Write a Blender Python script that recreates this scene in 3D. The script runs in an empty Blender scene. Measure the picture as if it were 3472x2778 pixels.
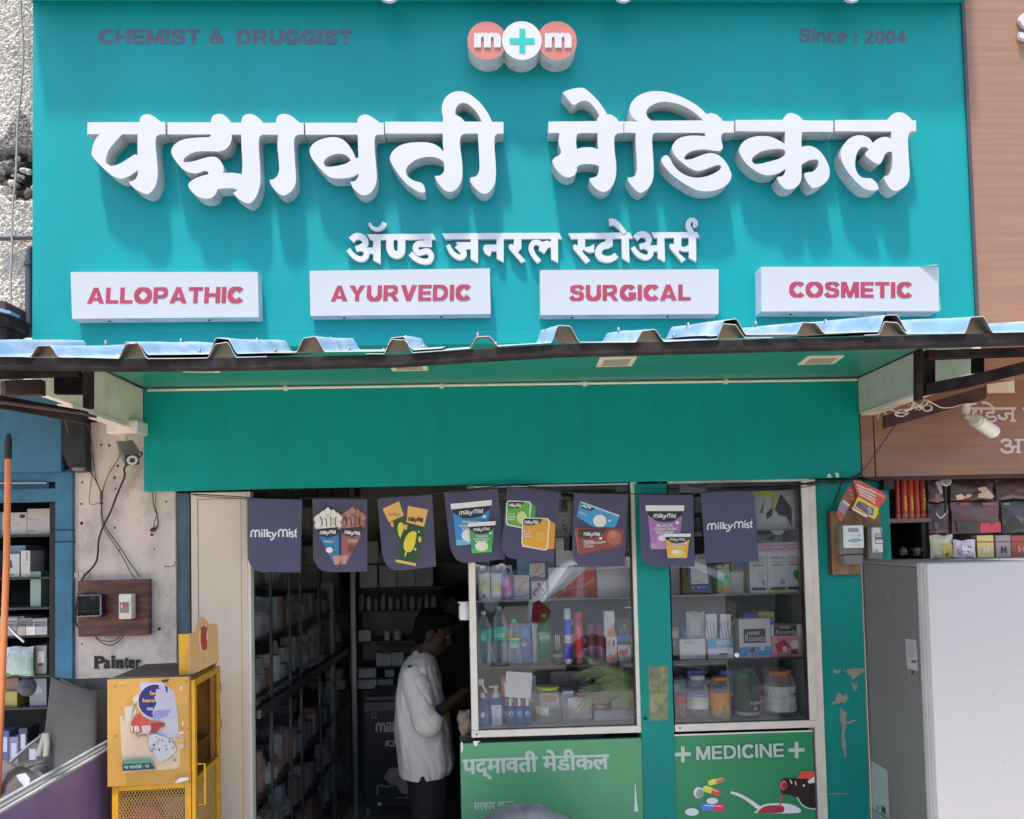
import bpy, bmesh, math, random
from mathutils import Vector, Matrix, noise
random.seed(7)
sc = bpy.context.scene
COL = sc.collection
# ------------------------------------------------------------------ camera
W, H, FPX = 3472.0, 2778.0, 2700.0
CAM = Vector((0.0, -3.6, 1.67))
ROLL, YAW, PITCH = math.radians(-1.2986), math.radians(2.0751), math.radians(2.3004)
CX, CY = 1748.0, 1751.7
_f = Vector((math.sin(YAW)*math.cos(PITCH), math.cos(YAW)*math.cos(PITCH), math.sin(PITCH)))
_r0 = Vector((math.cos(YAW), -math.sin(YAW), 0)); _u0 = _r0.cross(_f)
RT = _r0*math.cos(ROLL) + _u0*math.sin(ROLL)
UP = -_r0*math.sin(ROLL) + _u0*math.cos(ROLL)
cd = bpy.data.cameras.new('camera'); co = bpy.data.objects.new('camera', cd); COL.objects.link(co)
m = Matrix.Identity(4)
for i in range(3):
    m[i][0] = RT[i]; m[i][1] = UP[i]; m[i][2] = -_f[i]; m[i][3] = CAM[i]
co.matrix_world = m
cd.sensor_width = 36.0; cd.sensor_fit = 'HORIZONTAL'; cd.lens = FPX/W*36.0
cd.shift_x = (W/2-CX)/W; cd.shift_y = (CY-H/2)/W
cd.clip_start = 0.05; cd.clip_end = 600
sc.camera = co
# ------------------------------------------------------------------ sky, sun, exposure
SUNV = Vector((-0.45, -1.0, 4.1)).normalized()      # towards the sun
wd = bpy.data.worlds.new('World'); sc.world = wd; wd.use_nodes = True
nt = wd.node_tree; bg = nt.nodes['Background']
sky = nt.nodes.new('ShaderNodeTexSky'); sky.sky_type = 'NISHITA'; sky.sun_disc = False
sky.sun_elevation = math.asin(SUNV.z); sky.sun_rotation = math.atan2(SUNV.x, SUNV.y)
sky.air_density = 1.0; sky.dust_density = 2.5; sky.ozone_density = 1.0
nt.links.new(sky.outputs[0], bg.inputs[0]); bg.inputs[1].default_value = 0.142
ld = bpy.data.lights.new('sun', 'SUN'); ld.energy = 2.7; ld.angle = math.radians(4.0); ld.color = (1.0, 0.95, 0.88)
lo = bpy.data.objects.new('sun', ld); COL.objects.link(lo); lo.location = (-4, -9, 30)
lo.rotation_euler = SUNV.to_track_quat('Z', 'Y').to_euler()
sc.view_settings.view_transform = 'Standard'; sc.view_settings.look = 'None'
sc.view_settings.gamma = 1.0; sc.view_settings.use_curve_mapping = False
sc.view_settings.exposure = 1.38
sc.render.engine = 'CYCLES'
sc.cycles.max_bounces = 8; sc.cycles.transparent_max_bounces = 24
sc.cycles.sample_clamp_indirect = 6.0
# ------------------------------------------------------------------ helpers: pixels of the tracing zooms -> world planes
FR = {'p': (0, 0, 1.0)}
for i, x0 in enumerate((0, 850, 1700, 2472)):
    FR['a%d' % (i+1)] = (x0, 0, 2.156); FR['b%d' % (i+1)] = (x0, 700, 2.156)
FR.update(c1=(0, 1400, 2.507), c2=(0, 2090, 2.507), c3=(780, 1600, 2.507), c4=(780, 2090, 2.507),
          d1=(1500, 1600, 2.9135), d2=(1500, 2160, 2.9135), d3=(2140, 1600, 2.9135), d4=(2140, 2160, 2.9135),
          d5=(2732, 1300, 2.9135), d6=(2732, 1860, 2.9135), s1=(1150, 700, 3.36875), s2=(1780, 700, 3.36875),
          e3=(0, 1750, 1.678), e4=(3000, 1600, 4.568), e5=(2980, 2300, 3.61))
def px(fr, x, y):
    a, b, s = FR[fr]; return (a+x/s, b+y/s)
def ray(x, y):
    return _f + RT*((x-CX)/FPX) - UP*((y-CY)/FPX)
def P(x, y, Y):
    d = ray(x, y); return CAM + d*((Y-CAM.y)/d.y)
def PZ(x, y, Z):
    d = ray(x, y); return CAM + d*((Z-CAM.z)/d.z)
def Q(fr, x, y, Y):
    return P(*px(fr, x, y), Y)
# ------------------------------------------------------------------ materials
def lin(c):
    return c/12.92 if c <= 0.04045 else ((c+0.055)/1.055)**2.4
def hexc(h):
    h = h.lstrip('#'); return tuple(lin(int(h[i:i+2], 16)/255) for i in (0, 2, 4))
def obs(h, k=0.62, mx=0.82):
    """albedo of something that shows colour h where white of albedo 0.8 shows about k*0.8"""
    c = tuple(min(mx, v/k) for v in hexc(h)); return c
_M = {}
def mat(name, col, rough=0.6, metal=0.0, var=0.1, scale=5.0, bump=0.0, bscale=60.0, stretch=(1, 1, 1), spec=0.5,
        dirt=None, dirt_amt=0.0, dirt_scale=3.0, coat=0.0, grain=None):
    if name in _M: return _M[name]
    mt = bpy.data.materials.new(name); mt.use_nodes = True; n = mt.node_tree; L = n.links.new
    b = n.nodes['Principled BSDF']; b.inputs['Roughness'].default_value = rough
    b.inputs['Metallic'].default_value = metal; b.inputs['Specular IOR Level'].default_value = spec
    b.inputs['Coat Weight'].default_value = coat
    tc = n.nodes.new('ShaderNodeTexCoord'); mp = n.nodes.new('ShaderNodeMapping'); L(tc.outputs['Object'], mp.inputs[0])
    mp.inputs['Scale'].default_value = stretch
    tx = n.nodes.new('ShaderNodeTexNoise'); tx.inputs['Scale'].default_value = scale; tx.inputs['Detail'].default_value = 6
    L(mp.outputs[0], tx.inputs['Vector'])
    r = n.nodes.new('ShaderNodeValToRGB'); L(tx.outputs[0], r.inputs[0])
    r.color_ramp.elements[0].position = 0.3; r.color_ramp.elements[1].position = 0.7
    r.color_ramp.elements[0].color = tuple(max(0, c*(1-var)) for c in col[:3])+(1,)
    r.color_ramp.elements[1].color = tuple(min(1, c*(1+var)) for c in col[:3])+(1,)
    out = r.outputs[0]
    if grain:
        g = n.nodes.new('ShaderNodeTexNoise'); g.inputs['Scale'].default_value = grain[1]; g.inputs['Detail'].default_value = 8
        gm = n.nodes.new('ShaderNodeMapping'); gm.inputs['Scale'].default_value = grain[2]; L(tc.outputs['Object'], gm.inputs[0]); L(gm.outputs[0], g.inputs[0])
        gr = n.nodes.new('ShaderNodeValToRGB'); L(g.outputs[0], gr.inputs[0]); gr.color_ramp.elements[0].position = 0.42; gr.color_ramp.elements[1].position = 0.62
        mx = n.nodes.new('ShaderNodeMix'); mx.data_type = 'RGBA'; L(gr.outputs[0], mx.inputs[0]); L(out, mx.inputs[7]); mx.inputs[6].default_value = tuple(grain[0])+(1,)
        out = mx.outputs[2]
    if dirt is not None:
        d = n.nodes.new('ShaderNodeTexNoise'); d.inputs['Scale'].default_value = dirt_scale; d.inputs['Detail'].default_value = 10; d.inputs['Roughness'].default_value = 0.7
        L(mp.outputs[0], d.inputs['Vector'])
        dr = n.nodes.new('ShaderNodeValToRGB'); L(d.outputs[0], dr.inputs[0])
        dr.color_ramp.elements[0].position = 0.48; dr.color_ramp.elements[1].position = 0.72
        dr.color_ramp.elements[1].color = (dirt_amt,)*3+(1,)
        mx = n.nodes.new('ShaderNodeMix'); mx.data_type = 'RGBA'; L(dr.outputs[0], mx.inputs[0]); L(out, mx.inputs[6]); mx.inputs[7].default_value = tuple(dirt)+(1,)
        out = mx.outputs[2]
    L(out, b.inputs['Base Color'])
    if bump > 0:
        bt = n.nodes.new('ShaderNodeTexNoise'); bt.inputs['Scale'].default_value = bscale; bt.inputs['Detail'].default_value = 5
        L(tc.outputs['Object'], bt.inputs['Vector'])
        bp = n.nodes.new('ShaderNodeBump'); bp.inputs['Strength'].default_value = bump; bp.inputs['Distance'].default_value = 0.01
        L(bt.outputs[0], bp.inputs['Height']); L(bp.outputs[0], b.inputs['Normal'])
    _M[name] = mt; return mt
def glassmat(name, refl=0.12, tint=(1, 1, 1), rough=0.0, fres=1.0):
    if name in _M: return _M[name]
    mt = bpy.data.materials.new(name); mt.use_nodes = True; n = mt.node_tree; L = n.links.new
    n.nodes.remove(n.nodes['Principled BSDF']); o = n.nodes['Material Output']
    t = n.nodes.new('ShaderNodeBsdfTransparent'); t.inputs[0].default_value = tuple(tint)+(1,)
    g = n.nodes.new('ShaderNodeBsdfGlossy'); g.inputs['Roughness'].default_value = rough
    lw = n.nodes.new('ShaderNodeFresnel'); lw.inputs[0].default_value = 1.5
    ad = n.nodes.new('ShaderNodeMath'); ad.operation = 'ADD'; ad.operation = 'MULTIPLY_ADD'; L(lw.outputs[0], ad.inputs[0]); ad.inputs[1].default_value = fres; ad.inputs[2].default_value = refl; ad.use_clamp = True
    mx = n.nodes.new('ShaderNodeMixShader'); L(ad.outputs[0], mx.inputs[0]); L(t.outputs[0], mx.inputs[1]); L(g.outputs[0], mx.inputs[2])
    L(mx.outputs[0], o.inputs[0]); _M[name] = mt; return mt
def plasticclear(name, tint, opac=0.25, col=(0.8, 0.8, 0.8)):
    if name in _M: return _M[name]
    mt = bpy.data.materials.new(name); mt.use_nodes = True; n = mt.node_tree; L = n.links.new
    b = n.nodes['Principled BSDF']; b.inputs['Base Color'].default_value = tuple(col)+(1,); b.inputs['Roughness'].default_value = 0.12
    o = n.nodes['Material Output']; t = n.nodes.new('ShaderNodeBsdfTransparent'); t.inputs[0].default_value = tuple(tint)+(1,)
    lw = n.nodes.new('ShaderNodeLayerWeight'); lw.inputs[0].default_value = 0.35
    mm = n.nodes.new('ShaderNodeMath'); mm.operation = 'MULTIPLY_ADD'; L(lw.outputs[1], mm.inputs[0]); mm.inputs[1].default_value = 0.7; mm.inputs[2].default_value = opac; mm.use_clamp = True
    mx = n.nodes.new('ShaderNodeMixShader'); L(mm.outputs[0], mx.inputs[0]); L(t.outputs[0], mx.inputs[1]); L(b.outputs[0], mx.inputs[2])
    L(mx.outputs[0], o.inputs[0]); _M[name] = mt; return mt
KP = 0.47
def pr(h, k=None):
    """printed paper or card in colour h as it shows in open shade"""
    k = KP if k is None else k
    c = obs(h, k); return mat('print_%s_%d' % (h.lstrip('#'), int(k*100)), c, rough=0.45, var=0.03, scale=9)
# ------------------------------------------------------------------ mesh builder
class MB:
    def __init__(s): s.v = []; s.f = []; s.mi = []; s.mats = []; s.sm = []
    def mid(s, m):
        if m not in s.mats: s.mats.append(m)
        return s.mats.index(m)
    def add(s, vs, fs, m, smooth=False):
        o = len(s.v); s.v += [Vector(v) for v in vs]; k = s.mid(m)
        for f in fs: s.f.append([o+i for i in f]); s.mi.append(k); s.sm.append(smooth)
    def box(s, x0, x1, y0, y1, z0, z1, m):
        v = [(x, y, z) for x in (x0, x1) for y in (y0, y1) for z in (z0, z1)]
        s.add(v, [(0, 1, 3, 2), (4, 6, 7, 5), (0, 4, 5, 1), (2, 3, 7, 6), (0, 2, 6, 4), (1, 5, 7, 3)], m)
    def hexa(s, front, back, m):
        """front 4 corners TL TR BR BL, back 4 likewise"""
        s.add(list(front)+list(back), [(0, 3, 2, 1), (4, 5, 6, 7), (0, 1, 5, 4), (1, 2, 6, 5), (2, 3, 7, 6), (3, 0, 4, 7)], m)
    def slab(s, pts, dv, m, m2=None):
        """prism: polygon pts pushed back by vector dv"""
        n = len(pts); dv = Vector(dv)
        s.add(pts, [tuple(range(n))], m)
        s.add([Vector(p)+dv for p in pts], [tuple(reversed(range(n)))], m2 or m)
        vs = list(pts)+[Vector(p)+dv for p in pts]
        s.add(vs, [(i, n+i, n+(i+1) % n, (i+1) % n) for i in range(n)], m2 or m)
    def tube(s, path, r, m, seg=6, cap=True):
        path = [Vector(p) for p in path]; n = len(path); rr = r if isinstance(r, (list, tuple)) else [r]*n
        vs = []; up = None
        for i, p in enumerate(path):
            t = (path[min(n-1, i+1)]-path[max(0, i-1)])
            t = t.normalized() if t.length > 1e-9 else Vector((0, 0, 1))
            if up is None: up = Vector((0, 0, 1)) if abs(t.z) < 0.9 else Vector((1, 0, 0))
            a = t.cross(up)
            if a.length < 1e-6: a = t.cross(Vector((0, 1, 0)))
            a.normalize(); b = a.cross(t); up = b
            for k in range(seg):
                an = 2*math.pi*k/seg; vs.append(p+a*(rr[i]*math.cos(an))+b*(rr[i]*math.sin(an)))
        fs = [(i*seg+k, i*seg+(k+1) % seg, (i+1)*seg+(k+1) % seg, (i+1)*seg+k) for i in range(n-1) for k in range(seg)]
        s.add(vs, fs, m, True)
        if cap: s.add([vs[k] for k in range(seg)], [tuple(reversed(range(seg)))], m); s.add(vs[-seg:], [tuple(range(seg))], m)
    def lathe(s, c, prof, m, seg=20, sx=1.0, sy=1.0, axis=None):
        """prof: list of (radius, height) from bottom to top about the vertical through c; m may be list of (height, material)"""
        c = Vector(c); vs = []
        for r, h in prof:
            for k in range(seg):
                a = 2*math.pi*k/seg; vs.append(c+Vector((r*sx*math.cos(a), r*sy*math.sin(a), h)))
        fs = [(i*seg+k, i*seg+(k+1) % seg, (i+1)*seg+(k+1) % seg, (i+1)*seg+k) for i in range(len(prof)-1) for k in range(seg)]
        if axis is not None:
            q = Vector((0, 0, 1)).rotation_difference(Vector(axis)); vs = [c+q@(v-c) for v in vs]
        s.add(vs, fs, m, True)
        s.add(vs[:seg], [tuple(reversed(range(seg)))], m); s.add(vs[-seg:], [tuple(range(seg))], m)
    def ball(s, c, r, m, sc3=(1, 1, 1), seg=14, rings=9, rot=None):
        c = Vector(c); vs = []
        for i in range(rings+1):
            th = math.pi*i/rings
            for k in range(seg):
                a = 2*math.pi*k/seg
                d = Vector((r*sc3[0]*math.sin(th)*math.cos(a), r*sc3[1]*math.sin(th)*math.sin(a), -r*sc3[2]*math.cos(th)))
                if rot is not None: d = rot @ d
                vs.append(c+d)
        s.add(vs, [(i*seg+k, i*seg+(k+1) % seg, (i+1)*seg+(k+1) % seg, (i+1)*seg+k) for i in range(rings) for k in range(seg)], m, True)
    def capsule(s, a, b, ra, rb, m, seg=12, sq=(1, 1)):
        a = Vector(a); b = Vector(b); n = (b-a).normalized(); pa = []; rr = []
        for t in (-1, -.85, -.5): pa.append(a+n*ra*t); rr.append(ra*math.sqrt(max(0, 1-t*t))+1e-4)
        for t in (0, .25, .5, .75, 1): pa.append(a.lerp(b, t)); rr.append(ra+(rb-ra)*t)
        for t in (.5, .85, 1): pa.append(b+n*rb*t); rr.append(rb*math.sqrt(max(0, 1-t*t))+1e-4)
        s.tube(pa, rr, m, seg)
    def build(s, name, parent=None, origin=None, bevel=0.0, merge=False):
        o = Vector(origin) if origin is not None else (WL.get(parent.name, Vector()) if parent else Vector())
        me = bpy.data.meshes.new(name); me.from_pydata([tuple(v-o) for v in s.v], [], s.f)
        for mt in s.mats: me.materials.append(mt)
        me.polygons.foreach_set('material_index', s.mi); me.polygons.foreach_set('use_smooth', s.sm); me.update()
        if merge:
            bm = bmesh.new(); bm.from_mesh(me); bmesh.ops.remove_doubles(bm, verts=bm.verts, dist=1e-5)
            bmesh.ops.recalc_face_normals(bm, faces=bm.faces); bm.to_mesh(me); bm.free()
        ob = bpy.data.objects.new(name, me); COL.objects.link(ob)
        if parent: ob.parent = parent; WL[ob.name] = o
        else: ob.location = o; WL[ob.name] = o
        if bevel:
            bv = ob.modifiers.new('bevel', 'BEVEL'); bv.width = bevel; bv.segments = 2; bv.limit_method = 'ANGLE'
        return ob
WL = {}
def tag(o, label, cat, group=None, kind=None):
    if label: o['label'] = label
    if cat: o['category'] = cat
    if group: o['group'] = group
    if kind: o['kind'] = kind
    return o
def thing(name, label, cat, loc=(0, 0, 0), group=None):
    o = bpy.data.objects.new(name, None); o.empty_display_size = 0.05; o.location = loc; COL.objects.link(o); WL[o.name] = Vector(loc)
    return tag(o, label, cat, group)
def struct(o): o['kind'] = 'structure'; return o
# curves -----------------------------------------------------------
def cr(pts, n=5, closed=False):
    """Catmull-Rom through pts (tuples); a third element marks a corner"""
    N = len(pts); out = []
    rng = range(N if closed else N-1)
    V2 = [Vector((p[0], p[1])) for p in pts]; C = [len(p) > 2 for p in pts]
    if not closed: C[0] = C[-1] = True
    for i in rng:
        a, b = V2[i], V2[(i+1) % N]; pa = V2[i-1]; pb = V2[(i+2) % N]
        if C[i] and C[(i+1) % N]: out.append(a.copy()); continue
        ta = (b-a) if C[i] else (b-pa)*0.5
        tb = (b-a) if C[(i+1) % N] else (pb-a)*0.5
        for k in range(n):
            t = k/n; t2 = t*t; t3 = t2*t
            out.append(a*(2*t3-3*t2+1)+ta*(t3-2*t2+t)+b*(-2*t3+3*t2)+tb*(t3-t2))
    if not closed: out.append(V2[-1].copy())
    return out
def smooth3(pts, n=6):
    """smooth polyline through 3D points"""
    pts = [Vector(p) for p in pts]; out = []
    for i in range(len(pts)-1):
        a, b = pts[i], pts[i+1]; pa = pts[i-1] if i else a; pb = pts[i+2] if i+2 < len(pts) else b
        ta = (b-pa)*.5; tb = (pb-a)*.5
        for k in range(n):
            t = k/n; t2 = t*t; t3 = t2*t
            out.append(a*(2*t3-3*t2+1)+ta*(t3-2*t2+t)+b*(-2*t3+3*t2)+tb*(t3-t2))
    out.append(pts[-1]); return out
def stroke_poly(pts, w, n=5):
    c = cr(pts, n); N = len(c); L_, R_ = [], []
    ws = w if isinstance(w, (list, tuple)) else (w, w)
    for i, p in enumerate(c):
        t = (c[min(N-1, i+1)]-c[max(0, i-1)]).normalized(); nn = Vector((-t.y, t.x)); ww = ws[0]+(ws[1]-ws[0])*i/(N-1)
        L_.append(p+nn*ww/2); R_.append(p-nn*ww/2)
    return L_, R_
class Art:
    """flat print or lettering on a plane of constant Y (towards the viewer is -Y); every piece a fraction of a mm proud of the last"""
    def __init__(s, fr, Y, step=0.00025, k=None, warp=None): s.fr = fr; s.Y = Y; s.mb = MB(); s.n = 0; s.step = step; s.k = k; s.warp = warp
    def W(s, x, y, Y=None):
        if s.warp: return s.warp(x, y, s.Y - (s.n+1)*s.step)
        return Q(s.fr, x, y, s.Y-(s.n+1)*s.step if Y is None else Y)
    def _m(s, c): return c if not isinstance(c, str) else pr(c, s.k)
    def poly(s, pts, c, curve=False, depth=0):
        if curve: pts = [(v.x, v.y) for v in cr(pts, 4, True)]
        w = [s.W(x, y) for x, y in [(p[0], p[1]) for p in pts]]
        if depth: s.mb.slab(w, (0, depth, 0), s._m(c))
        else: s.mb.add(w, [tuple(range(len(w)))], s._m(c))
        s.n += 1; return s
    def rect(s, x0, y0, x1, y1, c, depth=0): return s.poly([(x0, y0), (x1, y0), (x1, y1), (x0, y1)], c, depth=depth)
    def disc(s, x, y, r, c, ry=None, n=20, depth=0):
        return s.poly([(x+r*math.cos(2*math.pi*i/n), y+(ry or r)*math.sin(2*math.pi*i/n)) for i in range(n)], c, depth=depth)
    def stroke(s, pts, w, c, depth=0, n=5):
        L_, R_ = stroke_poly(pts, w, n)
        for i in range(len(L_)-1):
            q = [s.W(*v)-Vector((0, i*4e-6, 0)) for v in (L_[i], L_[i+1], R_[i+1], R_[i])]
            s.mb.add(q, [(0, 1, 2, 3)], s._m(c))
        if depth:
            ring = [s.W(*v) for v in L_]+[s.W(*v) for v in reversed(R_)]; k = len(ring); dv = Vector((0, depth, 0))
            s.mb.add(ring+[p+dv for p in ring], [(i, k+i, k+(i+1) % k, (i+1) % k) for i in range(k)], s._m(c))
        s.n += 1; return s
    def text(s, t, q, c, bold=0.0, depth=0):
        """q: x0,y0,x1,y1 box of the inked text, or (TL, TR, BL) corner points"""
        if len(q) == 4: TL, TR, BL = (q[0], q[1]), (q[2], q[1]), (q[0], q[3])
        else: TL, TR, BL = q
        vs, fs, isl = text_geo(t)
        x0 = min(v[0] for v in vs); x1 = max(v[0] for v in vs); y0 = min(v[1] for v in vs); y1 = max(v[1] for v in vs)
        x0 -= bold; x1 += bold; y0 -= bold*.6; y1 += bold*.6
        offs = [(0, 0)] if not bold else [(-bold, -bold*.6), (bold, -bold*.6), (-bold, bold*.6), (bold, bold*.6), (0, 0), (-bold, 0), (bold, 0)]
        mm = s._m(c)
        for ox, oy in offs:
            w = []
            for i, v in enumerate(vs):
                a = (v[0]+ox-x0)/(x1-x0); b = (y1-v[1]-oy)/(y1-y0)
                p = (TL[0]+(TR[0]-TL[0])*a+(BL[0]-TL[0])*b, TL[1]+(TR[1]-TL[1])*a+(BL[1]-TL[1])*b)
                pt = s.W(*p); pt = pt + Vector((0, -isl[i] % 7*0.00003, 0)); w.append(pt)
            s.mb.add(w, fs, mm); s.n += 1
            if depth:
                e = {}
                for f in fs:
                    for i in range(len(f)):
                        a, b = f[i], f[(i+1) % len(f)]
                        if (b, a) in e: del e[(b, a)]
                        else: e[(a, b)] = 1
                dv = Vector((0, depth, 0))
                for a, b in e: s.mb.add([w[a], w[b], w[b]+dv, w[a]+dv], [(0, 3, 2, 1)], mm)
        return s
    def lines(s, x0, y0, x1, y1, n, c, w=0.5, seed=0):
        rnd = random.Random(seed+int(x0)); h = (y1-y0)/n
        for i in range(n): s.rect(x0, y0+i*h, x0+(x1-x0)*rnd.uniform(.55, 1), y0+i*h+h*w, c)
        return s
    def build(s, name, parent): return s.mb.build(name, parent)
class PlaneArt(Art):
    """print on a free plane through point o with normal n (towards the viewer)"""
    def __init__(s, fr, o, n, step=.00022, k=None): Art.__init__(s, fr, 0, step, k); s.o = Vector(o); s.nn = Vector(n).normalized()
    def W(s, x, y, Y=None):
        o_ = s.o+s.nn*(s.n+1)*s.step; d_ = ray(*px(s.fr, x, y)); return CAM+d_*((o_-CAM).dot(s.nn)/d_.dot(s.nn))
_tg = {}
def text_geo(t):
    if t in _tg: return _tg[t]
    c = bpy.data.curves.new('t', 'FONT'); c.body = t; c.size = 1; c.resolution_u = 3
    o = bpy.data.objects.new('t', c); COL.objects.link(o); dg = bpy.context.evaluated_depsgraph_get(); dg.update()
    me = bpy.data.meshes.new_from_object(o.evaluated_get(dg)); vs = [(v.co.x, v.co.y) for v in me.vertices]; fs = [tuple(p.vertices) for p in me.polygons]
    par = list(range(len(vs)))
    def fd(a):
        while par[a] != a: par[a] = par[par[a]]; a = par[a]
        return a
    for f in fs:
        for k in f[1:]: par[fd(k)] = fd(f[0])
    ids = {}; isl = [ids.setdefault(fd(i), len(ids)) for i in range(len(vs))]
    bpy.data.objects.remove(o); bpy.data.curves.remove(c); bpy.data.meshes.remove(me)
    _tg[t] = (vs, fs, isl); return _tg[t]
def outline_solid(name, parent, fr, contours, Y, depth, mf, ms, lift=0.0):
    """solid letter: contours (first outer, rest holes) traced on its front plane Y, pushed back by depth"""
    c = bpy.data.curves.new('o', 'CURVE'); c.dimensions = '2D'; c.fill_mode = 'BOTH'; c.extrude = depth/2
    for ct in contours:
        pts = [Q(fr if len(p) < 4 else p[3], p[0], p[1], Y) for p in [(v.x, v.y) for v in cr(ct, 5, True)]]
        sp = c.splines.new('POLY'); sp.points.add(len(pts)-1); sp.use_cyclic_u = True
        for q, w in zip(sp.points, pts): q.co = (w.x, w.z, 0, 1)
    o = bpy.data.objects.new('o', c); COL.objects.link(o); dg = bpy.context.evaluated_depsgraph_get(); dg.update()
    me = bpy.data.meshes.new_from_object(o.evaluated_get(dg))
    bpy.data.objects.remove(o); bpy.data.curves.remove(c)
    og = WL[parent.name]
    for v in me.vertices: x, y, z = v.co; v.co = Vector((x, Y+depth/2-z, y))-og
    me.materials.clear(); me.materials.append(mf); me.materials.append(ms); me.update()
    for p in me.polygons: p.material_index = 0 if p.normal.y < -0.9 else 1; p.use_smooth = False
    me.name = name; ob = bpy.data.objects.new(name, me); COL.objects.link(ob); ob.parent = parent; WL[ob.name] = og
    return ob
# ================================================================== heavy sans lettering drawn from strokes
def heavy(art, word, q, c, t=.255, depth=0, gap=.085):
    """word in a heavy grotesque; q = (TL, TR, BL) or 4 numbers; letters 1 high"""
    G = {}
    def arc(cx, cy, rx, ry, a0, a1, n=9): return [(cx+rx*math.cos(math.radians(a0+(a1-a0)*i/n)), cy+ry*math.sin(math.radians(a0+(a1-a0)*i/n))) for i in range(n+1)]
    h = t/2; v = t*.82; hv = v/2
    def I(x): return [[(x, 0), (x+t, 0), (x+t, 1), (x, 1)]]
    def bar(x0, x1, y): return [(x0, y-hv), (x1, y-hv), (x1, y+hv), (x0, y+hv)]
    G['I'] = (t, I(0), []); G['L'] = (.72, I(0)+[bar(0, .72, hv)], []); G['E'] = (.76, I(0)+[bar(0, .76, hv), bar(0, .72, .5), bar(0, .76, 1-hv)], [])
    G['T'] = (.82, I(.41-h)+[bar(0, .82, 1-hv)], []); G['H'] = (.90, I(0)+I(.90-t)+[bar(0, .9, .5)], [])
    G['M'] = (1.04, I(0)+I(1.04-t)+[[(0, 1), (t*1.25, 1), (.52+.07, .12), (.52+.1, 0), (.52-.1, 0)], [(1.04, 1), (1.04-t*1.25, 1), (.52-.07, .12), (.52-.1, 0), (.52+.1, 0)]], [])
    G['N'] = (.90, I(0)+I(.90-t)+[[(0, 1), (t, 1), (.90, 0), (.90-t, 0)]], [])
    G['A'] = (.98, [[(.36, 1), (.62, 1), (.98, 0), (.98-t*1.12, 0), (.49, .78)], [(.36, 1), (.62, 1), (.49, .62), (t*1.12, 0), (0, 0)], [(.22, .17), (.76, .17), (.70, .36), (.28, .36)]], [])
    G['V'] = (.94, [[(0, 1), (t*1.15, 1), (.60, 0), (.34, 0)], [(.94, 1), (.94-t*1.15, 1), (.34, 0), (.60, 0)]], [])
    G['Y'] = (.94, [[(0, 1), (t*1.2, 1), (.47+h, .42), (.47-h, .42)], [(.94, 1), (.94-t*1.2, 1), (.47-h, .42), (.47+h, .42)], [(.47-h, 0), (.47+h, 0), (.47+h, .5), (.47-h, .5)]], [])
    G['O'] = (1.0, [], [(arc(.5, .5, .5-h, .5-hv, 0, 360, 28), (t, t))]); G['C'] = (.86, [], [(arc(.48, .5, .48-h, .5-hv, 38, 322, 22), (t, t))])
    G['G'] = (.94, [bar(.50, .94, .42), [(.94-t*.9, 0.08), (.94, .08), (.94, .48), (.94-t*.9, .48)]], [(arc(.48, .5, .48-h, .5-hv, 38, 320, 22), (t, t))])
    G['D'] = (.90, I(0)+[bar(0, .45, hv), bar(0, .45, 1-hv)], [(arc(.42, .5, .48-h, .5-hv, -90, 90, 14), (v, v))])
    G['P'] = (.84, I(0)+[bar(0, .5, 1-hv), bar(0, .5, .36+hv*.4)], [([(.48, 1-hv)]+arc(.50, .67, .34-h, .33-hv+.02, 80, -80, 10)+[(.48, .36+hv*.4)], (v, v))])
    G['R'] = (.92, I(0)+[bar(0, .5, 1-hv), bar(0, .5, .42), [(.36, .46), (.62, .46), (.92, 0), (.92-t*1.15, 0)]], [([(.48, 1-hv)]+arc(.52, .70, .34-h, .30-hv+.02, 80, -80, 10)+[(.48, .42)], (v, v))])
    G['U'] = (.88, [[(0, .4), (t, .4), (t, 1), (0, 1)], [(.88-t, .4), (.88, .4), (.88, 1), (.88-t, 1)]], [(arc(.44, .42, .44-h, .42-hv, 180, 360, 14), (t, t))])
    G['S'] = (.86, [], [([(.78, .72), (.62, .885), (.42, .905), (.20, .84), (.155, .70), (.26, .585), (.45, .52), (.66, .45), (.73, .29), (.64, .14), (.42, .095), (.22, .12), (.08, .29)], (v*1.05, v*1.05))])
    G['&'] = (.95, [], [([(.95, .02), (.62, .35), (.32, .72), (.34, .88), (.5, .92), (.6, .8), (.5, .62), (.2, .45), (.13, .25), (.28, .10), (.52, .10), (.72, .3), (.82, .52)], (v*.85, v*.85))])
    G['2'] = (.72, [bar(0, .72, hv)], [([(.10, .70), (.22, .88), (.42, .90), (.58, .78), (.56, .60), (.36, .38), (.14, .14)], (v, v))])
    G['0'] = (.72, [], [(arc(.36, .5, .36-h*.9, .5-hv, 0, 360, 24), (t*.9, t*.9))])
    G['4'] = (.76, [[(.42, 0), (.42+t*.9, 0), (.42+t*.9, 1), (.42, 1)], bar(0, .76, .30), [(.40, 1), (.60, 1), (.2, .30), (0, .30)]], [])
    G['i'] = (t*.95, [[(0, 0), (t*.95, 0), (t*.95, .74), (0, .74)], [(0, .84), (t*.95, .84), (t*.95, 1), (0, 1)]], [])
    G['n'] = (.66, [[(0, 0), (t*.95, 0), (t*.95, .74), (0, .74)], [(.66-t*.95, 0), (.66, 0), (.66, .48), (.66-t*.95, .48)]], [([(.12, .5), (.24, .62), (.40, .645), (.53, .58), (.53, .44)], (v, t*.95))])
    G['c'] = (.62, [], [(arc(.34, .37, .34-h*.9, .38-hv, 50, 310, 16), (t*.9, t*.9))]); G['e'] = (.68, [[(.1, .30), (.66, .30), (.66, .42), (.1, .42)]], [(arc(.34, .37, .34-h*.9, .38-hv, 5, 320, 18), (t*.85, t*.85))])
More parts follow.
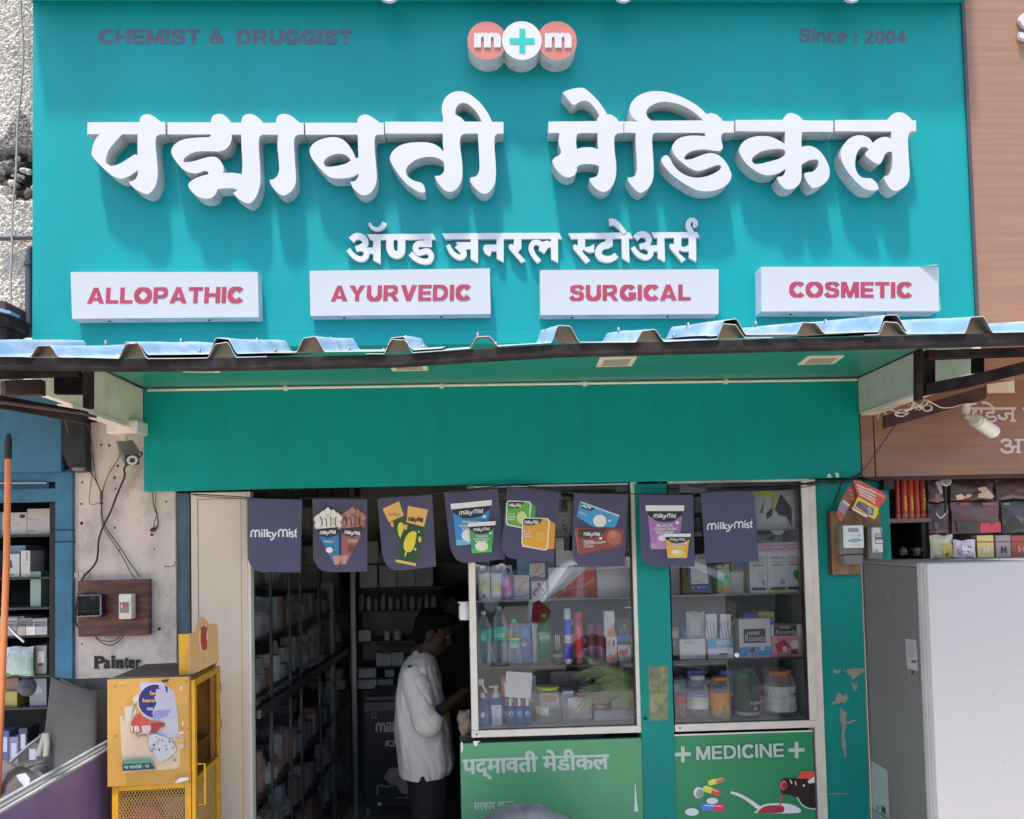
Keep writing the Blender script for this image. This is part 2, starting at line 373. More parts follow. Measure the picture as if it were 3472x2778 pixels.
    G[':'] = (t, [[(0, 0), (t, 0), (t, .22), (0, .22)], [(0, .5), (t, .5), (t, .72), (0, .72)]], []); G[' '] = (.3, [], [])
    tot = sum(G[k][0] for k in word)+gap*(len(word)-1)
    if len(q) == 4: TL, TR, BL = (q[0], q[1]), (q[2], q[1]), (q[0], q[3])
    else: TL, TR, BL = q
    def mp(x, y): aa, bb = x/tot, 1-y; return (TL[0]+(TR[0]-TL[0])*aa+(BL[0]-TL[0])*bb, TL[1]+(TR[1]-TL[1])*aa+(BL[1]-TL[1])*bb)
    X = 0; wmax = 0
    for ch in word:
        w_, polys, strokes = G[ch]
        for pg in polys: art.poly([mp(X+x, y) for x, y in pg], c, depth=depth)
        for pts, ws in strokes:
            # offset in letter space so that the stroke keeps its weight
            n = len(pts); L_, R_ = [], []
            fine = [(p.x, p.y) for p in cr(pts, 3)] if n < 16 else pts; n = len(fine)
            closed = (fine[0][0]-fine[-1][0])**2+(fine[0][1]-fine[-1][1])**2 < 1e-6
            for i, p in enumerate(fine):
                a_ = fine[i-1] if i else (fine[-2] if closed else p); b_ = fine[i+1] if i < n-1 else (fine[1] if closed else p)
                dx, dy = b_[0]-a_[0], b_[1]-a_[1]; l_ = math.hypot(dx, dy) or 1; nx_, ny_ = -dy/l_, dx/l_; ww = ws[0]*abs(nx_)+ws[0]*.82*abs(ny_)
                L_.append((p[0]+nx_*ww/2, min(1.02, max(-.02, p[1]+ny_*ww/2)))); R_.append((p[0]-nx_*ww/2, min(1.02, max(-.02, p[1]-ny_*ww/2))))
            mm = art._m(c)
            A_ = [art.W(*mp(X+x, y))-Vector((0, i*5e-6, 0)) for i, (x, y) in enumerate(L_)]; B_ = [art.W(*mp(X+x, y))-Vector((0, i*5e-6, 0)) for i, (x, y) in enumerate(R_)]
            for i in range(n-1): art.mb.add([A_[i], A_[i+1], B_[i+1], B_[i]], [(0, 1, 2, 3)], mm)
            if depth:
                dv = Vector((0, depth, 0))
                for E_ in (A_, B_): art.mb.add(E_+[p+dv for p in E_], [(i, i+1, n+i+1, n+i) for i in range(n-1)], mm)
                for i in (0, n-1): art.mb.add([A_[i], B_[i], B_[i]+dv, A_[i]+dv], [(0, 1, 2, 3)], mm)
            art.n += 1
        X += w_+gap
# ================================================================== materials
M_SIGN = mat('sign_teal', (0.004, 0.285, 0.29), rough=0.45, spec=0.22, var=0.07, scale=2.2, stretch=(1, 1, .35), dirt=(0.015, 0.21, 0.21), dirt_amt=0.35, dirt_scale=6, bump=.06, bscale=2.2)
M_BAND = mat('band_teal', (0.002, 0.33, 0.29), rough=0.5, spec=0.2, var=0.06, scale=1.6, stretch=(1, 1, .25), dirt=(0.012, 0.235, 0.20), dirt_amt=0.5, dirt_scale=9)
M_TWALL = mat('wall_teal', (0.006, 0.28, 0.24), rough=0.5, spec=0.25, var=0.12, scale=2.5, bump=0.1, bscale=25, dirt=(0.01, 0.14, 0.13), dirt_amt=0.5, dirt_scale=5)
M_LET = mat('letter_white', (0.58, 0.565, 0.555), rough=0.35, var=0.02)
M_LSIDE = mat('letter_side', (0.50, 0.51, 0.50), rough=0.6, var=0.12, scale=14, dirt=(0.10, 0.09, 0.08), dirt_amt=0.45, dirt_scale=22)
M_FRAME = mat('cream_powdercoat', (0.80, 0.72, 0.63), rough=0.45, var=0.05, scale=8, dirt=(0.35, .31, .27), dirt_amt=0.3, dirt_scale=9)
M_CREAM = mat('cream_panel', (0.72, 0.61, 0.48), rough=0.32, var=0.05, scale=3, dirt=(0.33, .28, .22), dirt_amt=0.3, dirt_scale=3)
M_CHEEK = mat('cheek_cream', (0.82, 0.75, 0.60), rough=0.6, var=0.06, scale=6, dirt=(0.2, .17, .13), dirt_amt=0.35, dirt_scale=7)
M_CHEEKG = mat('cheek_grey_green', (0.52, 0.58, 0.50), rough=0.5, var=0.06, scale=5, dirt=(0.12, .11, .1), dirt_amt=0.3, dirt_scale=14)
M_IRON = mat('dark_iron', (0.020, 0.015, 0.015), spec=.2, rough=0.8, var=0.35, scale=12, bump=0.3, bscale=50, dirt=(0.08, .065, .06), dirt_amt=0.4, dirt_scale=12)
M_RUST = mat('rust_brown', (0.07, 0.035, 0.03), rough=0.8, var=0.3, scale=14, bump=0.2)
M_BLUEP = mat('blue_paint', (0.035, 0.165, 0.28), rough=0.6, var=0.16, scale=7, bump=0.15, bscale=30, dirt=(0.03, .05, .07), dirt_amt=0.7, dirt_scale=6)
M_BLUEG = mat('blue_grey_paint', (0.085, 0.12, 0.155), rough=0.7, var=0.2, scale=9, bump=0.25, dirt=(0.03, .035, .04), dirt_amt=0.6, dirt_scale=8)
M_PIPE = mat('slate_pipe', (.06, .062, .075), rough=.5, var=.15)
M_PLAST = mat('plaster_wall', (0.66, 0.565, 0.50), rough=0.9, var=0.09, scale=4, bump=0.25, bscale=18, dirt=(0.24, .20, .17), dirt_amt=0.8, dirt_scale=7, stretch=(1, 1, .6))
M_STUC = mat('pebbledash', (0.58, 0.52, 0.45), rough=1.0, spec=.1, var=0.40, scale=130, dirt=(0.30, .27, .25), dirt_amt=0.8, dirt_scale=9)
M_RUBB = mat('rubble', (0.12, 0.10, 0.09), rough=0.95, var=0.6, scale=10, bump=0.8, bscale=20)
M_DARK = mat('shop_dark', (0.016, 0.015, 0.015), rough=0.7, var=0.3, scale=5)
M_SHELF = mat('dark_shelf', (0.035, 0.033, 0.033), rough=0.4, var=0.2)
M_BLACK = mat('black_rubber', (0.012, 0.012, 0.013), rough=0.5, var=0.2)
M_CHROME = mat('aluminium', (0.30, 0.30, 0.31), rough=0.4, metal=1.0, var=0.08)
M_WHITEP = mat('white_enamel', (0.45, 0.44, 0.435), rough=0.35, var=0.02, scale=2)
M_WOOD = mat('wood_laminate', (0.34, 0.175, 0.105), rough=0.42, var=0.05, scale=3, grain=((0.29, 0.145, 0.09), 5, (0.3, 1, 10)))
M_WOODB = mat('ply_board', (0.36, 0.19, 0.095), rough=0.6, var=0.1, scale=4, grain=((0.26, 0.13, 0.06), 6, (4, 1, .6)))
M_WOODR = mat('red_brown_board', (0.17, 0.062, 0.035), rough=0.5, var=0.15, scale=4, grain=((0.07, 0.026, 0.018), 7, (1, 1, 6)))
M_YEL = mat('yellow_enamel', (0.70, 0.36, 0.015), rough=0.4, var=0.05, scale=5, dirt=(0.30, .15, .05), dirt_amt=0.55, dirt_scale=12)
M_YELD = mat('yellow_panel', (0.56, 0.30, 0.06), rough=0.5, var=0.08, scale=5, dirt=(.33, .19, .07), dirt_amt=.5, dirt_scale=9)
M_AWN = mat('awning_sky_tint', (0.17, 0.29, 0.42), rough=0.45, var=0.2, scale=6, stretch=(6, 1, 1), dirt=(0.50, .49, .47), dirt_amt=0.65, dirt_scale=7)  # blue base colour stands for sky reflected on galvanised metal
M_AWNU = mat('awning_underside', (0.23, 0.19, 0.16), rough=0.6, var=0.15, scale=9)
M_PCLEAR = plasticclear('clear_plastic', (.93, .95, .95), 0.10)
M_PTEAL = plasticclear('teal_plastic', (.50, .70, .68), 0.10, (.2, .4, .38))
M_PGREEN = plasticclear('green_plastic', (.10, .42, .18), 0.35, (.05, .35, .12))
M_GLASS = glassmat('window_glass', 0.085)
M_GLASSD = glassmat('cabinet_glass', 0.03, fres=.35)
M_WATER = plasticclear('blue_liquid', (.10, .32, .62), 0.45, (.08, .25, .6))
# ================================================================== ground, street, shop structure
g = MB(); g.add([(-80, -90, 0), (80, -90, 0), (80, -0.02, 0), (-80, -0.02, 0)], [(0, 1, 2, 3)], mat('street_asphalt', (0.10, 0.092, 0.082), rough=0.9, var=0.25, scale=1.5, bump=0.4, bscale=40))
struct(g.build('ground'))
g = MB(); g.box(-9, 9, -3.25, -0.02, 0.004, 0.12, mat('pavement', (0.68, 0.60, 0.50), rough=0.9, var=0.15, scale=3, bump=0.3, bscale=25)); struct(g.build('pavement'))
YS = -0.87
XL, XR = -1.527, 1.742
ZB = 2.430
# shop shell behind the front
sh = thing('shop_building', 'narrow chemist shop with a dark open doorway under the teal signboard', 'shop')
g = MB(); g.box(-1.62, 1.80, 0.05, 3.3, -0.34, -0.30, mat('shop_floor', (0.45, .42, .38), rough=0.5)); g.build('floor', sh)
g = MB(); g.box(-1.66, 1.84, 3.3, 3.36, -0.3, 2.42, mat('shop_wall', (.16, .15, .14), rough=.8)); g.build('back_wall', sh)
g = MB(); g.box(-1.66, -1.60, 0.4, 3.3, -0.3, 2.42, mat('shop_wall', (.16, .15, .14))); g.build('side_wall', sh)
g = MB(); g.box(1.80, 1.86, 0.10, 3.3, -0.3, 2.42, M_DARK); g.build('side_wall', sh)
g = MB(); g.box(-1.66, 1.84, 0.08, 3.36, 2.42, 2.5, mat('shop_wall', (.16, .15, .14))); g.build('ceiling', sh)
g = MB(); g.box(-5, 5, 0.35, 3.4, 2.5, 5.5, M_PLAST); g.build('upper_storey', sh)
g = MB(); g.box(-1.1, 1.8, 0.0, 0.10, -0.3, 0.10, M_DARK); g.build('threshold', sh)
# ------------------------------------------------------------------ the sign
sg = thing('shop_sign', 'wide teal chemist signboard with big white raised Devanagari letters above the awning', 'signboard', (0.1, YS, ZB))
ZE = P(1700, 10, YS).z
g = MB(); g.box(XL, XR, YS, 0.02, ZB, 4.1, M_SIGN); g.build('board', sg)
g = MB(); g.box(XL-.003, XR+.003, YS-0.10, YS-.001, ZE, 4.1, M_SIGN); g.build('top_box', sg, bevel=.003)
g = MB(); g.box(XL, XR, YS, YS+.012, ZB-.05, ZB-.0005, M_SIGN); g.build('lower_lip', sg)
g = MB(); g.box(XR, XR+.012, YS-0.008, YS+.3, ZB, 4.1, mat('dark_trim', (0.05, .055, .06), rough=0.5)); g.build('edge_trim', sg)
g = MB(); g.box(XL+.02, XR-.02, YS+.03, -0.004, ZB-.006, ZB-.001, mat('soffit_teal', (0.03, 0.26, 0.20), rough=0.3, var=0.08, scale=2)); g.build('soffit', sg)
for x in (1320, 2112, 2885):
    c = P(x, -22, YS-0.1); a = MB(); a.lathe(c+Vector((0, 0.0, 0)), [(0.036, 0), (0.036, 0.012)], M_LET, 20, axis=(0, -1, 0)); a.build('round_badge', sg)
YF = YS-0.058
def let(name, lab, fr, cs):
    o = outline_solid(name, sg, fr, cs, YF, 0.0585, M_LET, M_LSIDE); 
    if lab: o['label'] = lab
    return o
c = 1
let('letter', 'first raised letter of the upper Devanagari word', 'a1', [
 [(640,895,c),(1020,894,c),(1024,868),(1040,846),(1065,837),(1095,838),(1130,856),(1178,893,c),(1208,893,c),(1210,982,c),(1170,984),(1146,998),(1137,1030),(1137,1070),(1143,1130),(1150,1200),(1152,1280),(1144,1335),(1126,1378),(1098,1410),(1068,1420),(1028,1405),(985,1380),(955,1350),(942,1327,c),(967,1324),(990,1308),(1004,1282),(1010,1243,c),(955,1282),(895,1306),(845,1297),(790,1262),(725,1200),(675,1142),(670,1115),(678,1070),(698,1020),(728,982,c),(638,982,c)],
 [(893,982,c),(1005,982,c),(1005,1138,c),(985,1131),(945,1155),(880,1195),(835,1211),(803,1213,c),(773,1188,c),(778,1145),(800,1090),(842,1038)]])
B2 = 1832.6
def z2(l): return [(p[0]+B2,)+tuple(p[1:]) for p in l]
let('letter', 'wide raised conjunct letter, second in the upper word', 'a1', [
 [(1224,895,c),(1542,895,c),(1547,866),(1564,843),(1592,834),(1625,837),(1660,860),(1692,897,c),(1763,897,c),(1769,866),(1786,844),(1812,835),(1850,838),(1890,862),(1925,899,c)]
 + z2([(184,897,c),(190,864),(207,843),(237,834),(277,840),(317,864),(357,898,c),(388,899,c),(388,985,c),(352,985),(328,998),(318,1025),(318,1100),(325,1200),(331,1300),(325,1350),(300,1395),(262,1423),(235,1430),(200,1412),(165,1375),(142,1338),(140,1315,c),(167,1310),(193,1288),(206,1255),(209,1225),(203,1150),(195,1070),(200,985,c),(98,985,c)])
 + [(1910,990),(1894,1015),(1892,1080),(1899,1190),(1903,1290),(1900,1350),(1885,1410),(1862,1455),(1830,1485),(1798,1485),(1760,1465),(1725,1438),(1705,1412,c),(1736,1390,c),(1700,1378),(1640,1378),(1590,1385,c),(1575,1420),(1545,1447),(1500,1453),(1450,1440),(1405,1405),(1379,1368),(1380,1342),(1400,1322),(1445,1298),(1480,1285),(1523,1275,c),(1518,1254),(1497,1250),(1470,1258),(1430,1268),(1385,1262),(1335,1235),(1290,1185),(1258,1135),(1253,1098),(1270,1065),(1310,1033),(1370,1014),(1450,1006),(1525,1003),(1539,992),(1538,983,c),(1224,983,c)],
 [(1693,985,c),(1693,1020),(1678,1060),(1648,1092),(1600,1108),(1550,1106),(1450,1108),(1390,1125),(1350,1155),(1340,1178),(1360,1187),(1420,1178),(1480,1160),(1530,1148),(1575,1149),(1608,1172),(1630,1215),(1634,1245),(1627,1266,c),(1700,1264),(1768,1275,c),(1772,1200),(1766,1090),(1763,985,c)]])
let('letter', 'third raised letter of the upper word, with an oval bowl', 'a2', [
 [(399,898,c),(780,898,c),(784,868),(802,849),(832,838),(865,845),(902,867),(945,898,c),(973,898,c),(974,985,c),(925,987),(908,1008),(905,1060),(911,1150),(920,1250),(922,1300),(914,1348),(890,1396),(855,1422),(815,1428),(780,1407),(745,1370),(728,1330,c),(757,1325),(780,1305),(790,1270,c),(740,1294),(680,1305),(600,1303),(552,1278),(500,1225),(452,1165),(431,1112),(440,1073),(478,1036),(540,1012),(600,1003),(655,1012),(702,1045),(742,1100),(770,1160,c),(788,1150,c),(785,1080),(782,985,c),(400,985,c)],
 [(534,1190),(542,1168),(572,1144),(620,1127),(670,1127),(708,1143),(733,1173,c),(700,1195),(640,1212),(565,1220),(543,1210)]])
let('letter', 'last raised letter of the upper word, with a tall looped vowel', 'a2', [
 [(983,890,c),(1405,892,c),(1410,857,c),(1398,820),(1400,770),(1420,720),(1460,684),(1510,668),(1562,673),(1612,697),(1680,755),(1735,830),(1765,892,c),(1848,892,c),(1848,977,c),(1807,978),(1788,992),(1782,1025),(1783,1090),(1790,1180),(1793,1260),(1786,1335),(1762,1385),(1730,1413),(1700,1417),(1660,1395),(1620,1352),(1603,1315),(1610,1299),(1643,1290),(1665,1265),(1673,1215),(1668,1100),(1660,977,c),(1575,978),(1545,988),(1531,1020),(1532,1080),(1545,1180),(1548,1240),(1543,1310),(1520,1362),(1485,1395),(1445,1403),(1405,1380),(1365,1332),(1348,1298),(1352,1287),(1382,1284),(1405,1265),(1415,1235),(1411,1187,c),(1380,1162),(1330,1148),(1270,1150),(1210,1168),(1160,1203),(1135,1242),(1140,1275),(1165,1305),(1205,1326),(1247,1337),(1270,1365),(1276,1407,c),(1240,1407),(1195,1385),(1130,1335),(1062,1250),(1024,1185),(1018,1150),(1040,1105),(1090,1065),(1160,1045),(1240,1040),(1310,1045),(1370,1070),(1412,1110,c),(1404,1050),(1405,977,c),(983,977,c)],
 [(1495,838,c),(1498,800),(1515,770),(1545,753),(1580,758),(1630,795),(1668,845),(1690,890,c),(1565,890,c),(1532,857)]])
let('letter', 'first raised letter of the lower right word, with a hooked stroke on top', 'a3', [
 [(345,890,c),(698,886,c),(703,862),(716,848,c),(705,825),(682,790),(645,750),(605,737),(570,745),(545,763),(520,767,c),(447,678,c),(490,658),(550,645),(603,646),(652,682),(700,730),(740,783),(773,836,c),(803,840),(835,860),(858,888,c),(893,888,c),(893,973,c),(852,975),(832,990),(825,1025),(828,1100),(838,1190),(839,1265),(826,1330),(795,1380),(755,1403),(720,1398),(678,1368),(650,1328),(645,1303,c),(672,1299),(700,1284),(712,1252),(713,1216,c),(680,1203),(620,1200),(575,1206),(553,1220,c),(551,1250),(537,1278),(510,1293),(480,1297),(440,1280),(400,1240),(377,1198),(375,1172),(395,1150),(420,1135),(436,1118),(434,1095),(422,1060),(418,1020),(425,973,c),(345,973,c)],
 [(548,1010),(555,983),(578,973,c),(703,973,c),(704,1030),(710,1094,c),(670,1080),(620,1077),(580,1082),(552,1090,c),(547,1050)]])
let('letter', 'raised letter with a wide arch sweeping over its top', 'a3', [
 [(898,888,c),(998,888,c),(965,865),(944,830),(938,790),(955,745),(1000,702),(1060,676),(1140,667),(1230,680),(1330,715),(1420,765),(1470,805),(1500,836,c),(1532,828),(1570,838),(1600,862),(1620,886,c),(1700,886,c),(1700,970,c),(1640,970),(1617,978),(1607,1000),(1609,1030),(1618,1065),(1615,1090),(1597,1106,c),(1545,1102),(1490,1093),(1420,1098),(1370,1115),(1342,1140),(1338,1160),(1355,1168),(1400,1160),(1470,1132),(1530,1120),(1590,1137),(1640,1185),(1672,1245),(1682,1287),(1665,1332),(1620,1370),(1560,1393),(1500,1400),(1430,1390),(1340,1345),(1250,1280),(1190,1215),(1170,1180),(1174,1153),(1195,1138),(1216,1139),(1236,1165),(1262,1212),(1310,1260),(1370,1290),(1430,1300),(1500,1290),(1560,1265),(1600,1237),(1605,1216),(1588,1207),(1550,1215),(1490,1238),(1430,1250),(1370,1225),(1310,1180),(1262,1127),(1248,1082),(1268,1037),(1318,1004),(1390,992),(1450,993),(1490,998,c),(1487,972,c),(1130,970,c),(1110,980),(1103,1005),(1103,1060),(1108,1130),(1113,1220),(1110,1300),(1088,1358),(1052,1394),(1015,1410),(980,1390),(945,1350),(923,1312),(928,1299),(955,1296),(980,1280),(991,1248),(990,1160),(982,1060),(982,972,c),(898,970,c)],
 [(1100,883,c),(1074,863),(1060,835),(1065,805),(1090,775),(1140,753),(1200,745),(1280,757),(1350,785),(1420,830),(1478,881,c)]])
let('letter', 'raised letter with a bowl on the left and a curl on the right of its stem', 'a4', [
 [(48,878,c),(393,877,c),(410,850),(430,832),(457,827),(492,838),(520,857),(543,881,c),(760,883,c),(760,965,c),(552,965),(535,983),(529,1015),(530,1075,c),(570,1067),(618,1075),(670,1112),(715,1180),(735,1240),(731,1292),(710,1330),(665,1362),(612,1378,c),(588,1355),(560,1312),(548,1270,c),(575,1260),(612,1255),(645,1225),(655,1192),(648,1171),(612,1167),(570,1180),(530,1205,c),(530,1290),(520,1335),(490,1370),(450,1385),(410,1380),(375,1350),(353,1310),(357,1294),(385,1290),(405,1270),(413,1235,c),(370,1262),(312,1280),(260,1280),(200,1255),(130,1200),(90,1147),(75,1105),(85,1062),(120,1025),(180,1001),(240,995),(300,1000),(350,1020),(385,1040),(407,1058,c),(410,963,c),(48,960,c)],
 [(168,1165),(185,1140),(240,1107),(320,1091),(382,1090),(411,1106),(405,1134),(368,1160),(300,1181),(230,1197),(188,1199),(170,1183)]])
let('letter', 'last raised letter of the right word, rightmost on the board', 'a4', [
 [(776,878,c),(1155,878,c),(1180,850),(1210,828),(1242,822),(1282,830),(1315,855),(1338,880,c),(1366,880,c),(1368,960,c),(1332,962),(1313,985),(1308,1030),(1312,1120),(1318,1220),(1320,1290),(1305,1340),(1268,1377),(1215,1397),(1180,1380),(1150,1342),(1134,1305),(1140,1288),(1163,1283),(1185,1262),(1195,1225),(1195,1150),(1191,1109,c),(1162,1110),(1140,1130),(1125,1165),(1110,1193),(1085,1200),(1040,1175),(1002,1142),(998,1120),(1020,1095,c),(1010,1080),(990,1073),(965,1080),(940,1110),(925,1160),(922,1210),(935,1260),(965,1294),(1000,1303),(1040,1306),(1075,1335),(1092,1370),(1085,1388),(1040,1393),(990,1380),(930,1330),(870,1260),(827,1187),(818,1130),(835,1070),(870,1022),(920,994),(970,990),(1015,1005),(1040,1028),(1050,1047,c),(1080,1020),(1120,1004),(1155,1002),(1186,1019,c),(1187,962,c),(776,960,c)]])
# round emblem ------------------------------------------------------
def disc_solid(nm, cx, cy, rx, ry, Y, depth, mf):
    ce = P(cx, cy, Y); r = rx*(Y-CAM.y)/FPX
    b = MB(); n = 48; ring = [ce+Vector((r*math.cos(2*math.pi*i/n), 0, r*math.sin(2*math.pi*i/n))) for i in range(n)]
    b.slab(ring, (0, depth, 0), mf, M_LSIDE); return b.build(nm, sg)
M_CORAL = mat('coral_print', (0.52, 0.16, 0.115), rough=0.35, var=0.03)
YD = YS-0.07
disc_solid('emblem_disc', 1651.5, 138, 68, 69, YD, .07, M_CORAL); disc_solid('emblem_disc', 1889, 138, 69, 69, YD, .0704, M_CORAL)
disc_solid('emblem_disc', 1769.5, 138, 69, 70, YD-.003, .0725, M_LET)
a = Art('a2', YD-.0008, step=.0004); a.text('m', (1633, 240, 1828, 354), M_LET, bold=.055); a.build('emblem_letter', sg)
a = Art('a3', YD-.0008, step=.0004); a.text('m', (318, 240, 513, 356), M_LET, bold=.055); a.build('emblem_letter', sg)
a = Art('a3', YD-.004); MG = mat('emblem_green', (0.0, 0.42, 0.35), rough=0.35, var=.03)
a.poly([(131, 210), (174, 210), (174, 279), (243, 279), (243, 322), (174, 322), (174, 388), (131, 388), (131, 322), (60, 322), (60, 279), (131, 279)], MG); a.build('emblem_cross', sg)
# flat lettering on the board
M_GREYP = mat('grey_letter', (0.095, 0.10, 0.155), rough=0.5, var=0.12, scale=20)
a = Art('p', YS-.0008, step=.00003); heavy(a, 'CHEMIST', (336, 99, 680, 150), M_GREYP, depth=.0004); a.build('lettering', sg)['label'] = 'first grey word at the upper left of the board'
a = Art('p', YS-.0008, step=.00003); heavy(a, '&', (709, 99, 758, 150), M_GREYP, depth=.0004); a.build('lettering', sg)['label'] = 'grey ampersand at the upper left of the board'
a = Art('p', YS-.0008, step=.00003); heavy(a, 'DRUGGIST', (803, 101, 1194, 150), M_GREYP, depth=.0004); a.build('lettering', sg)['label'] = 'grey capital lettering at the upper left of the board'
a = Art('a4', YS-.0008, step=.00003); heavy(a, 'Since', (510, 208, 864, 312), M_GREYP, t=.22, depth=.0004); a.build('lettering', sg)['label'] = 'grey word before the year at the upper right'
a = Art('a4', YS-.0008, step=.00003); a.rect(915, 245, 941, 268, M_GREYP); a.rect(915, 293, 941, 316, M_GREYP); a.build('colon', sg)['kind'] = 'stuff'
a = Art('a4', YS-.0008, step=.00003); heavy(a, '2004', (990, 221, 1298, 320), M_GREYP, t=.22, depth=.0004); a.build('lettering', sg)['label'] = 'grey year lettering at the upper right of the board'
# second line of lettering, one cut-out plate per letter
Y2 = YS-.016; D2 = .0135
def cut(fr, polys=(), strokes=(), dz=0):
    a = Art(fr, Y2, step=.00025); a.n = dz
    for p in polys: a.poly(p, M_LET, depth=D2)
    for pts, w in strokes: a.stroke(pts, w, M_LET, depth=D2)
    a.build('small_letter', sg)
cut('s1', [[(318,320),(1070,312),(1105,378),(355,385)]])
cut('s1', [[(385,375),(473,375),(473,658),(390,616)],[(320,470),(400,470),(400,540),(330,540)]],
    [([(138,388),(185,345),(245,345),(293,385),(296,432),(250,466),(190,488)],(78,66)),([(240,470),(300,500),(310,560),(262,600),(200,588),(145,545),(104,492)],(70,52))], 2)
cut('s1', [], [([(345,192),(375,238),(428,262),(486,240),(520,186)],(34,60))], 5)
cut('s1', [], [([(581,378),(581,480),(610,535),(662,552),(702,530),(711,480),(711,378)],(84,88))], 3)
cut('s1', [[(972,375),(1058,375),(1058,465),(972,465)]], [([(1010,430),(905,430),(873,478),(905,530),(955,520),(1010,512),(1052,560),(1030,618),(962,628),(880,597),(812,538)],(72,58))], 6)
cut('s1', [[(1175,308),(2512,302),(2547,372),(1212,375)]])
cut('s1', [[(1502,372),(1587,372),(1587,645),(1502,600)],[(1330,408),(1504,408),(1504,490),(1420,490),(1352,440)]], [([(1243,440),(1270,500),(1325,560),(1390,580),(1424,548),(1405,500),(1350,440)],(46,80))], 2)
cut('s1', [[(1797,372),(1880,372),(1880,642),(1800,598)],[(1680,437),(1799,437),(1799,512),(1742,512),(1732,558),(1703,566),(1662,532),(1643,480),(1655,447)]], (), 3)
cut('s1', [[(1997,372),(2082,372),(2082,480),(2040,525),(2128,620),(2082,648),(1945,492),(1935,450),(1960,430),(1992,442)]], (), 2)
cut('s2', [[(293,368),(378,368),(378,640),(300,603)],[(178,432),(215,398),(255,390),(295,405),(295,470),(265,472),(220,541),(153,495)]], [([(163,634),(105,565),(70,482),(92,422),(145,412),(192,440)],(56,62))], 3)
cut('s2', [[(495,308),(1200,298),(1232,367),(530,372)]])
cut('s2', [[(603,368),(687,368),(687,470),(655,515),(745,620),(697,650),(552,482),(548,446),(575,433),(604,452)],[(655,472),(740,460),(790,428),(793,520),(740,530),(685,508)]], (), 2)
cut('s2', [[(918,365),(1003,365),(1003,455),(918,475)]], [([(965,435),(885,455),(838,520),(868,583),(950,603),(1010,585),(1046,556)],(82,66))], 3)
cut('s2', [[(1103,362),(1187,362),(1195,640),(1110,590)]], [([(962,180),(1015,180),(1070,220),(1140,305)],(84,48))], 6)
cut('s2', [[(1510,358),(1593,358),(1600,630),(1517,588)],[(1440,445),(1515,445),(1515,515),(1455,515)]], [([(1264,366),(1308,326),(1372,324),(1415,372),(1400,425),(1355,450),(1310,458)],(74,62)),([(1365,448),(1425,482),(1436,548),(1385,582),(1310,558),(1262,515),(1232,465)],(66,52))], 2)
cut('s2', [[(1440,298),(1965,293),(1997,357),(1475,362)]], (), 1)
cut('s2', [[(1702,358),(1787,358),(1787,440),(1756,528),(1835,605),(1797,638),(1652,470),(1650,436),(1680,423),(1704,440)],[(1780,452),(1820,468),(1870,438),(1876,515),(1800,515),(1770,500)]], (), 4)
cut('s2', [[(1870,353),(1955,353),(1957,630),(1875,585)]], [([(1905,300),(1868,235),(1872,178),(1905,152),(1945,172),(1950,215),(1918,218)],(62,40))], 6)
# white light boxes with red words
M_BOXW = mat('box_white', (0.50, 0.49, 0.485), rough=0.3, var=0.02); M_RED = mat('red_letter', (0.38, 0.035, 0.075), rough=0.4, var=0.12, scale=25)
def sbox(lab, fr, TL, TR, BR, BL, depth, word, q, yf=0):
    Yf = YS-depth; p = [Q(fr, *k, Yf) for k in (TL, TR, BR, BL)]
    o = thing('sign_box', lab, 'sign box', (p[3].x, YS, p[3].z), 'white word boxes along the foot of the signboard')
    b = MB(); b.slab(p, (0, depth+.002, 0), M_BOXW, mat('box_side', (0.52, .56, .62), rough=.5, var=.1, dirt=(.2, .2, .2), dirt_amt=.4, dirt_scale=15)); b.build('box', o, bevel=.002)
    a = Art(fr, Yf-.0005, step=.00003); heavy(a, word, q, M_RED, depth=.0004); a.build('lettering', o)
    s = MB()
    for t in (.18, .72): 
        c0 = p[3].lerp(p[2], t)+Vector((0, depth*.5, -.002)); s.lathe(c0, [(.004, -.002), (.004, 0.001)], M_BLACK, 8)
    s.build('screw', o)['kind'] = 'stuff'
sbox('white box lettered ALLOPATHIC, leftmost of the four under the big letters', 'b1', (516,480),(1884,480),(1891,810),(527,822), .05, 'ALLOPATHIC', ((640,595),(1778,588),(634,712)))
sbox('white box lettered AYURVEDIC between the ALLOPATHIC and SURGICAL boxes', 'b2', (430,472),(1748,454),(1755,787),(437,801), .045, 'AYURVEDIC', ((588,580),(1608,571),(584,696)))
sbox('white box lettered SURGICAL between the AYURVEDIC and COSMETIC boxes', 'b3', (283,466),(1588,461),(1588,787),(287,795), .05, 'SURGICAL', ((498,576),(1384,571),(498,692)))
sbox('white box lettered COSMETIC with a lifted cover, rightmost of the four', 'b4', (234,442),(1531,442),(1535,767),(238,768), .06, 'COSMETIC', ((440,551),(1336,554),(440,666)))
lf = MB(); lf.add([Q('b4',1400,438,YS-.061),Q('b4',1525,421,YS-.075),Q('b4',1525,432,YS-.06),Q('b4',1400,440,YS-.06)],[(0,1,2,3)],M_BOXW)
lf.add([Q('b4',1534,640,YS-.063),Q('b4',1549,752,YS-.05),Q('b4',1536,767,YS-.06)],[(0,1,2)],M_BOXW); lf.build('lifted_cover', bpy.data.objects['sign_box.003'])
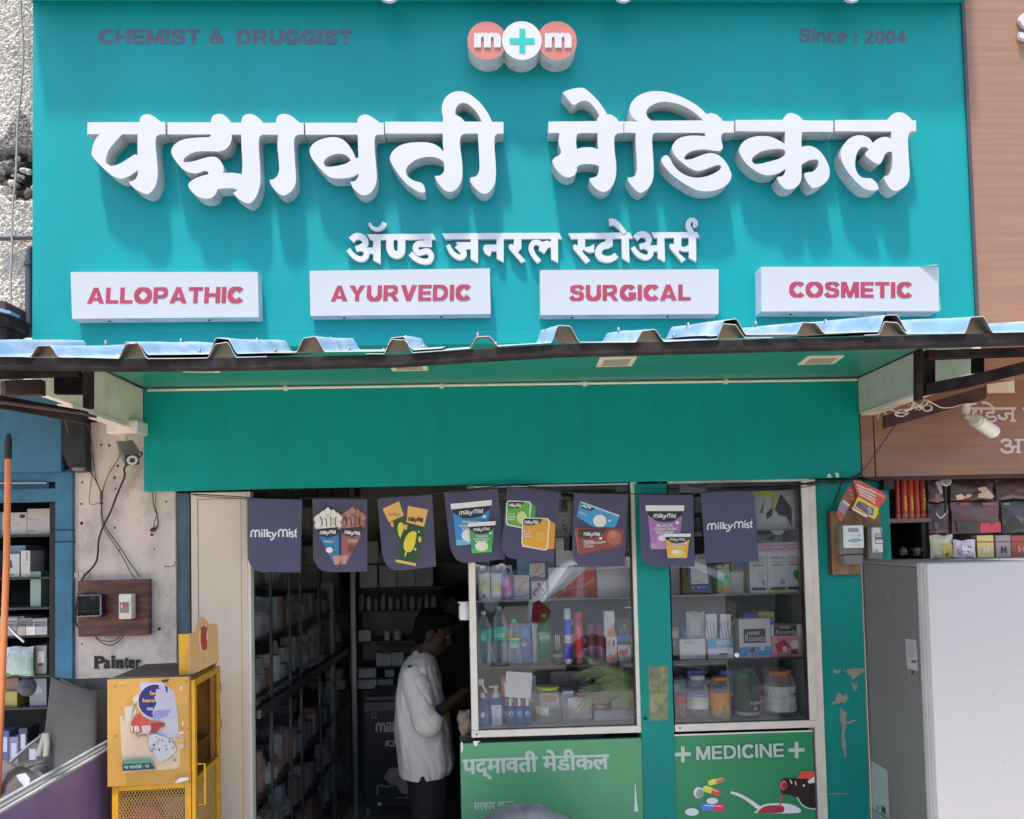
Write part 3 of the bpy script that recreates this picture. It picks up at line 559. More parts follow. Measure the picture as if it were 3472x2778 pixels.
# ------------------------------------------------------------------ fascia band, cheeks, soffit fittings
fb = thing('fascia_board', 'long teal fascia board below the soffit, over the doorway and windows', 'fascia', (0.1, 0, 1.96))
b = MB(); b.box(-1.525, 1.729, 0, .03, 1.962, ZB-.008, M_BAND); b.build('board', fb, bevel=.002)
b = MB(); b.tube([(-1.50, -.012, ZB-.016), (0.1, -.011, ZB-.014), (1.72, -.012, ZB-.017)], .0065, M_CHEEK, 8); 
for x in (-.9, -.2, .45, 1.1): b.box(x, x+.018, -.02, 0, ZB-.026, ZB-.008, M_CHEEK)
b.build('conduit', fb)
b = MB()
b.add([Q('d5',215,895,-.001),Q('d5',240,893,-.001),Q('d5',262,930,-.001),Q('d5',212,932,-.001)],[(0,1,2,3)],pr('#9fb3ad'))
b.add([Q('d5',285,885,-.001),Q('d5',325,883,-.001),Q('d5',332,930,-.001),Q('d5',300,932,-.001)],[(0,1,2,3)],pr('#9fb3ad')); b.build('tape_remnant', fb)
def lampplate(lab, qs):
    p = [PZ(*px(*q), ZB-.010) for q in qs]; o = thing('downlight_plate', lab, 'ceiling light', p[0], 'unlit plates in the teal soffit')
    b = MB(); b.slab(p, (0, 0, .004), M_CHEEK); b.build('plate', o)
    c0 = sum(p, Vector())/4; b = MB(); b.slab([c0+(k-c0)*.72-Vector((0, 0, .002)) for k in p], (0, 0, .002), mat('plate_inner', (.42, .36, .28), rough=.5)); b.build('inset', o)
lampplate('unlit beige plate in the soffit above the left door panel', [('b1',1270,1165),('b1',1550,1160),('b1',1612,1217),('b1',1345,1215)])
lampplate('unlit beige plate in the soffit, second from left, above the doorway', [('b2',1008,1148),('b2',1280,1148),('b2',1300,1202),('b2',1036,1206)])
lampplate('unlit beige plate in the soffit, third from left, above the big window', [('b3',720,1112),('b3',992,1105),('b3',952,1168),('b3',692,1176)])
lampplate('unlit beige plate in the soffit, rightmost, near the grey side panel', [('b4',572,1103),('b4',842,1097),('b4',768,1152),('b4',500,1160)])
ck = thing('side_panel', 'cream side panel of the sign recess, left end under the awning', 'panel', (XL, 0, 2.2))
zc = P(371, 1441, -.01).z
b = MB(); b.box(XL-.03, XL, YS, -.0, zc-.02, ZB-.009, M_CHEEK); b.build('panel', ck, bevel=.002)
b = MB(); b.box(XL-.05, XL+.006, YS+.25, -.02, zc-.035, zc-.02, M_FRAME); b.build('bottom_rail', ck)
ck2 = thing('side_panel', 'grey green side panel of the sign recess, right end beside the iron bracket', 'panel', (XR, 0, 2.2))
zc2 = Q('b4', 950, 1512, -.01).z
b = MB(); b.box(1.730, 1.76, YS, 0, zc2, ZB-.009, M_CHEEKG); b.build('panel', ck2, bevel=.002)
b = MB(); b.add([Q('b4',955,1512,-.02),Q('b4',1380,1355,-.55),Q('b4',1380,1378,-.55),Q('b4',985,1513,-.05)],[(0,1,2,3)],M_FRAME)
b.box(1.728,1.79,-.6,-.02,zc2-.012,zc2-.001,M_FRAME); b.build('bottom_rail', ck2)
# ------------------------------------------------------------------ awning
FY = -1.5
aw = thing('awning', 'corrugated metal awning sheets, blue sky reflection in their colour, on a dark iron frame below the signboard', 'awning', (0, -1.2, 2.2))
FP = [(0, 1208), (400, 1214), (800, 1211), (1050, 1206), (1350, 1200), (1600, 1183), (1900, 1165), (2200, 1160), (2500, 1150), (2800, 1143), (3100, 1135), (3472, 1125)]
def fz(xp):
    for (x0, y0), (x1, y1) in zip(FP, FP[1:]):
        if x0 <= xp <= x1: return y0+(y1-y0)*(xp-x0)/(x1-x0)
    return FP[0][1] if xp < 0 else FP[-1][1]
SL = 0.262; LEN = 0.60
def sheet(x0, x1, ribs, lift, curl=0.0, rear_lift=0.0):
    """a sheet between pixel columns x0..x1 of the front edge, trapezoid ribs at the listed columns"""
    st = [x0]; 
    prof = []
    for r in ribs: prof += [(r-48, 0), (r-22, 1), (r+18, 1), (r+50, 0)]
    prof = [(x0, 0)]+[q for q in prof if x0 < q[0] < x1]+[(x1, 0)]
    full = []
    for (a, ha), (b_, hb) in zip(prof, prof[1:]):
        n = 3 if abs(ha-hb) < .5 else 5
        for k in range(n): t_ = k/n; s_t = t_*t_*(3-2*t_) if n == 5 else t_; full.append((a+(b_-a)*t_, ha+(hb-ha)*(s_t*.6+t_*.4)))
    full.append(prof[-1])
    rows = 9; vs = []
    for j in range(rows):
        t = j/(rows-1)
        for xp, h in full:
            p = P(xp, fz(xp), FY)
            sag = .004*noise.noise(Vector((p.x*3.1, t*3, lift*50)))
            z = p.z + lift*(1-t*.6)+curl*((xp-x0)/(x1-x0))**2*(1-t)+h*.037*(1+.22*math.sin(xp*.013+x0))*(1-.03*t)+SL*LEN*t+sag+rear_lift*t
            vs.append(Vector((p.x, FY+LEN*t, z)))
    n = len(full)
    b = MB(); th = Vector((0, 0, -.0018))
    b.add(vs, [(j*n+i, j*n+i+1, (j+1)*n+i+1, (j+1)*n+i) for j in range(rows-1) for i in range(n-1)], M_AWN, True)
    b.add([v+th for v in vs], [(j*n+i, (j+1)*n+i, (j+1)*n+i+1, j*n+i+1) for j in range(rows-1) for i in range(n-1)], M_AWNU)
    e = [vs[i] for i in range(n)]; b.add(e+[v+th for v in e], [(i, n+i, n+i+1, i+1) for i in range(n-1)], mat('sheet_edge', (.62, .60, .58), rough=.5))
    o = b.build('sheet', aw)
    sc_ = MB()
    for xp, h in full[::8]:
        for t in (.62,):
            p = P(xp, fz(xp), FY); q = Vector((p.x, FY+LEN*t, p.z+lift+h*.033+SL*LEN*t))
            sc_.lathe(q, [(.006, -.004), (.006, .004), (.0035, .010)], M_CHROME, 8)
    sc_.build('roofing_screw', aw)['kind'] = 'stuff'
sheet(-330, 905, [-130, 150, 450, 752], 0.000)
sheet(395, 1500, [452, 756, 1052, 1352], 0.009, 0.0, 0.004)
sheet(1240, 2620, [1350, 1640, 1916, 2202, 2478], 0.003)
sheet(2400, 3090, [2480, 2748, 3026], 0.011, 0)
sheet(2930, 3800, [3026, 3318, 3600], 0.002, 0)
def beam(name, pts, th, Y, dep, m_, parent):
    """bar whose top edge follows pixel points, th pixels thick"""
    b = MB(); top = [P(x, y, Y) for x, y in pts]; bot = [P(x, y+th, Y) for x, y in pts]
    n = len(pts); dv = Vector((0, dep, 0)); vs = top+bot+[p+dv for p in top]+[p+dv for p in bot]; fs = []
    for i in range(n-1):
        fs += [(i, n+i, n+i+1, i+1), (2*n+i, 2*n+i+1, 3*n+i+1, 3*n+i), (i, i+1, 2*n+i+1, 2*n+i), (n+i, 3*n+i, 3*n+i+1, n+i+1)]
    fs += [(0, 2*n, 3*n, n), (n-1, 2*n-1, 4*n-1, 3*n-1)]
    b.add(vs, fs, m_); return b.build(name, parent, bevel=.0015)
beam('front_beam', [(-350, 1210)]+[(x, y+2) for x, y in FP if x in (0, 400, 800, 1350, 1600, 1900, 2500, 3100, 3472)]+[(3800, 1118)], 36, FY+.005, .035, M_IRON, aw)
for x, a0, w_ in ((170, 1245, 60), (3195, 1165, 30)): pass
Yb = -1.15
beam('bracket_bar', [(-200, 1252), (262, 1238)], 34, Yb, .03, M_IRON, aw)
beam('bracket_bar', [(-200, 1322), (0, 1340), (285, 1392)], 44, Yb, .03, M_IRON, aw)
beam('bracket_bar', [(-200, 1352), (0, 1358), (290, 1398)], 8, Yb-.035, .07, M_RUST, aw)
beam('bracket_post', [(280, 1240), (304, 1240)], 142, Yb-.01, .03, M_IRON, aw)
beam('bracket_plate', [(182, 1262), (283, 1262)], 74, Yb+.05, .02, M_IRON, aw)
beam('bracket_plate', [(0, 1290), (138, 1286)], 52, Yb+.07, .03, M_RUST, aw)
beam('bracket_bar', [(3150, 1188), (3800, 1165)], 28, Yb, .03, M_IRON, aw)
beam('bracket_bar', [(3140, 1300), (3300, 1270), (3472, 1226), (3800, 1140)], 40, Yb, .03, M_IRON, aw)
beam('bracket_post', [(3113, 1184), (3131, 1184)], 172, Yb-.01, .03, M_IRON, aw)
beam('bracket_post', [(3142, 1186), (3172, 1186)], 122, Yb+.04, .03, M_IRON, aw)
beam('bracket_post', [(3310, 1210), (3338, 1210)], 52, Yb+.04, .03, M_IRON, aw)
# wooden batten under the right side of the awning
wb = beam('batten', [(3003, 1408), (3345, 1308)], 44, -.20, .03, M_RUST, None)
tag(wb, 'dark brown wooden batten sloping under the right iron bracket', 'batten')
# ------------------------------------------------------------------ upper left pebbledash wall
w = thing('side_wall', 'pale pebbledash wall with a crumbled hole, left of the signboard', 'wall', (-2, -.7, 2.3))
b = MB(); nx, nz = 95, 340; vs = []
YW = -.80
xw0, xw1 = -1.92, XL-.002
for j in range(nz+1):
    z = 2.40+1.55*j/nz
    for i in range(nx+1):
        x = xw0+(xw1-xw0)*i/nx
        p = Vector((x, 0, z)); n1 = noise.noise(p*150); n2 = noise.noise(p*75+Vector((5, 1, 2)))
        y = YW - .0050*n1 - .0040*n2
        hol = 0
        for hx, hy, rx_, ry_, dp in ((70, 590, 70, 55, .09), (20, 600, 40, 30, .1), (95, 560, 45, 40, .11), (50, 525, 90, 26, .035), (60, 655, 60, 30, .05)):
            c0 = P(hx, hy, YW); sc0 = (YW-CAM.y)/FPX
            d = math.hypot((x-c0.x)/(rx_*sc0), (z-c0.z)/(ry_*sc0))+.35*noise.noise(p*30)
            if d < 1: hol = max(hol, dp*(1-d)*1.6)
        vs.append((x, y+hol, z))
b.add(vs, [(j*(nx+1)+i, j*(nx+1)+i+1, (j+1)*(nx+1)+i+1, (j+1)*(nx+1)+i) for j in range(nz) for i in range(nx)], M_STUC)
M_SOOT = mat('sooty_pebbledash', (0.23, 0.21, 0.195), rough=1.0, spec=.1, var=0.5, scale=110)
kS = b.mid(M_SOOT); kR = b.mid(M_RUBB)
for fi, f in enumerate(b.f):
    c_ = b.v[f[0]]; zz = c_.z; n_ = noise.noise(Vector((c_.x*14, 1, zz*14)))*.05
    if P(60, 560, YW).z-.02+n_ < zz < P(60, 425, YW).z+n_*1.5: b.mi[fi] = kS
    if c_.y > YW+.03: b.mi[fi] = kR
b.build('render_coat', w)
b = MB(); b.box(xw0, xw1, YW+.10, 0.0, 2.40, 3.95, M_RUBB); b.box(-3.2, xw0-.001, YW, 0.0, 2.40, 3.95, M_STUC); b.build('core', w)
b = MB()
for i in range(46):
    c0 = P(random.uniform(0, 112), random.uniform(535, 690), YW+.02); s_ = random.uniform(.006, .018)
    b.ball(c0, s_, M_RUBB if i % 3 else M_STUC, (1, .8, random.uniform(.5, 1)), 6, 4)
ob = b.build('rubble_lump', w); ob['kind'] = 'stuff'
o = MB(); o.tube([P(-10, 809, YW-.02), P(118, 806, YW-.02)], .0085, M_PIPE, 10); tag(o.build('pipe'), 'dark horizontal pipe crossing the pebbledash wall', 'pipe')
o = MB(); o.tube(smooth3([P(120, 836, YW-.02), P(107, 842, YW-.025), P(99, 862, YW-.025), P(98, 900, YW-.025), P(97, 1170, YW-.025)]), .0115, M_PIPE, 12)
o.lathe(P(98, 895, YW-.025), [(.0145, -.006), (.0145, .006)], M_PIPE, 12); o.lathe(P(97, 1108, YW-.025), [(.0165, -.003), (.0165, .003)], M_IRON, 12)
tag(o.build('drain_pipe'), 'dark vertical drain pipe with a bent top beside the sign edge', 'pipe')
o = MB(); o.tube(smooth3([P(70, -20, YW-.03), P(72, 60, YW-.03), P(79, 170, YW-.03), P(72, 300, YW-.03), P(60, 420, YW-.03), P(54, 590, YW-.03), P(43, 700, YW-.03), P(40, 850, YW-.035), P(36, 960, YW-.04), P(40, 1080, YW-.05)], 8), .0036, mat('grey_cable', (.30, .28, .26), rough=.6), 8)
tag(o.build('cable'), 'grey cable hanging down the pebbledash wall', 'cable')
for i, (x0, y0, x1, y1, mm, lab) in enumerate([(-20, 1030, 36, 1072, M_RUST, 'dark wooden block above the stacked blocks at the far left'), (-20, 1072, 50, 1118, M_IRON, 'brown block on the awning end, middle of the far left pile'), (-20, 1120, 40, 1175, M_IRON, 'brown block at the bottom of the far left pile')]):
    b = MB(); pa, pb = P(x0, y0, -.92), P(x1, y1, -.92); b.box(pa.x, pb.x, -.95, -.80, pb.z, pa.z, mm); tag(b.build('wood_block', bevel=.003), lab, 'block')
b = MB(); b.slab([P(-20, 1040, -.97), P(36, 1055, -.97), P(36, 1064, -.97), P(-20, 1052, -.97)], (0, .05, 0), M_AWN); tag(b.build('sheet_offcut'), 'thin pale blue sheet offcut lying on the far left blocks', 'offcut')
# ------------------------------------------------------------------ right neighbour, upper and lower wood panels
rw = thing('wood_signboard', 'wood grain signboard of the right neighbour shop with a cropped white S', 'signboard', (XR+.02, YS, 2.4))
b = MB(); b.box(XR+.014, 2.9, YS+.004, 0.1, 2.40, 4.1, M_WOOD); b.build('board', rw)
a = Art('p', YS-.01, step=.0003); a.text('S', (3456, 42, 3520, 136), M_LET, bold=.03, depth=.012); a.build('letter', rw)
lw_ = thing('wood_fascia', 'wood grain fascia with white Devanagari text above the right neighbour goods', 'fascia', (1.76, 0, 1.95))
zb_ = P(3200, 1612, 0).z
b = MB(); x1_ = Q('d5', 668, 500, 0).x; b.box(Q('d5', 545, 500, 0).x, x1_, .0, .03, zb_, 2.40, M_WOOD); b.build('panel', lw_, bevel=.001)
b = MB(); b.box(x1_+.006, 3.0, .0, .03, zb_, 2.40, M_WOOD); b.build('panel', lw_, bevel=.001)
b = MB(); b.box(x1_-.002, x1_+.008, .006, .02, zb_, 2.4, M_BLACK); b.box(1.73, 1.742, .002, .03, zb_, 2.3, M_BLACK); b.build('seam', lw_)
b = MB(); b.box(1.76, 3.0, .008, .05, zb_-.016, zb_-.001, M_RUST); b.build('bottom_trim', lw_)
M_TXT = mat('pink_white_vinyl', (.66, .55, .52), rough=.5, var=.03)
a = Art('d5', -.0015)
a.rect(1625, 237, 2078, 262, M_TXT); a.stroke([(1740, 190), (1790, 195), (1830, 222), (1868, 250)], (28, 18), M_TXT)
a.stroke([(1690, 262), (1660, 285), (1655, 318), (1680, 340)], (34, 26), M_TXT); a.rect(1722, 262, 1745, 300, M_TXT)
a.rect(1838, 262, 1866, 300, M_TXT); a.stroke([(1852, 290), (1800, 292), (1785, 318), (1815, 335), (1860, 330), (1880, 352), (1850, 376), (1800, 372)], (24, 22), M_TXT)
a.rect(2030, 262, 2056, 372, M_TXT); a.rect(2015, 360, 2080, 378, M_TXT); a.stroke([(2040, 300), (1975, 300), (1985, 330), (1965, 352), (1920, 345), (1900, 310)], (26, 30), M_TXT)
a.rect(2140, 237, 2200, 262, M_TXT)
a.build('lettering', lw_)
a = Art('d5', -.0015)
a.stroke([(1930, 585), (1960, 560), (2010, 565), (2020, 595), (1985, 615), (1965, 618)], (30, 26), M_TXT); a.stroke([(1985, 615), (2035, 625), (2040, 668), (1995, 682), (1950, 672), (1930, 645)], (28, 28), M_TXT)
a.rect(2035, 615, 2110, 638, M_TXT); a.rect(2085, 560, 2115, 690, M_TXT); a.rect(2060, 548, 2220, 570, M_TXT); a.rect(2070, 675, 2130, 690, M_TXT)
a.build('lettering', lw_)
# pale paper stuck on fascia
a = Art('d5', -.0022); a.poly([(1790, 10), (2060, -30), (2065, 95), (1795, 98)], '#c79a90'); a.poly([(1990, -10), (2060, -22), (2065, 92), (2000, 88)], '#d3a898')
tag(a.mb.build('paper_patch', origin=Q('d5', 1900, 50, 0)), 'pale pink paper patch on the wood fascia under the awning', 'paper')
# ================================================================== left and right walls at street level
YP = 0.03
def wbox(name, lab, cat, x0, y0, x1, y1, Y, dep, mt, bev=.002, z0=None, struct_=False):
    """upright board whose front spans the pixel box on plane Y"""
    a_, b_ = P((x0), y0, Y), P(x1, y1, Y); c_ = P(x0, y1, Y); d_ = P(x1, y0, Y)
    xa = (a_.x+c_.x)/2; xb = (b_.x+d_.x)/2; zt = (a_.z+d_.z)/2; zb = (b_.z+c_.z)/2 if z0 is None else z0
    m_ = MB(); m_.box(xa, xb, Y, Y+dep, zb, zt, mt); o = m_.build(name, origin=((xa+xb)/2, Y, zb), bevel=bev)
    if lab: tag(o, lab, cat)
    return o, (xa, xb, zb, zt)
pw, pe = wbox('plaster_pillar', 'stained cream plaster pillar between the blue post and the cream door panel', 'wall', 246, 1430, 597, 2778, YP+.01, .3, M_PLAST, .004, z0=0.0)
# surface things of the pillar: raised render edge, holes, crack
b = MB(); b.box(P(480, 1800, YP).x, P(492, 1800, YP).x, YP, YP+.012, .9, 1.965, mat('conduit_grey', (.33, .29, .25), rough=.7, var=.15)); b.build('batten', pw, origin=(0, 0, 0)).matrix_world = Matrix.Identity(4)
def on(o):   # keep world placed child
    return o
b = MB()
for x, y, r in ((370, 1511, 4.5), (389, 1620, 4.5), (279, 1636, 4), (399, 1580, 5), (540, 2133, 6), (276, 1709, 4), (277, 1775, 6), (390, 1790, 4), (564, 1701, 4), (404, 1866, 3), (523, 1862, 3), (278, 2184, 3.5), (343, 1508, 4), (391, 1657, 3.5), (560, 1920, 2.5), (566, 2020, 2.5), (530, 1980, 2)):
    c0 = P(x, y, YP+.009); s_ = r*1.33e-3
    b.add([c0+Vector((s_*math.cos(k*.785)*random.uniform(.8, 1.2), 0, s_*math.sin(k*.785)*random.uniform(.8, 1.2))) for k in range(8)], [tuple(range(8))], M_BLACK)
for (x0, y0, x1, y1) in ((248, 1940, 305, 1944), (556, 1921, 590, 1918), (590, 1920, 596, 1905)):
    b.tube([P(x0, y0, YP+.01), P((x0+x1)/2, (y0+y1)/2+3, YP+.01), P(x1, y1, YP+.01)], .0016, M_BLACK, 5)
o = b.build('screw_hole', pw, origin=WL['plaster_pillar']); o['kind'] = 'stuff'
# brick course at the panel foot
for i in range(3):
    c0 = P(256+i*19, 1950, YP+.004); b = MB(); b.box(c0.x-.009, c0.x+.011, YP+.002, YP+.02, c0.z-.011, c0.z+.012, M_PLAST); b.build('brick', pw, origin=WL['plaster_pillar'], bevel=.001)
a = Art('c2', YP+.0095, k=.6)
FB = mat('black_paint', (.012, .012, .013), rough=.6)
def serif(q, t):
    a.text(t, q, FB, bold=.03)
a.text('P', (800, 338, 893, 446), FB, bold=.06); a.text('a', (880, 368, 935, 446), FB, bold=.06); a.text('i', (945, 332, 975, 444), FB, bold=.06)
a.text('n', (985, 366, 1050, 444), FB, bold=.06); a.text('t', (1058, 345, 1092, 444), FB, bold=.06); a.text('e', (1092, 366, 1148, 444), FB, bold=.06); a.text('r', (1156, 366, 1196, 444), FB, bold=.06)
a.rect(797, 338, 835, 347, FB); a.rect(797, 437, 850, 447, FB); a.rect(985, 437, 1052, 445, FB); a.rect(1150, 437, 1185, 445, FB)
a.text('9975641', (800, 536, 1035, 580), mat('grey_paint_text', (.06, .055, .055), rough=.7), bold=.02)
a.build('painted_lettering', pw).matrix_parent_inverse = Matrix.Identity(4)
for ch in list(pw.children):
    if ch.name.startswith(('painted', 'batten')): pass
wbox('blue_strip', 'dull blue grey painted strip left of the cream door panel', 'post', 598, 1672, 646, 2778, YP+.02, .2, M_BLUEG, .003, z0=0.0)
wbox('gap_strip', 'dark narrow gap beside the cream door panel', 'post', 644, 1672, 652, 2778, YP+.03, .1, M_BLACK, 0, z0=0.0)
dp, de = wbox('door_panel', 'plain cream laminate door panel at the left of the dark doorway', 'panel', 650, 1669, 843, 2778, YP, .04, M_CREAM, .003, z0=-.2)
b = MB(); xa, xb, zb, zt = de
for q in (((xa+.03, zt-.03), (xb-.03, zt-.028)), ): b.box(q[0][0], q[1][0], YP-.0008, YP, q[0][1]-.002, q[0][1], M_RUST)
b.box(xa+.03, xa+.0322, YP-.0008, YP, zb+.4, zt-.03, M_RUST); b.box(xb-.03, xb-.0285, YP-.0008, YP, zb+.3, zt-.03, mat('panel_line', (.3, .26, .21), rough=.6))
b.box(xb, xb+.012, YP+.002, YP+.05, zb, zt, M_FRAME)
b.build('inset_line', dp, origin=WL['door_panel'])
# right teal wall
tw, te = wbox('teal_wall', 'teal painted wall strip with peeled patches beside the fridge', 'wall', 2772, 1625, 3036, 2778, YP+.02, .1, M_TWALL, .003, z0=0.0)
a = Art('d6', YP+.019)
PL = mat('bare_plaster', (.31, .30, .255), rough=.9, var=.12, scale=20)
for pts in ([(275,1190),(300,1198),(318,1208),(345,1186),(335,1222),(310,1240),(295,1228),(272,1226)],
            [(398,1215),(415,1188),(440,1192),(470,1180),(500,1188),(530,1183),(575,1184),(582,1215),(560,1232),(540,1228),(520,1262),(500,1255),(495,1282),(470,1296),(455,1290),(448,1262),(425,1250),(412,1232)],
            [(443,1310),(470,1330),(490,1360),(503,1312),(508,1360),(495,1412),(478,1395),(460,1360)],
            [(325,1415),(350,1440),(372,1460),(400,1428),(408,1458),(428,1490),(400,1500),(390,1532),(360,1518),(330,1530),(290,1538),(250,1545),(262,1518),(292,1500),(300,1460)],
            [(368,1580),(385,1610),(412,1625),(398,1660),(388,1700),(420,1710),(460,1692),(510,1695),(470,1712),(445,1730),(400,1735),(375,1760),(345,1720),(333,1660),(350,1625)],
            [(372,1205),(380,1200),(384,1210),(376,1216)]):
    a.poly(pts, PL)
a.build('peeled_patch', tw)
a = Art('d4', YP+.019); a.poly([(2060,700),(2085,720),(2110,760),(2135,755),(2120,800),(2128,880),(2105,960),(2125,1060),(2122,1190),(2105,1195),(2102,1110),(2082,1100),(2075,980),(2088,900),(2070,830)], PL)
a.rect(1950, 1546, 2140, 1556, PL); a.build('peeled_patch', tw)
cs, ce_ = wbox('corner_post', 'grey cream casing post between the right window and the teal wall', 'post', 2753, 1625, 2786, 2778, YP+.004, .08, M_FRAME, .002, z0=0.0)
wbox('gap_strip', 'black gap between the window casing post and the teal wall', 'post', 2784, 1625, 2795, 2778, YP+.03, .05, M_BLACK, 0, z0=0.0)
mp_, me_ = wbox('teal_pillar', 'narrow teal pillar with a taped paper remnant between the two windows', 'pillar', 2167, 1640, 2278, 2778, YP-.008, .08, M_TWALL, .003, z0=0.0)
a = Art('d4', YP-.0085); OLD = mat('old_tape', (.19, .22, .12), rough=.35, var=.3, scale=30)
a.poly([(172,292),(368,288),(368,560),(366,822),(180,826),(176,600)], OLD)
a.poly([(300,290),(325,300),(330,400),(290,470)], mat('old_tape_light', (.30, .28, .13), rough=.4, var=.2, scale=30)); a.poly([(180,560),(360,560),(340,600),(240,740),(190,760)], mat('old_tape_light', (.30, .28, .13)))
a.text('Rest', (180, 478, 262, 525), mat('tape_text', (.32, .36, .28))); a.build('taped_paper', mp_)
b = MB(); b.lathe(Q('d4', 140, 806, YP-.01), [(.008, 0), (.008, .004)], M_BLACK, 12, axis=(0, -1, 0)); b.build('rubber_stop', mp_, origin=WL[mp_.name])
# ================================================================== windows
def window(lab, TL, TR, BR, BL, wl, wr, wb, pane_lab):
    """outer corners in source px on plane YP"""
    Y = YP-.002; p = [P(*q, Y) for q in (TL, TR, BR, BL)]
    x0 = (p[0].x+p[3].x)/2; x1 = (p[1].x+p[2].x)/2; z0 = (p[2].z+p[3].z)/2; z1 = p[0].z
    o = thing('shop_window', lab, 'window', (x0, Y, z0))
    for nm, bx in (('stile', (x0, x0+wl, z0+wb, z1)), ('stile', (x1-wr, x1, z0+wb, z1)), ('rail', (x0-.002, x1+.002, z0, z0+wb-.001)), ('rail', (x0, x1, z1, z1+.04))):
        b = MB(); b.box(bx[0], bx[1], Y, Y+.035, bx[2], bx[3], M_FRAME); b.build(nm, o, bevel=.0025)
    b = MB(); b.box(x1-wr-.008, x1-wr-.003, Y+.006, Y+.03, z0+wb, z1, M_BLACK); b.box(x0+wl+.002, x1-wr-.003, Y+.010, Y+.018, z0+wb, z0+wb+.003, M_BLACK); b.build('rubber_seal', o)
    b = MB(); b.lathe(Vector((x0+.022, Y, z0+wb*.5)), [(.004, 0), (.004, .0015)], M_IRON, 10, axis=(0, -1, 0)); b.build('screw', o)
    b = MB(); b.box(x0+wl-.004, x1-wr+.004, Y+.012, Y+.016, z0+wb-.004, z1, M_GLASS); g_ = b.build('glass_pane', o)
    return o, (x0+wl, x1-wr, z0+wb, z1)
w1, W1 = window('large left shop window with cream frame showing bottles, cans and a palm frond', (1587,1640), (2163,1640), (2180,2483), (1596,2504), .030, .030, .032, '')
w2, W2 = window('right shop window with cream frame above the MEDICINE board', (2270,1640), (2753,1640), (2763,2463), (2284,2487), .0, .035, .034, '')
YB = 0.44
def case(lab, W_, shelves):
    x0, x1, z0, z1 = W_
    o = thing('display_case', lab, 'display case', (x0, YP, z0))
    b = MB(); b.box(x0-.03, x1+.03, YP+.03, YB, z0-.03, z0-.002, mat('case_floor', (.62, .60, .57), rough=.4)); b.build('floor', o)
    b = MB(); b.box(x0-.03, x1+.03, YB, YB+.02, z0-.03, 2.42, mat('case_back', (.07, .063, .06), rough=.4, var=.4, scale=3)); b.build('back_panel', o)
    for xx in (x0-.033, x1+.012):
        b = MB(); b.box(xx, xx+.02, YP+.036, YB, z0-.03, 2.42, mat('case_side', (.42, .40, .38), rough=.4)); b.build('side_panel', o)
    for z in shelves:
        b = MB(); b.box(x0-.01, x1+.01, YP+.05, YB, z-.007, z, M_SHELF if z < 1.4 else mat('glass_shelf', (.25, .27, .27), rough=.2)); b.build('shelf', o)
    return o
YI = 0.12
s1 = [P(1850, 2254, YI).z, P(1850, 2030, YI).z, P(1850, 1815, YI).z, P(1850, 1690, YI).z]
s2 = [P(2500, 2232, YI).z, P(2500, 2012, YI).z, P(2500, 1796, YI).z]
case('dark shelves inside the large left window', W1, s1); case('dark shelves inside the right window', W2, s2)
ZS1 = {'floor': W1[2], 's1': s1[0], 's2': s1[1], 's3': s1[2]}
ZS2 = {'floor': W2[2], 's1': s2[0], 's2': s2[1], 's3': s2[2]}
# ------------------------------------------------------------------ goods: helper builders
def gbox(lab, fr, x0, y0, x1, zb, Y, col, cat='carton', dep=.06, art=None, grp=None, name='carton', side=None, rot=0, k=None):
    """carton standing at height zb, front at plane Y, spanning pixel columns x0..x1, top at pixel row y0"""
    pa, pb = Q(fr, x0, y0, Y), Q(fr, x1, y0, Y)
    o = thing(name, lab, cat, (pa.x, Y, zb), grp)
    m1 = pr(col, k); b = MB(); b.box(pa.x, pb.x, Y, Y+dep, zb, (pa.z+pb.z)/2, m1)
    if side: pass
    b.build('box', o, bevel=.0008)
    if art:
        w_ = pb.x-pa.x; h_ = (pa.z+pb.z)/2-zb
        # art drawn in a 100 x 100 face, origin top left
        a = Art('p', Y, k=k, warp=lambda x, y, YY: Vector((pa.x+w_*x/100, YY-.0003, zb+h_*(1-y/100))))
        art(a); a.build('printed_face', o)
    return o
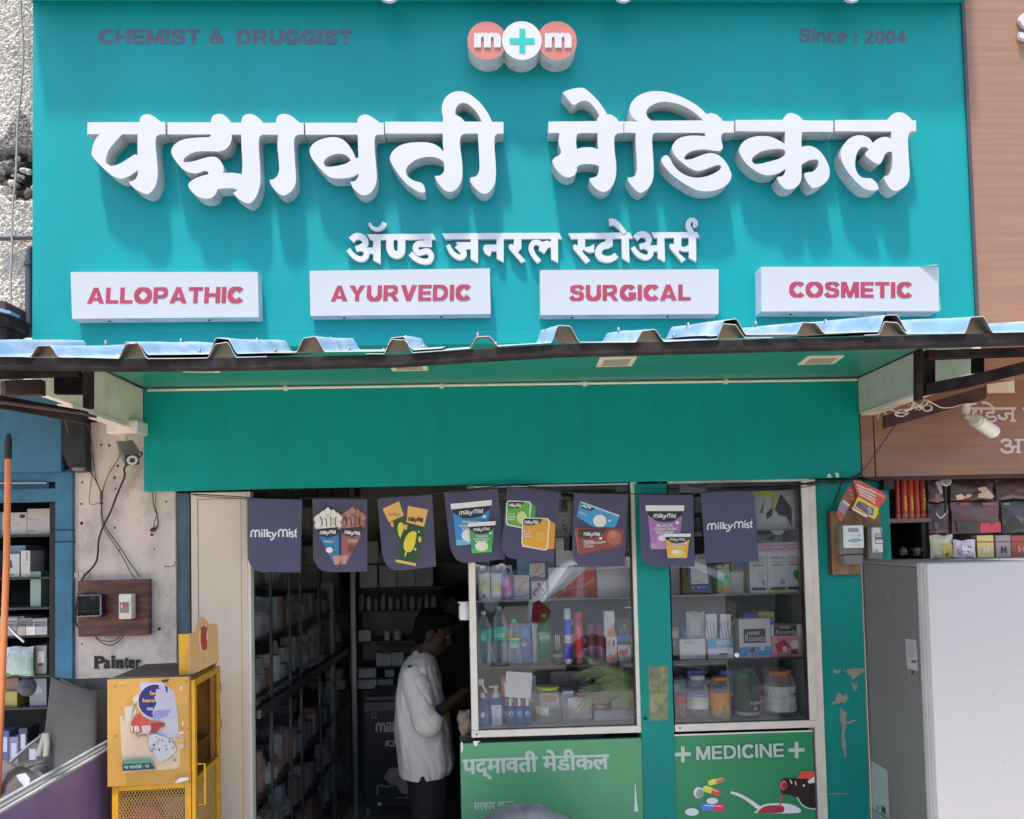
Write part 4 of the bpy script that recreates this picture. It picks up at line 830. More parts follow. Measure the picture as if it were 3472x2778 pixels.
def bottle(lab, fr, cx, y0, wpx, zb, Y, mt, prof, cap=None, label=None, cat='bottle', grp=None, name='bottle', seg=20, liquid=None, lab_art=None, capm=None, sq=1.0):
    """prof: (radius fraction, height fraction) list; label: list of (z0, z1, colour)"""
    pt = Q(fr, cx, y0, Y); sc_ = (Y-CAM.y)/FPX; R = wpx/FR[fr][2]*sc_/2; Ht = pt.z-zb
    o = thing(name, lab, cat, (pt.x, Y, zb), grp)
    b = MB(); b.lathe((pt.x, Y, zb), [(r*R, h*Ht) for r, h in prof], mt, seg, sy=sq); b.build('body', o)
    if cap: 
        b = MB(); r_, h0, h1, cc = cap; b.lathe((pt.x, Y, zb), [(r_*R*.98, h0*Ht), (r_*R, h0*Ht+.001), (r_*R, h1*Ht-.001), (r_*R*.93, h1*Ht)], capm or pr(cc), 18); b.build('cap', o)
    if liquid:
        b = MB(); b.lathe((pt.x, Y, zb), [(r*R*.93, max(h, .01)*Ht) for r, h in prof if h <= liquid[0]], liquid[1], 16, sy=sq); b.build('liquid', o)
    if label:
        for z0, z1, cc in label:
            b = MB(); b.lathe((pt.x, Y, zb), [(R*1.012*r_at(prof, z0), z0*Ht), (R*1.012*r_at(prof, (z0+z1)/2), (z0+z1)/2*Ht), (R*1.012*r_at(prof, z1), z1*Ht)], pr(cc) if isinstance(cc, str) else cc, 24, sy=sq); b.build('label_band', o)
    if lab_art:
        def wp(x, y, YY):   # cylinder wrap: x 0..100 across visible half, y 0..100 bottom up fraction of height
            an = math.asin(max(-.985, min(.985, (x-50)/50*.985))); rr = R*1.03*r_at(prof, max(0, min(1, (100-y)/100)))+(Y-YY)
            return Vector((pt.x+rr*math.sin(an), Y-rr*math.cos(an)*sq, zb+Ht*(100-y)/100))
        a = Art('p', Y, step=.0002, warp=wp); lab_art(a); a.build('printed_label', o)
    return o
def r_at(prof, h):
    for (r0, h0), (r1, h1) in zip(prof, prof[1:]):
        if h0 <= h <= h1 and h1 > h0: return r0+(r1-r0)*(h-h0)/(h1-h0)
    return prof[-1][0]
PB = [(.0, 0), (.85, .004), (.98, .03), (1, .08), (.96, .14), (1, .18), (1, .30), (.97, .42), (1, .46), (1, .60), (.98, .68), (.86, .77), (.60, .86), (.36, .91), (.32, .95), (.32, .97)]
PCAN = [(0, 0), (.8, .003), (.86, .02), (1, .06), (1, .90), (.86, .965), (.82, .975), (.82, .99), (.0, .985)]
PJAR = [(0, 0), (.9, .005), (1, .04), (1, .30), (.97, .36), (1, .42), (1, .72), (.92, .80), (.75, .86), (.72, .90), (.72, .95)]
PSPR = [(0, 0), (.92, .01), (1, .04), (1, .50), (.9, .58), (.55, .66), (.38, .70), (.36, .78)]
# ------------------------------------------------------------------ window 1 goods
z = ZS1['s1']
def wb_art(big):
    def f(a):
        a.poly([(12,47),(88,47),(88,63),(12,63)], '#16907c') if False else None
        a.text('Bisleri', (22, 36, 82, 44), '#e8f4ee')
    return f
bottle('water bottle with teal band, leftmost on the second shelf', 'd1', 405, 1372, 132, z, .115, M_PCLEAR, PB, (.34, .93, .99, '#e8e8e8'), [(.45, .66, '#12947f')], lab_art=lambda a: a.text('Bis', (30, 40, 62, 51), '#dff0ea'), liquid=(.86, plasticclear('water', (.9, .94, .96), .06)), grp='big water bottles in the left window')
bottle('water bottle with teal band and teal cap, second from left on the second shelf', 'd1', 560, 1325, 150, z, .15, M_PCLEAR, PB, (.34, .93, .99, '#4f9c98'), [(.44, .65, '#12947f')], lab_art=lambda a: a.text('Bisleri', (14, 41, 88, 52), '#dff0ea'), liquid=(.86, plasticclear('water', (.9, .94, .96), .06)), grp='big water bottles in the left window')
bottle('half litre water bottle with yellow and teal band and green cap', 'd1', 708, 1452, 130, z, .12, M_PCLEAR, PB, (.40, .92, .99, '#17a37e'), [(.38, .56, '#0f8a74'), (.56, .60, '#d8c83a')], lab_art=lambda a: a.text('Bisleri', (16, 47, 86, 60), '#dff0ea'))
bottle('green fizzy drink bottle between the water bottle and the black can', 'd1', 1000, 1400, 150, z, .16, M_PGREEN, PB, (.34, .93, .99, '#1e8a4a'), [(.44, .64, '#1d7a40')], lab_art=lambda a: a.text('Sprite', (14, 38, 84, 53), '#cfe8cf'))
bottle('black energy drink can with a pale claw mark', 'd1', 1130, 1570, 122, z, .12, pr('#141414'), PCAN, cat='can', name='drink_can', lab_art=lambda a: (a.stroke([(35, 12), (38, 30), (34, 52)], (7, 2), '#9fd08a'), a.stroke([(50, 12), (52, 34), (50, 60)], (7, 2), '#9fd08a'), a.stroke([(64, 12), (64, 30), (68, 52)], (7, 2), '#9fd08a'), a.text('MONSTER', (14, 68, 88, 77), '#b8b8b8')))
bottle('tall slim blue and silver energy drink can', 'd1', 1232, 1345, 72, z, .11, pr('#c4c9d6'), PCAN, label=[(.10, .38, '#2b2f9c'), (.52, .80, '#3a45b0')], cat='can', name='drink_can', lab_art=lambda a: a.text('Red', (20, 55, 80, 60), '#c8313a'))
bottle('tall slim red drink can beside the blue one', 'd1', 1338, 1385, 92, z, .13, pr('#b32e34'), PCAN, label=[(.05, .12, '#2a1517'), (.80, .9, '#7a2a2c')], cat='can', name='drink_can', lab_art=lambda a: (a.stroke([(30, 30), (60, 38), (40, 55)], 10, '#d66a5c')))
for k_, (cx, lab_) in enumerate(((1460, 'dark maroon drink can left of its twin'), (1556, 'dark maroon drink can right of its twin'))):
    bottle(lab_, 'd1', cx, 1500, 84, z, .17, pr('#5e2a30'), PCAN, cat='can', name='drink_can', grp='maroon cans in the left window', lab_art=lambda a: a.stroke([(40, 60), (55, 66), (45, 76), (60, 84)], 5, '#a0696c'))
gbox('upright pale carton with a coral picture, under its twin by the window edge', 'd1', 1618, 1632, 1722, z, .13, '#d9c4bd', dep=.05, art=lambda a: (a.rect(0, 0, 100, 52, '#dcd5ce'), a.poly([(0,100),(0,78),(30,66),(60,74),(100,60),(100,100)], '#d9785c'), a.rect(60, 12, 82, 34, '#55463f'), a.text('Nut', (10,10,42,34), '#b86b52')))
gbox('pale carton with coral flowers stacked on top of its twin', 'd1', 1595, 1378, 1698, Q('d1', 1600, 1630, .13).z, .13, '#ddd6cf', dep=.05, art=lambda a: (a.text('Nutri', (14,8,40,46), '#c07a63'), a.poly([(20,100),(30,70),(55,75),(80,50),(100,46),(100,100)], '#c56a50'), a.disc(50, 60, 10, '#d99a86')))
gbox('small square card showing red lips', 'd1', 1732, 1712, 1862, z, .15, '#c9b4a4', dep=.02, art=lambda a: (a.poly([(5,45),(25,18),(48,30),(70,12),(80,40),(45,75)], '#a83a3a'), a.stroke([(12,44),(45,42),(76,38)], 4, '#6e2222')))
gbox('thin clear plastic pack behind the lips card', 'd1', 1715, 1450, 1860, z, .22, '#5a5654', dep=.03, art=lambda a: (a.disc(30, 30, 8, '#8a8886'), a.disc(55, 20, 7, '#8f8c8a'), a.disc(70, 40, 9, '#7f7d7b')))
# pouches shelf 2
z = ZS1['s2']
def pouch(lab, fr, x0, y0, x1, zb, Y, col, art=None, cat='pouch', name='snack_pouch', grp=None, seed=1, puff=.018, k=None):
    pa, pb = Q(fr, x0, y0, Y), Q(fr, x1, y0, Y); w_ = pb.x-pa.x; h_ = pa.z-zb; N = 10; vs = []
    rnd = random.Random(seed)
    for j in range(N+1):
        for i in range(N+1):
            u, v = i/N, j/N; e = math.sin(math.pi*u)**.6*math.sin(math.pi*min(1, v*1.02))**.5 if 0 < u < 1 and 0 < v < 1 else 0
            wr = noise.noise(Vector((u*5+seed, v*5, seed)))*.006
            vs.append((pa.x+w_*(u+.05*(.5-u)*math.sin(math.pi*v)), Y-puff*e+wr, zb+h_*v+.003*math.sin(u*9+seed)))
    o = thing(name, lab, cat, (pa.x, Y, zb), grp); b = MB(); m_ = mat('foil_'+col.strip('#')+name, obs(col, k or KP), rough=.28, var=.1, scale=30)
    b.add(vs, [(j*(N+1)+i, j*(N+1)+i+1, (j+1)*(N+1)+i+1, (j+1)*(N+1)+i) for j in range(N) for i in range(N)], m_, True)
    bk = [(x, 2*Y-y+.004, z_) for x, y, z_ in vs]; b.add(bk, [(j*(N+1)+i, (j+1)*(N+1)+i, (j+1)*(N+1)+i+1, j*(N+1)+i+1) for j in range(N) for i in range(N)], m_, True)
    b.build('bag', o)
    if art:
        def wp(x, y, YY):
            u, v = x/100, 1-y/100; e = math.sin(math.pi*min(.999, max(.001, u)))**.6*math.sin(math.pi*min(.999, max(.001, v)))**.5
            return Vector((pa.x+w_*u, Y-puff*e-.0045-(Y-YY), zb+h_*v))
        a = Art('p', Y, step=.0003, warp=wp, k=k); art(a); a.build('printed_face', o)
    return o
pouch('yellow green snack pouch with a cow picture, leftmost on the third shelf', 'd1', 358, 1002, 470, z, .12, '#dfe0d8', lambda a: (a.poly([(8,8),(92,8),(88,60),(50,72),(12,62)], '#a5a83e'), a.poly([(20,76),(50,74),(60,90),(30,94)], '#25201f'), a.text('Mi', (30,30,70,55), '#5c8a32')), seed=2)
pouch('white snack pouch with an orange flower, middle of the three pouches', 'd1', 476, 1002, 590, z, .13, '#ded9d6', lambda a: (a.poly([(30,40),(60,34),(75,60),(55,72),(35,62)], '#e0a84c'), a.poly([(20,70),(80,64),(86,88),(20,92)], '#e0bdb4')), seed=5)
pouch('pink snack pouch, rightmost of the three pouches', 'd1', 590, 1040, 698, z, .125, '#c4779a', lambda a: (a.rect(40, 10, 52, 90, '#d79ab4'), a.text('Oh', (60,12,86,30), '#8d3c62')), seed=7)
BR = '#e0bda8'
def arm(a): a.rect(0, 0, 100, 78, '#d9c0b2'); a.poly([(5,84),(100,78),(100,100),(5,100)], '#dfe0e6'); a.poly([(18,66),(58,24),(84,22),(84,32),(62,36),(34,74)], '#b58a70'); a.text('Thermo', (8,6,92,14), '#c77b62'); a.stroke([(0,88),(40,92),(100,80)], 3, '#3a3f5a')
gbox('peach carton showing a raised forearm, beside the pink pouch', 'd1', 700, 1022, 856, z, .15, '#d8d4d4', art=arm)
gbox('peach carton with a limb picture lying on the lady carton', 'd1', 858, 900, 1012, Q('d1', 900, 1040, .15).z, .15, '#d9ccc4', dep=.05, art=lambda a: (a.poly([(20,70),(60,20),(80,20),(40,85)], '#b58a70'), a.stroke([(0,85),(50,95),(100,70)], 5, '#4a4f6a')))
gbox('white carton showing a woman in a pink top', 'd1', 875, 1045, 1022, z, .14, '#dedce0', art=lambda a: (a.rect(0, 0, 100, 18, '#7d5a72'), a.poly([(38,46),(66,46),(72,100),(30,100)], '#d8748a'), a.disc(52, 34, 9, '#6b4535', ry=11), a.stroke([(38,50),(15,74),(34,88)], 8, '#6b4535'), a.stroke([(66,50),(90,72),(74,90)], 8, '#6b4535')))
gbox('red and white slanted carton with big pink shapes, centre of the third shelf', 'd1', 1045, 945, 1518, z, .17, '#c2524c', dep=.12, art=lambda a: (a.poly([(0,0),(82,0),(45,55),(30,70),(0,100)], '#dfb7c4'), a.stroke([(10,100),(40,72),(70,66),(95,40)], 5, '#d67a5c'), a.stroke([(8,60),(20,40),(38,50),(30,78)], 3, '#e6c8d0'), a.rect(48, 76, 80, 100, '#cf6a6c')))
gbox('plain white carton with faint leg pictures, right end of the third shelf', 'd1', 1524, 938, 1885, z, .15, '#d0c5bf', dep=.10, art=lambda a: (a.poly([(48,5),(62,8),(60,60),(66,88),(50,92),(46,60)], '#bfb2ac'), a.poly([(72,0),(86,4),(84,60),(78,80),(72,60)], '#c2b5ae'), a.rect(0, 0, 100, 2, '#eceae6')))
gbox('white carton with a round black speaker picture', 'd1', 592, 925, 686, Q('d1', 600, 1025, .17).z, .19, '#cfccc8', dep=.05, art=lambda a: (a.disc(50, 60, 30, '#2a2628', ry=34)))
# third shelf up, behind the flags
z = ZS1['s3']
gbox('white carton with three dark button pictures, peeking right of the square tubs flag', 'd1', 1128, 400, 1250, z, .15, '#cfc6c0', art=lambda a: (a.rect(46, 34, 64, 44, '#35302f'), a.rect(46, 50, 64, 64, '#4a4543'), a.rect(46, 68, 64, 78, '#35302f'), a.poly([(66,70),(78,50),(84,90),(66,96)], '#3a2a2c'), a.rect(5, 10, 88, 16, '#8d8683')))
gbox('tall pale carton beside the three button carton', 'd1', 1243, 285, 1420, z, .16, '#d6cdc8', art=lambda a: (a.disc(40, 36, 18, '#8a7f7c', ry=12)))
gbox('grey white carton below the flags, left of the long one', 'd1', 1118, 655, 1196, Q('d1', 1118, 925, .2).z, .2, '#c6bdb8', art=lambda a: (a.rect(20, 4, 80, 14, '#a89a96'), a.lines(20, 60, 60, 90, 4, '#a8a09c')))
gbox('pale carton stacked on the red carton', 'd1', 1196, 780, 1330, Q('d1', 1196, 925, .2).z, .2, '#cfc8c6', art=lambda a: a.lines(10, 20, 80, 70, 3, '#a8a09c'))
gbox('white strip carton on the top right of the left window', 'd1', 1520, 880, 1860, Q('d1', 1520, 935, .2).z, .21, '#dad8d6')
gbox('maroon carton with pale print at the right edge of the left window', 'd1', 1808, 745, 1880, Q('d1', 1808, 838, .15).z, .15, '#4f2a38', art=lambda a: a.text('eis', (10,10,70,40), '#b79aa6'))
gbox('white carton under the maroon one', 'd1', 1824, 838, 1882, Q('d1', 1824, 935, .15).z, .15, '#cfc8c2')
gbox('white card box at the upper left of the left window', 'd1', 545, 140, 632, Q('d1', 545, 600, .2).z, .22, '#bfb6b6', art=lambda a: (a.disc(50, 55, 26, '#352c2e', ry=10), a.rect(10, 70, 90, 92, '#b58a9a')))
gbox('white carton at the top right of the left window', 'd1', 1712, 150, 1828, Q('d1', 1712, 200, .15).z, .15, '#a8a4a2')
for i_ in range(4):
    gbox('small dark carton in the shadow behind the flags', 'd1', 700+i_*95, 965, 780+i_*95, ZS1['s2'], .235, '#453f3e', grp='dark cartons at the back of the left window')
# bottom of window 1
z = ZS1['floor']
def trig(o, x, zt, Y, s=1.0):
    b = MB(); b.box(x-.012*s, x+.012*s, Y-.012*s, Y+.02*s, zt-.02*s, zt+.006*s, pr('#d8d6d8')); b.slab([(x+.008*s, Y-.006, zt-.015*s), (x+.028*s, Y-.006, zt-.055*s), (x+.021*s, Y-.006, zt-.058*s), (x, Y-.006, zt-.02*s)], (0, .01, 0), pr('#cfccd2')); b.build('trigger', o)
def blue_label(a): a.rect(14, 46, 86, 92, '#b9d3ea'); a.rect(14, 46, 86, 53, '#5b93c8'); a.text('Zyto', (18, 55, 62, 60), '#37588a'); a.disc(50, 68, 18, '#7aa7d6', ry=7); a.rect(60, 80, 84, 90, '#3a5e96')
o = bottle('trigger spray bottle of blue liquid at the left end of the window floor', 'd2', 395, 500, 110, z, .12, M_WATER, PSPR, (.42, .74, .86, '#dcdce0'), lab_art=blue_label, name='spray_bottle')
trig(o, Q('d2', 385, 500, .12).x, Q('d2', 385, 430, .12).z, .12)
o = thing('pump_bottle', 'square pump bottle of blue liquid beside the trigger spray', 'bottle', (Q('d2', 450, 800, .13).x, .13, z))
pa, pb = Q('d2', 452, 585, .13), Q('d2', 606, 585, .13)
b = MB(); b.box(pa.x, pb.x, .13, .19, z, pa.z-.01, M_WATER); b.build('body', o, bevel=.008)
b = MB(); b.lathe(((pa.x+pb.x)/2, .16, pa.z-.012), [(.022, 0), (.020, .02), (.009, .024), (.009, .045), (.014, .047), (.014, .055)], pr('#d0d0d4'), 14); b.box((pa.x+pb.x)/2-.03, (pa.x+pb.x)/2, .153, .167, pa.z+.034, pa.z+.042, pr('#d0d0d4')); b.build('pump', o)
a = Art('d2', .1295); a.poly([(485,676),(580,672),(588,866),(494,874)], '#c3d2e6'); a.lines(496, 690, 575, 850, 14, '#7d93b5', .4); a.disc(545, 700, 10, '#4f7f5c'); a.build('printed_label', o)
for i_, (cx, lab_) in enumerate(((672, 'small blue spray bottle, left one of the front three'), (757, 'small blue spray bottle, middle one of the front three'), (836, 'small blue spray bottle, right one of the front three'))):
    bottle(lab_, 'd2', cx, 590, 80, z, .12, M_WATER, PSPR, (.45, .68, .995, '#dcdde2'), lab_art=lambda a: (a.rect(6, 38, 94, 88, '#a9c8e8'), a.rect(6, 38, 94, 44, '#35558a'), a.disc(50, 58, 30, '#5f93cc', ry=9), a.rect(8, 78, 60, 87, '#33456e')), grp='small blue spray bottles', name='spray_bottle')
for i_, (cx, lab_) in enumerate(((625, 'small blue spray bottle behind, at the left'), (716, 'small blue spray bottle behind, in the middle'), (795, 'small blue spray bottle behind, at the right'))):
    bottle(lab_, 'd2', cx, 612, 62, z, .20, M_WATER, PSPR, (.45, .68, .995, '#cfd0d6'), [(.12, .48, '#8fb2da')], grp='small blue spray bottles behind', name='spray_bottle')
a = Art('d2', .09); a.poly([(632,340),(888,356),(872,612),(615,590)], '#cfcfd8', depth=.001); a.lines(645, 362, 860, 420, 4, '#9a9aa8', .35); a.lines(640, 440, 850, 580, 9, '#b4b4c0', .3); a.disc(795, 440, 14, '#f2f2f6', ry=30); a.poly([(640,505),(680,470),(700,520),(690,560)], '#c3c3ce')
tag(a.mb.build('paper_sheet', origin=Q('d2', 750, 480, .09)), 'white printed sheet taped inside the glass above the blue spray bottles', 'paper')
o = bottle('clear plastic jar with a yellow lid on the window floor', 'd2', 1040, 480, 275, z, .18, M_PCLEAR, PJAR, (.80, .90, .995, '#d9b83c'), liquid=(.34, plasticclear('pale_goods', (.8, .8, .76), .55, (.5, .48, .44))), lab_art=lambda a: (a.poly([(8,52),(48,54),(48,76),(20,76),(6,66)], '#d9d6cc'), a.poly([(4,54),(18,52),(20,76),(6,70)], '#cfc04a')), name='jar', cat='jar')
pouch('crinkled clear packet of pale sweets right of the yellow lid jar', 'd2', 1235, 600, 1475, z, .19, '#a89f98', lambda a: (a.poly([(30,30),(50,40),(45,70),(28,60)], '#cfc9c4'), a.poly([(70,20),(85,30),(80,60),(66,50)], '#b3ad80'), a.text('Z', (40,60,55,75), '#e4e0de')), seed=11, name='sweet_packet')
gbox('long grey carton with pale block capitals at the right of the window floor', 'd2', 1500, 728, 1888, z, .16, '#9b9791', dep=.10, art=lambda a: (a.text('HELL', (6,40,30,68), '#dcdad6', bold=.03), a.text('CLASSIC', (52,42,96,62), '#bdbab4'), a.rect(0, 0, 100, 4, '#c2beb8'), a.disc(38, 52, 4, '#c8c5c0', ry=12)))
gbox('grey box with a pale lid behind the long grey carton', 'd2', 1525, 600, 1765, ZS1['floor'], .27, '#8b8a8c', dep=.05, art=lambda a: a.rect(0, 0, 100, 12, '#b2b4b8'))
gbox('large dim poster card leaning at the back of the window floor', 'd2', 1062, 340, 1465, ZS1['floor'], .36, '#5c5452', dep=.02, art=lambda a: (a.poly([(0,0),(100,0),(98,18),(2,26)], '#6f6a6c'), a.lines(10, 34, 90, 60, 4, '#463f3e', .4)))
# palm frond
pl = thing('palm_frond', 'green artificial palm fronds arching in from the right of the left window', 'plant', Q('d2', 1890, 860, .13))
M_LEAF = mat('palm_leaf', (.22, .31, .13), rough=.45, var=.35, scale=15)
b = MB(); stem = smooth3([Q('d2', 1905, 850, .11), Q('d2', 1880, 640, .10), Q('d2', 1800, 560, .09), Q('d2', 1640, 530, .085), Q('d2', 1430, 560, .08)], 8); b.tube(stem, .003, M_LEAF, 6)
st2 = smooth3([Q('d2', 1905, 640, .12), Q('d2', 1880, 520, .11), Q('d2', 1760, 420, .10), Q('d2', 1620, 360, .09), Q('d2', 1480, 300, .085)], 8); b.tube(st2, .003, M_LEAF, 6)
b.tube([Q('d2', 1915, 860, .145), Q('d2', 1912, 300, .15)], .005, M_LEAF, 8); b.build('stem', pl)
def leaflet(p0, d, L_, w_):
    b = MB(); n = 6; vs = []
    side = d.cross(Vector((0, 1, 0))).normalized()
    for i in range(n+1):
        t = i/n; c0 = p0+d*L_*t+Vector((0, -.01*t, -.018*L_/.12*t*t*1.2)); ww = w_*(math.sin(math.pi*min(1, t*.9+.08))**.7)*(1-t*.4)
        vs += [c0+side*ww/2, c0-side*ww/2]
    b.add(vs, [(2*i, 2*i+1, 2*i+3, 2*i+2) for i in range(n)], M_LEAF, True); b.build('leaflet', pl)
rnd = random.Random(3)
for S_, up in ((stem, 1), (st2, 1)):
    for i in range(3, len(S_)-1):
        t = i/len(S_); d0 = (S_[i]-S_[i-1]).normalized()
        for sg_ in (-1, 1):
            nrm = Vector((-d0.z, 0, d0.x))*sg_
            d = (d0*.75+nrm*(.8-.3*t)+Vector((0, rnd.uniform(-.15, .15), 0))).normalized()
            leaflet(S_[i], d, rnd.uniform(.09, .15)*(1-.35*t), .008)
# ------------------------------------------------------------------ window 2 goods
z = ZS2['s3']
gbox('white carton with a yellow top band and black wing shapes', 'd3', 1210, 178, 1612, z, .13, '#dcd8d4', dep=.10, art=lambda a: (a.rect(0, 4, 52, 14, '#e0a52e'), a.poly([(66,10),(92,48),(90,98),(78,70),(60,66),(50,50),(58,30)], '#1a1718'), a.poly([(24,28),(28,10),(20,60),(12,58)], '#56504e'), a.poly([(40,14),(52,14),(50,40),(44,44)], '#c98f2a'), a.disc(55, 92, 22, '#d9e2ea', ry=24), a.poly([(28,60),(46,44),(44,64),(30,76)], '#2c2727')))
pouch('lilac tissue pack with a dark oval mark at the top of the right window', 'd3', 470, 112, 905, Q('d3', 470, 212, .13).z, .14, '#b79ab8', lambda a: (a.disc(42, 22, 24, '#241f2b', ry=26), a.text('MERRY', (26, 14, 58, 30), '#b9b4c4'), a.rect(60, 50, 98, 96, '#3c3a4c')), seed=13, name='tissue_pack', puff=.01)
gbox('dim card behind the two right flags', 'd3', 620, 250, 690, Q('d3', 620, 640, .16).z, .17, '#8fa3b4', dep=.02, art=lambda a: (a.rect(0, 40, 100, 62, '#3c4a63'), a.rect(10, 52, 80, 64, '#b3b6bd')))
gbox('grey flat box on the right window upper shelf', 'd3', 1252, 612, 1495, Q('d3', 1252, 705, .2).z, .2, '#76777a', dep=.08, art=lambda a: a.poly([(30,60),(70,10),(60,80)], '#26282b'))
z = ZS2['s2']
def juice(a, name_, col, leafc, bandc):
    a.rect(0, 0, 100, 18, '#b98aa0'); a.rect(8, 5, 92, 14, '#c4476a'); a.rect(12, 7, 88, 12, '#d890a4'); a.text(name_, (16, 27, 88, 33), '#4c4c50'); a.rect(18, 39, 84, 40, '#6e6a6a')
    a.lines(24, 44, 90, 48, 1, '#77716f', .7); a.poly([(50,56),(80,58),(86,66),(70,78),(48,72),(40,64)], leafc); a.disc(78, 80, 11, '#3a3a3c', ry=5); a.disc(78, 80, 8, '#8a8a8a', ry=3.6); a.rect(10, 90, 90, 95, '#4a4044'); a.rect(0, 96, 100, 100, bandc)
gbox('tall herbal juice carton partly behind the right flag', 'd3', 1160, 705, 1333, z, .13, '#d0cfcc', art=lambda a: juice(a, 'GILOY', '', '#9c9f92', '#c0c0bd'), grp='tall herbal juice cartons')
gbox('tall juice carton lettered AMLA', 'd3', 1337, 700, 1525, z, .13, '#d2d1cf', art=lambda a: juice(a, 'AMLA', '', '#c6cf9a', '#b8c23a'), grp='tall herbal juice cartons')
gbox('tall juice carton lettered ALOEVERA with a green leaf', 'd3', 1512, 692, 1690, z, .135, '#d2d1cf', art=lambda a: juice(a, 'ALOEVERA', '', '#2f7a45', '#c8c8c4'), grp='tall herbal juice cartons')
gbox('small green and orange carton right of the counter card', 'd3', 848, 912, 970, z, .12, '#cfd8cc', art=lambda a: (a.rect(0, 12, 100, 72, '#5f9c6a'), a.rect(8, 18, 92, 40, '#8fbf8a'), a.rect(0, 74, 100, 100, '#dd7c52'), a.rect(40, 2, 60, 10, '#2c3a30')))
gbox('plain grey carton between the orange carton and the juices', 'd3', 968, 988, 1105, z, .16, '#9a9796')
o = thing('counter_card', 'blue edged blank counter card leaning inside the right window', 'card', Q('d3', 560, 1190, .09))
a = Art('d3', .09); a.poly([(540,820),(735,800),(800,1180),(790,1195),(585,1190)], '#3d4c63', depth=.003); a.poly([(575,830),(732,815),(765,1105),(598,1110)], '#b9bdc4'); a.text('UPI', (630,838,720,866), '#20232a'); a.lines(605, 1080, 740, 1092, 1, '#5c6470'); a.disc(612, 1142, 8, '#aeb6c2'); a.rect(662, 1134, 680, 1150, '#aeb6c2'); a.lines(690, 1136, 770, 1150, 1, '#8893a4'); a.build('card', o)
z = ZS2['s1']
gbox('white toothbrush carton with blue grey print in the right window', 'd3', 478, 1655, 730, z, .12, '#d2d2cf', dep=.05, art=lambda a: (a.text('Ajay', (16,5,60,26), '#5a5f66'), a.text('ROOTED', (8,34,62,48), '#a9b2b4'), a.lines(6, 60, 70, 90, 4, '#a8a49e'), a.stroke([(75,30),(82,60)], 4, '#b8b4ae')))
gbox('teal and white toothbrush carton right of the white one', 'd3', 755, 1652, 1005, z, .12, '#c6d2d8', dep=.05, art=lambda a: (a.rect(0, 0, 100, 46, '#3d8296'), a.rect(36, 8, 88, 28, '#cfe0e4'), a.text('Ajay', (42,10,84,26), '#23323e'), a.text('SENSOTON', (30,42,94,54), '#7fa6b4'), a.rect(44, 72, 78, 80, '#26262a'), a.rect(12, 68, 28, 88, '#9fb6c0'), a.lines(34, 86, 90, 96, 1, '#9a9aa2')))
def brushes(lab, fr, x0, y0, x1, y1, seed):
    o = thing('toothbrush_pack', lab, 'toothbrush pack', Q(fr, x0, y1, .14)); a = Art(fr, .14); a.rect(x0, y0, x1, y1, '#cfcdd0', depth=.002)
    rnd = random.Random(seed)
    for i in range(3):
        xx = x0+(x1-x0)*(i+.6)/3.4; a.stroke([(xx, y0+20), (xx-6, (y0+y1)/2), (xx+12, y1-15)], 9, rnd.choice(['#5a5560', '#f0eef0', '#7c6f76']))
        a.rect(xx-10, y0+12, xx+10, y0+70, '#f0eef2')
    a.build('pack', o)
brushes('hanging toothbrush pack above the teal carton, left one', 'd3', 738, 1405, 846, 1650, 1); brushes('hanging toothbrush pack above the teal carton, right one', 'd3', 880, 1408, 985, 1650, 2)
pouch('clear bag of pale brushes above the white toothbrush carton', 'd3', 540, 1385, 728, Q('d3', 540, 1655, .15).z, .16, '#8f8884', seed=17, name='brush_bag')
b = MB(); c0 = Q('d4', 1043, 178, YP-.004); b.lathe(c0, [(.0115, 0), (.0115, .006), (.008, .009)], pr('#e6e4e6'), 20, axis=(0, -1, 0)); tag(b.build('suction_knob', origin=c0), 'round white knob stuck on the right window glass', 'knob')
gbox('white and blue coconut sweets carton with a dark name panel', 'd3', 1062, 1452, 1372, z, .12, '#d6d6d6', dep=.08, art=lambda a: (a.rect(14, 26, 84, 62, '#3c3836'), a.text('COCONUT', (26,33,66,41), '#e2e0de', bold=.02), a.text('Roundz', (18,42,82,58), '#d2cecb'), a.rect(0, 64, 100, 94, '#2d7dc4'), a.rect(0, 64, 100, 72, '#c9d6e2'), a.disc(72, 76, 8, '#e9e9ec', ry=7), a.disc(46, 84, 7, '#e4e4e8', ry=6), a.poly([(30,86),(44,70),(52,88)], '#5a3d36'), a.disc(30, 92, 6, '#dddde2', ry=4), a.stroke([(20,96),(80,95)], 1.5, '#7db4e4')))
gbox('white and red chocolate sweets carton with a dark name panel', 'd3', 1380, 1510, 1688, z, .125, '#cfc9c7', dep=.08, art=lambda a: (a.rect(8, 0, 82, 34, '#2e2a2a'), a.rect(12, 2, 84, 3.5, '#8d8683'), a.text('CHOCO', (26,5,62,13), '#e2e0de', bold=.02), a.text('Roundz', (16,15,80,30), '#bdb6b2'), a.rect(0, 34, 100, 100, '#c0757a'), a.poly([(10,60),(40,45),(60,70),(40,86),(16,84)], '#93303e'), a.disc(74, 62, 14, '#d9c4c0', ry=13), a.rect(34, 68, 48, 84, '#d8c8c6'), a.poly([(60,78),(82,78),(82,92),(60,92)], '#5e2430')))
z = ZS2['floor']
bottle('jar of pink sweets at the left edge of the right window, half hidden', 'd4', 465, 370, 150, z, .17, M_PCLEAR, PJAR, (.74, .90, .99, '#3a3235'), [(.38, .52, '#b5485c')], liquid=(.40, mat('pink_sweets', (.55, .27, .26), rough=.5, var=.4, scale=60)), name='jar', cat='jar')
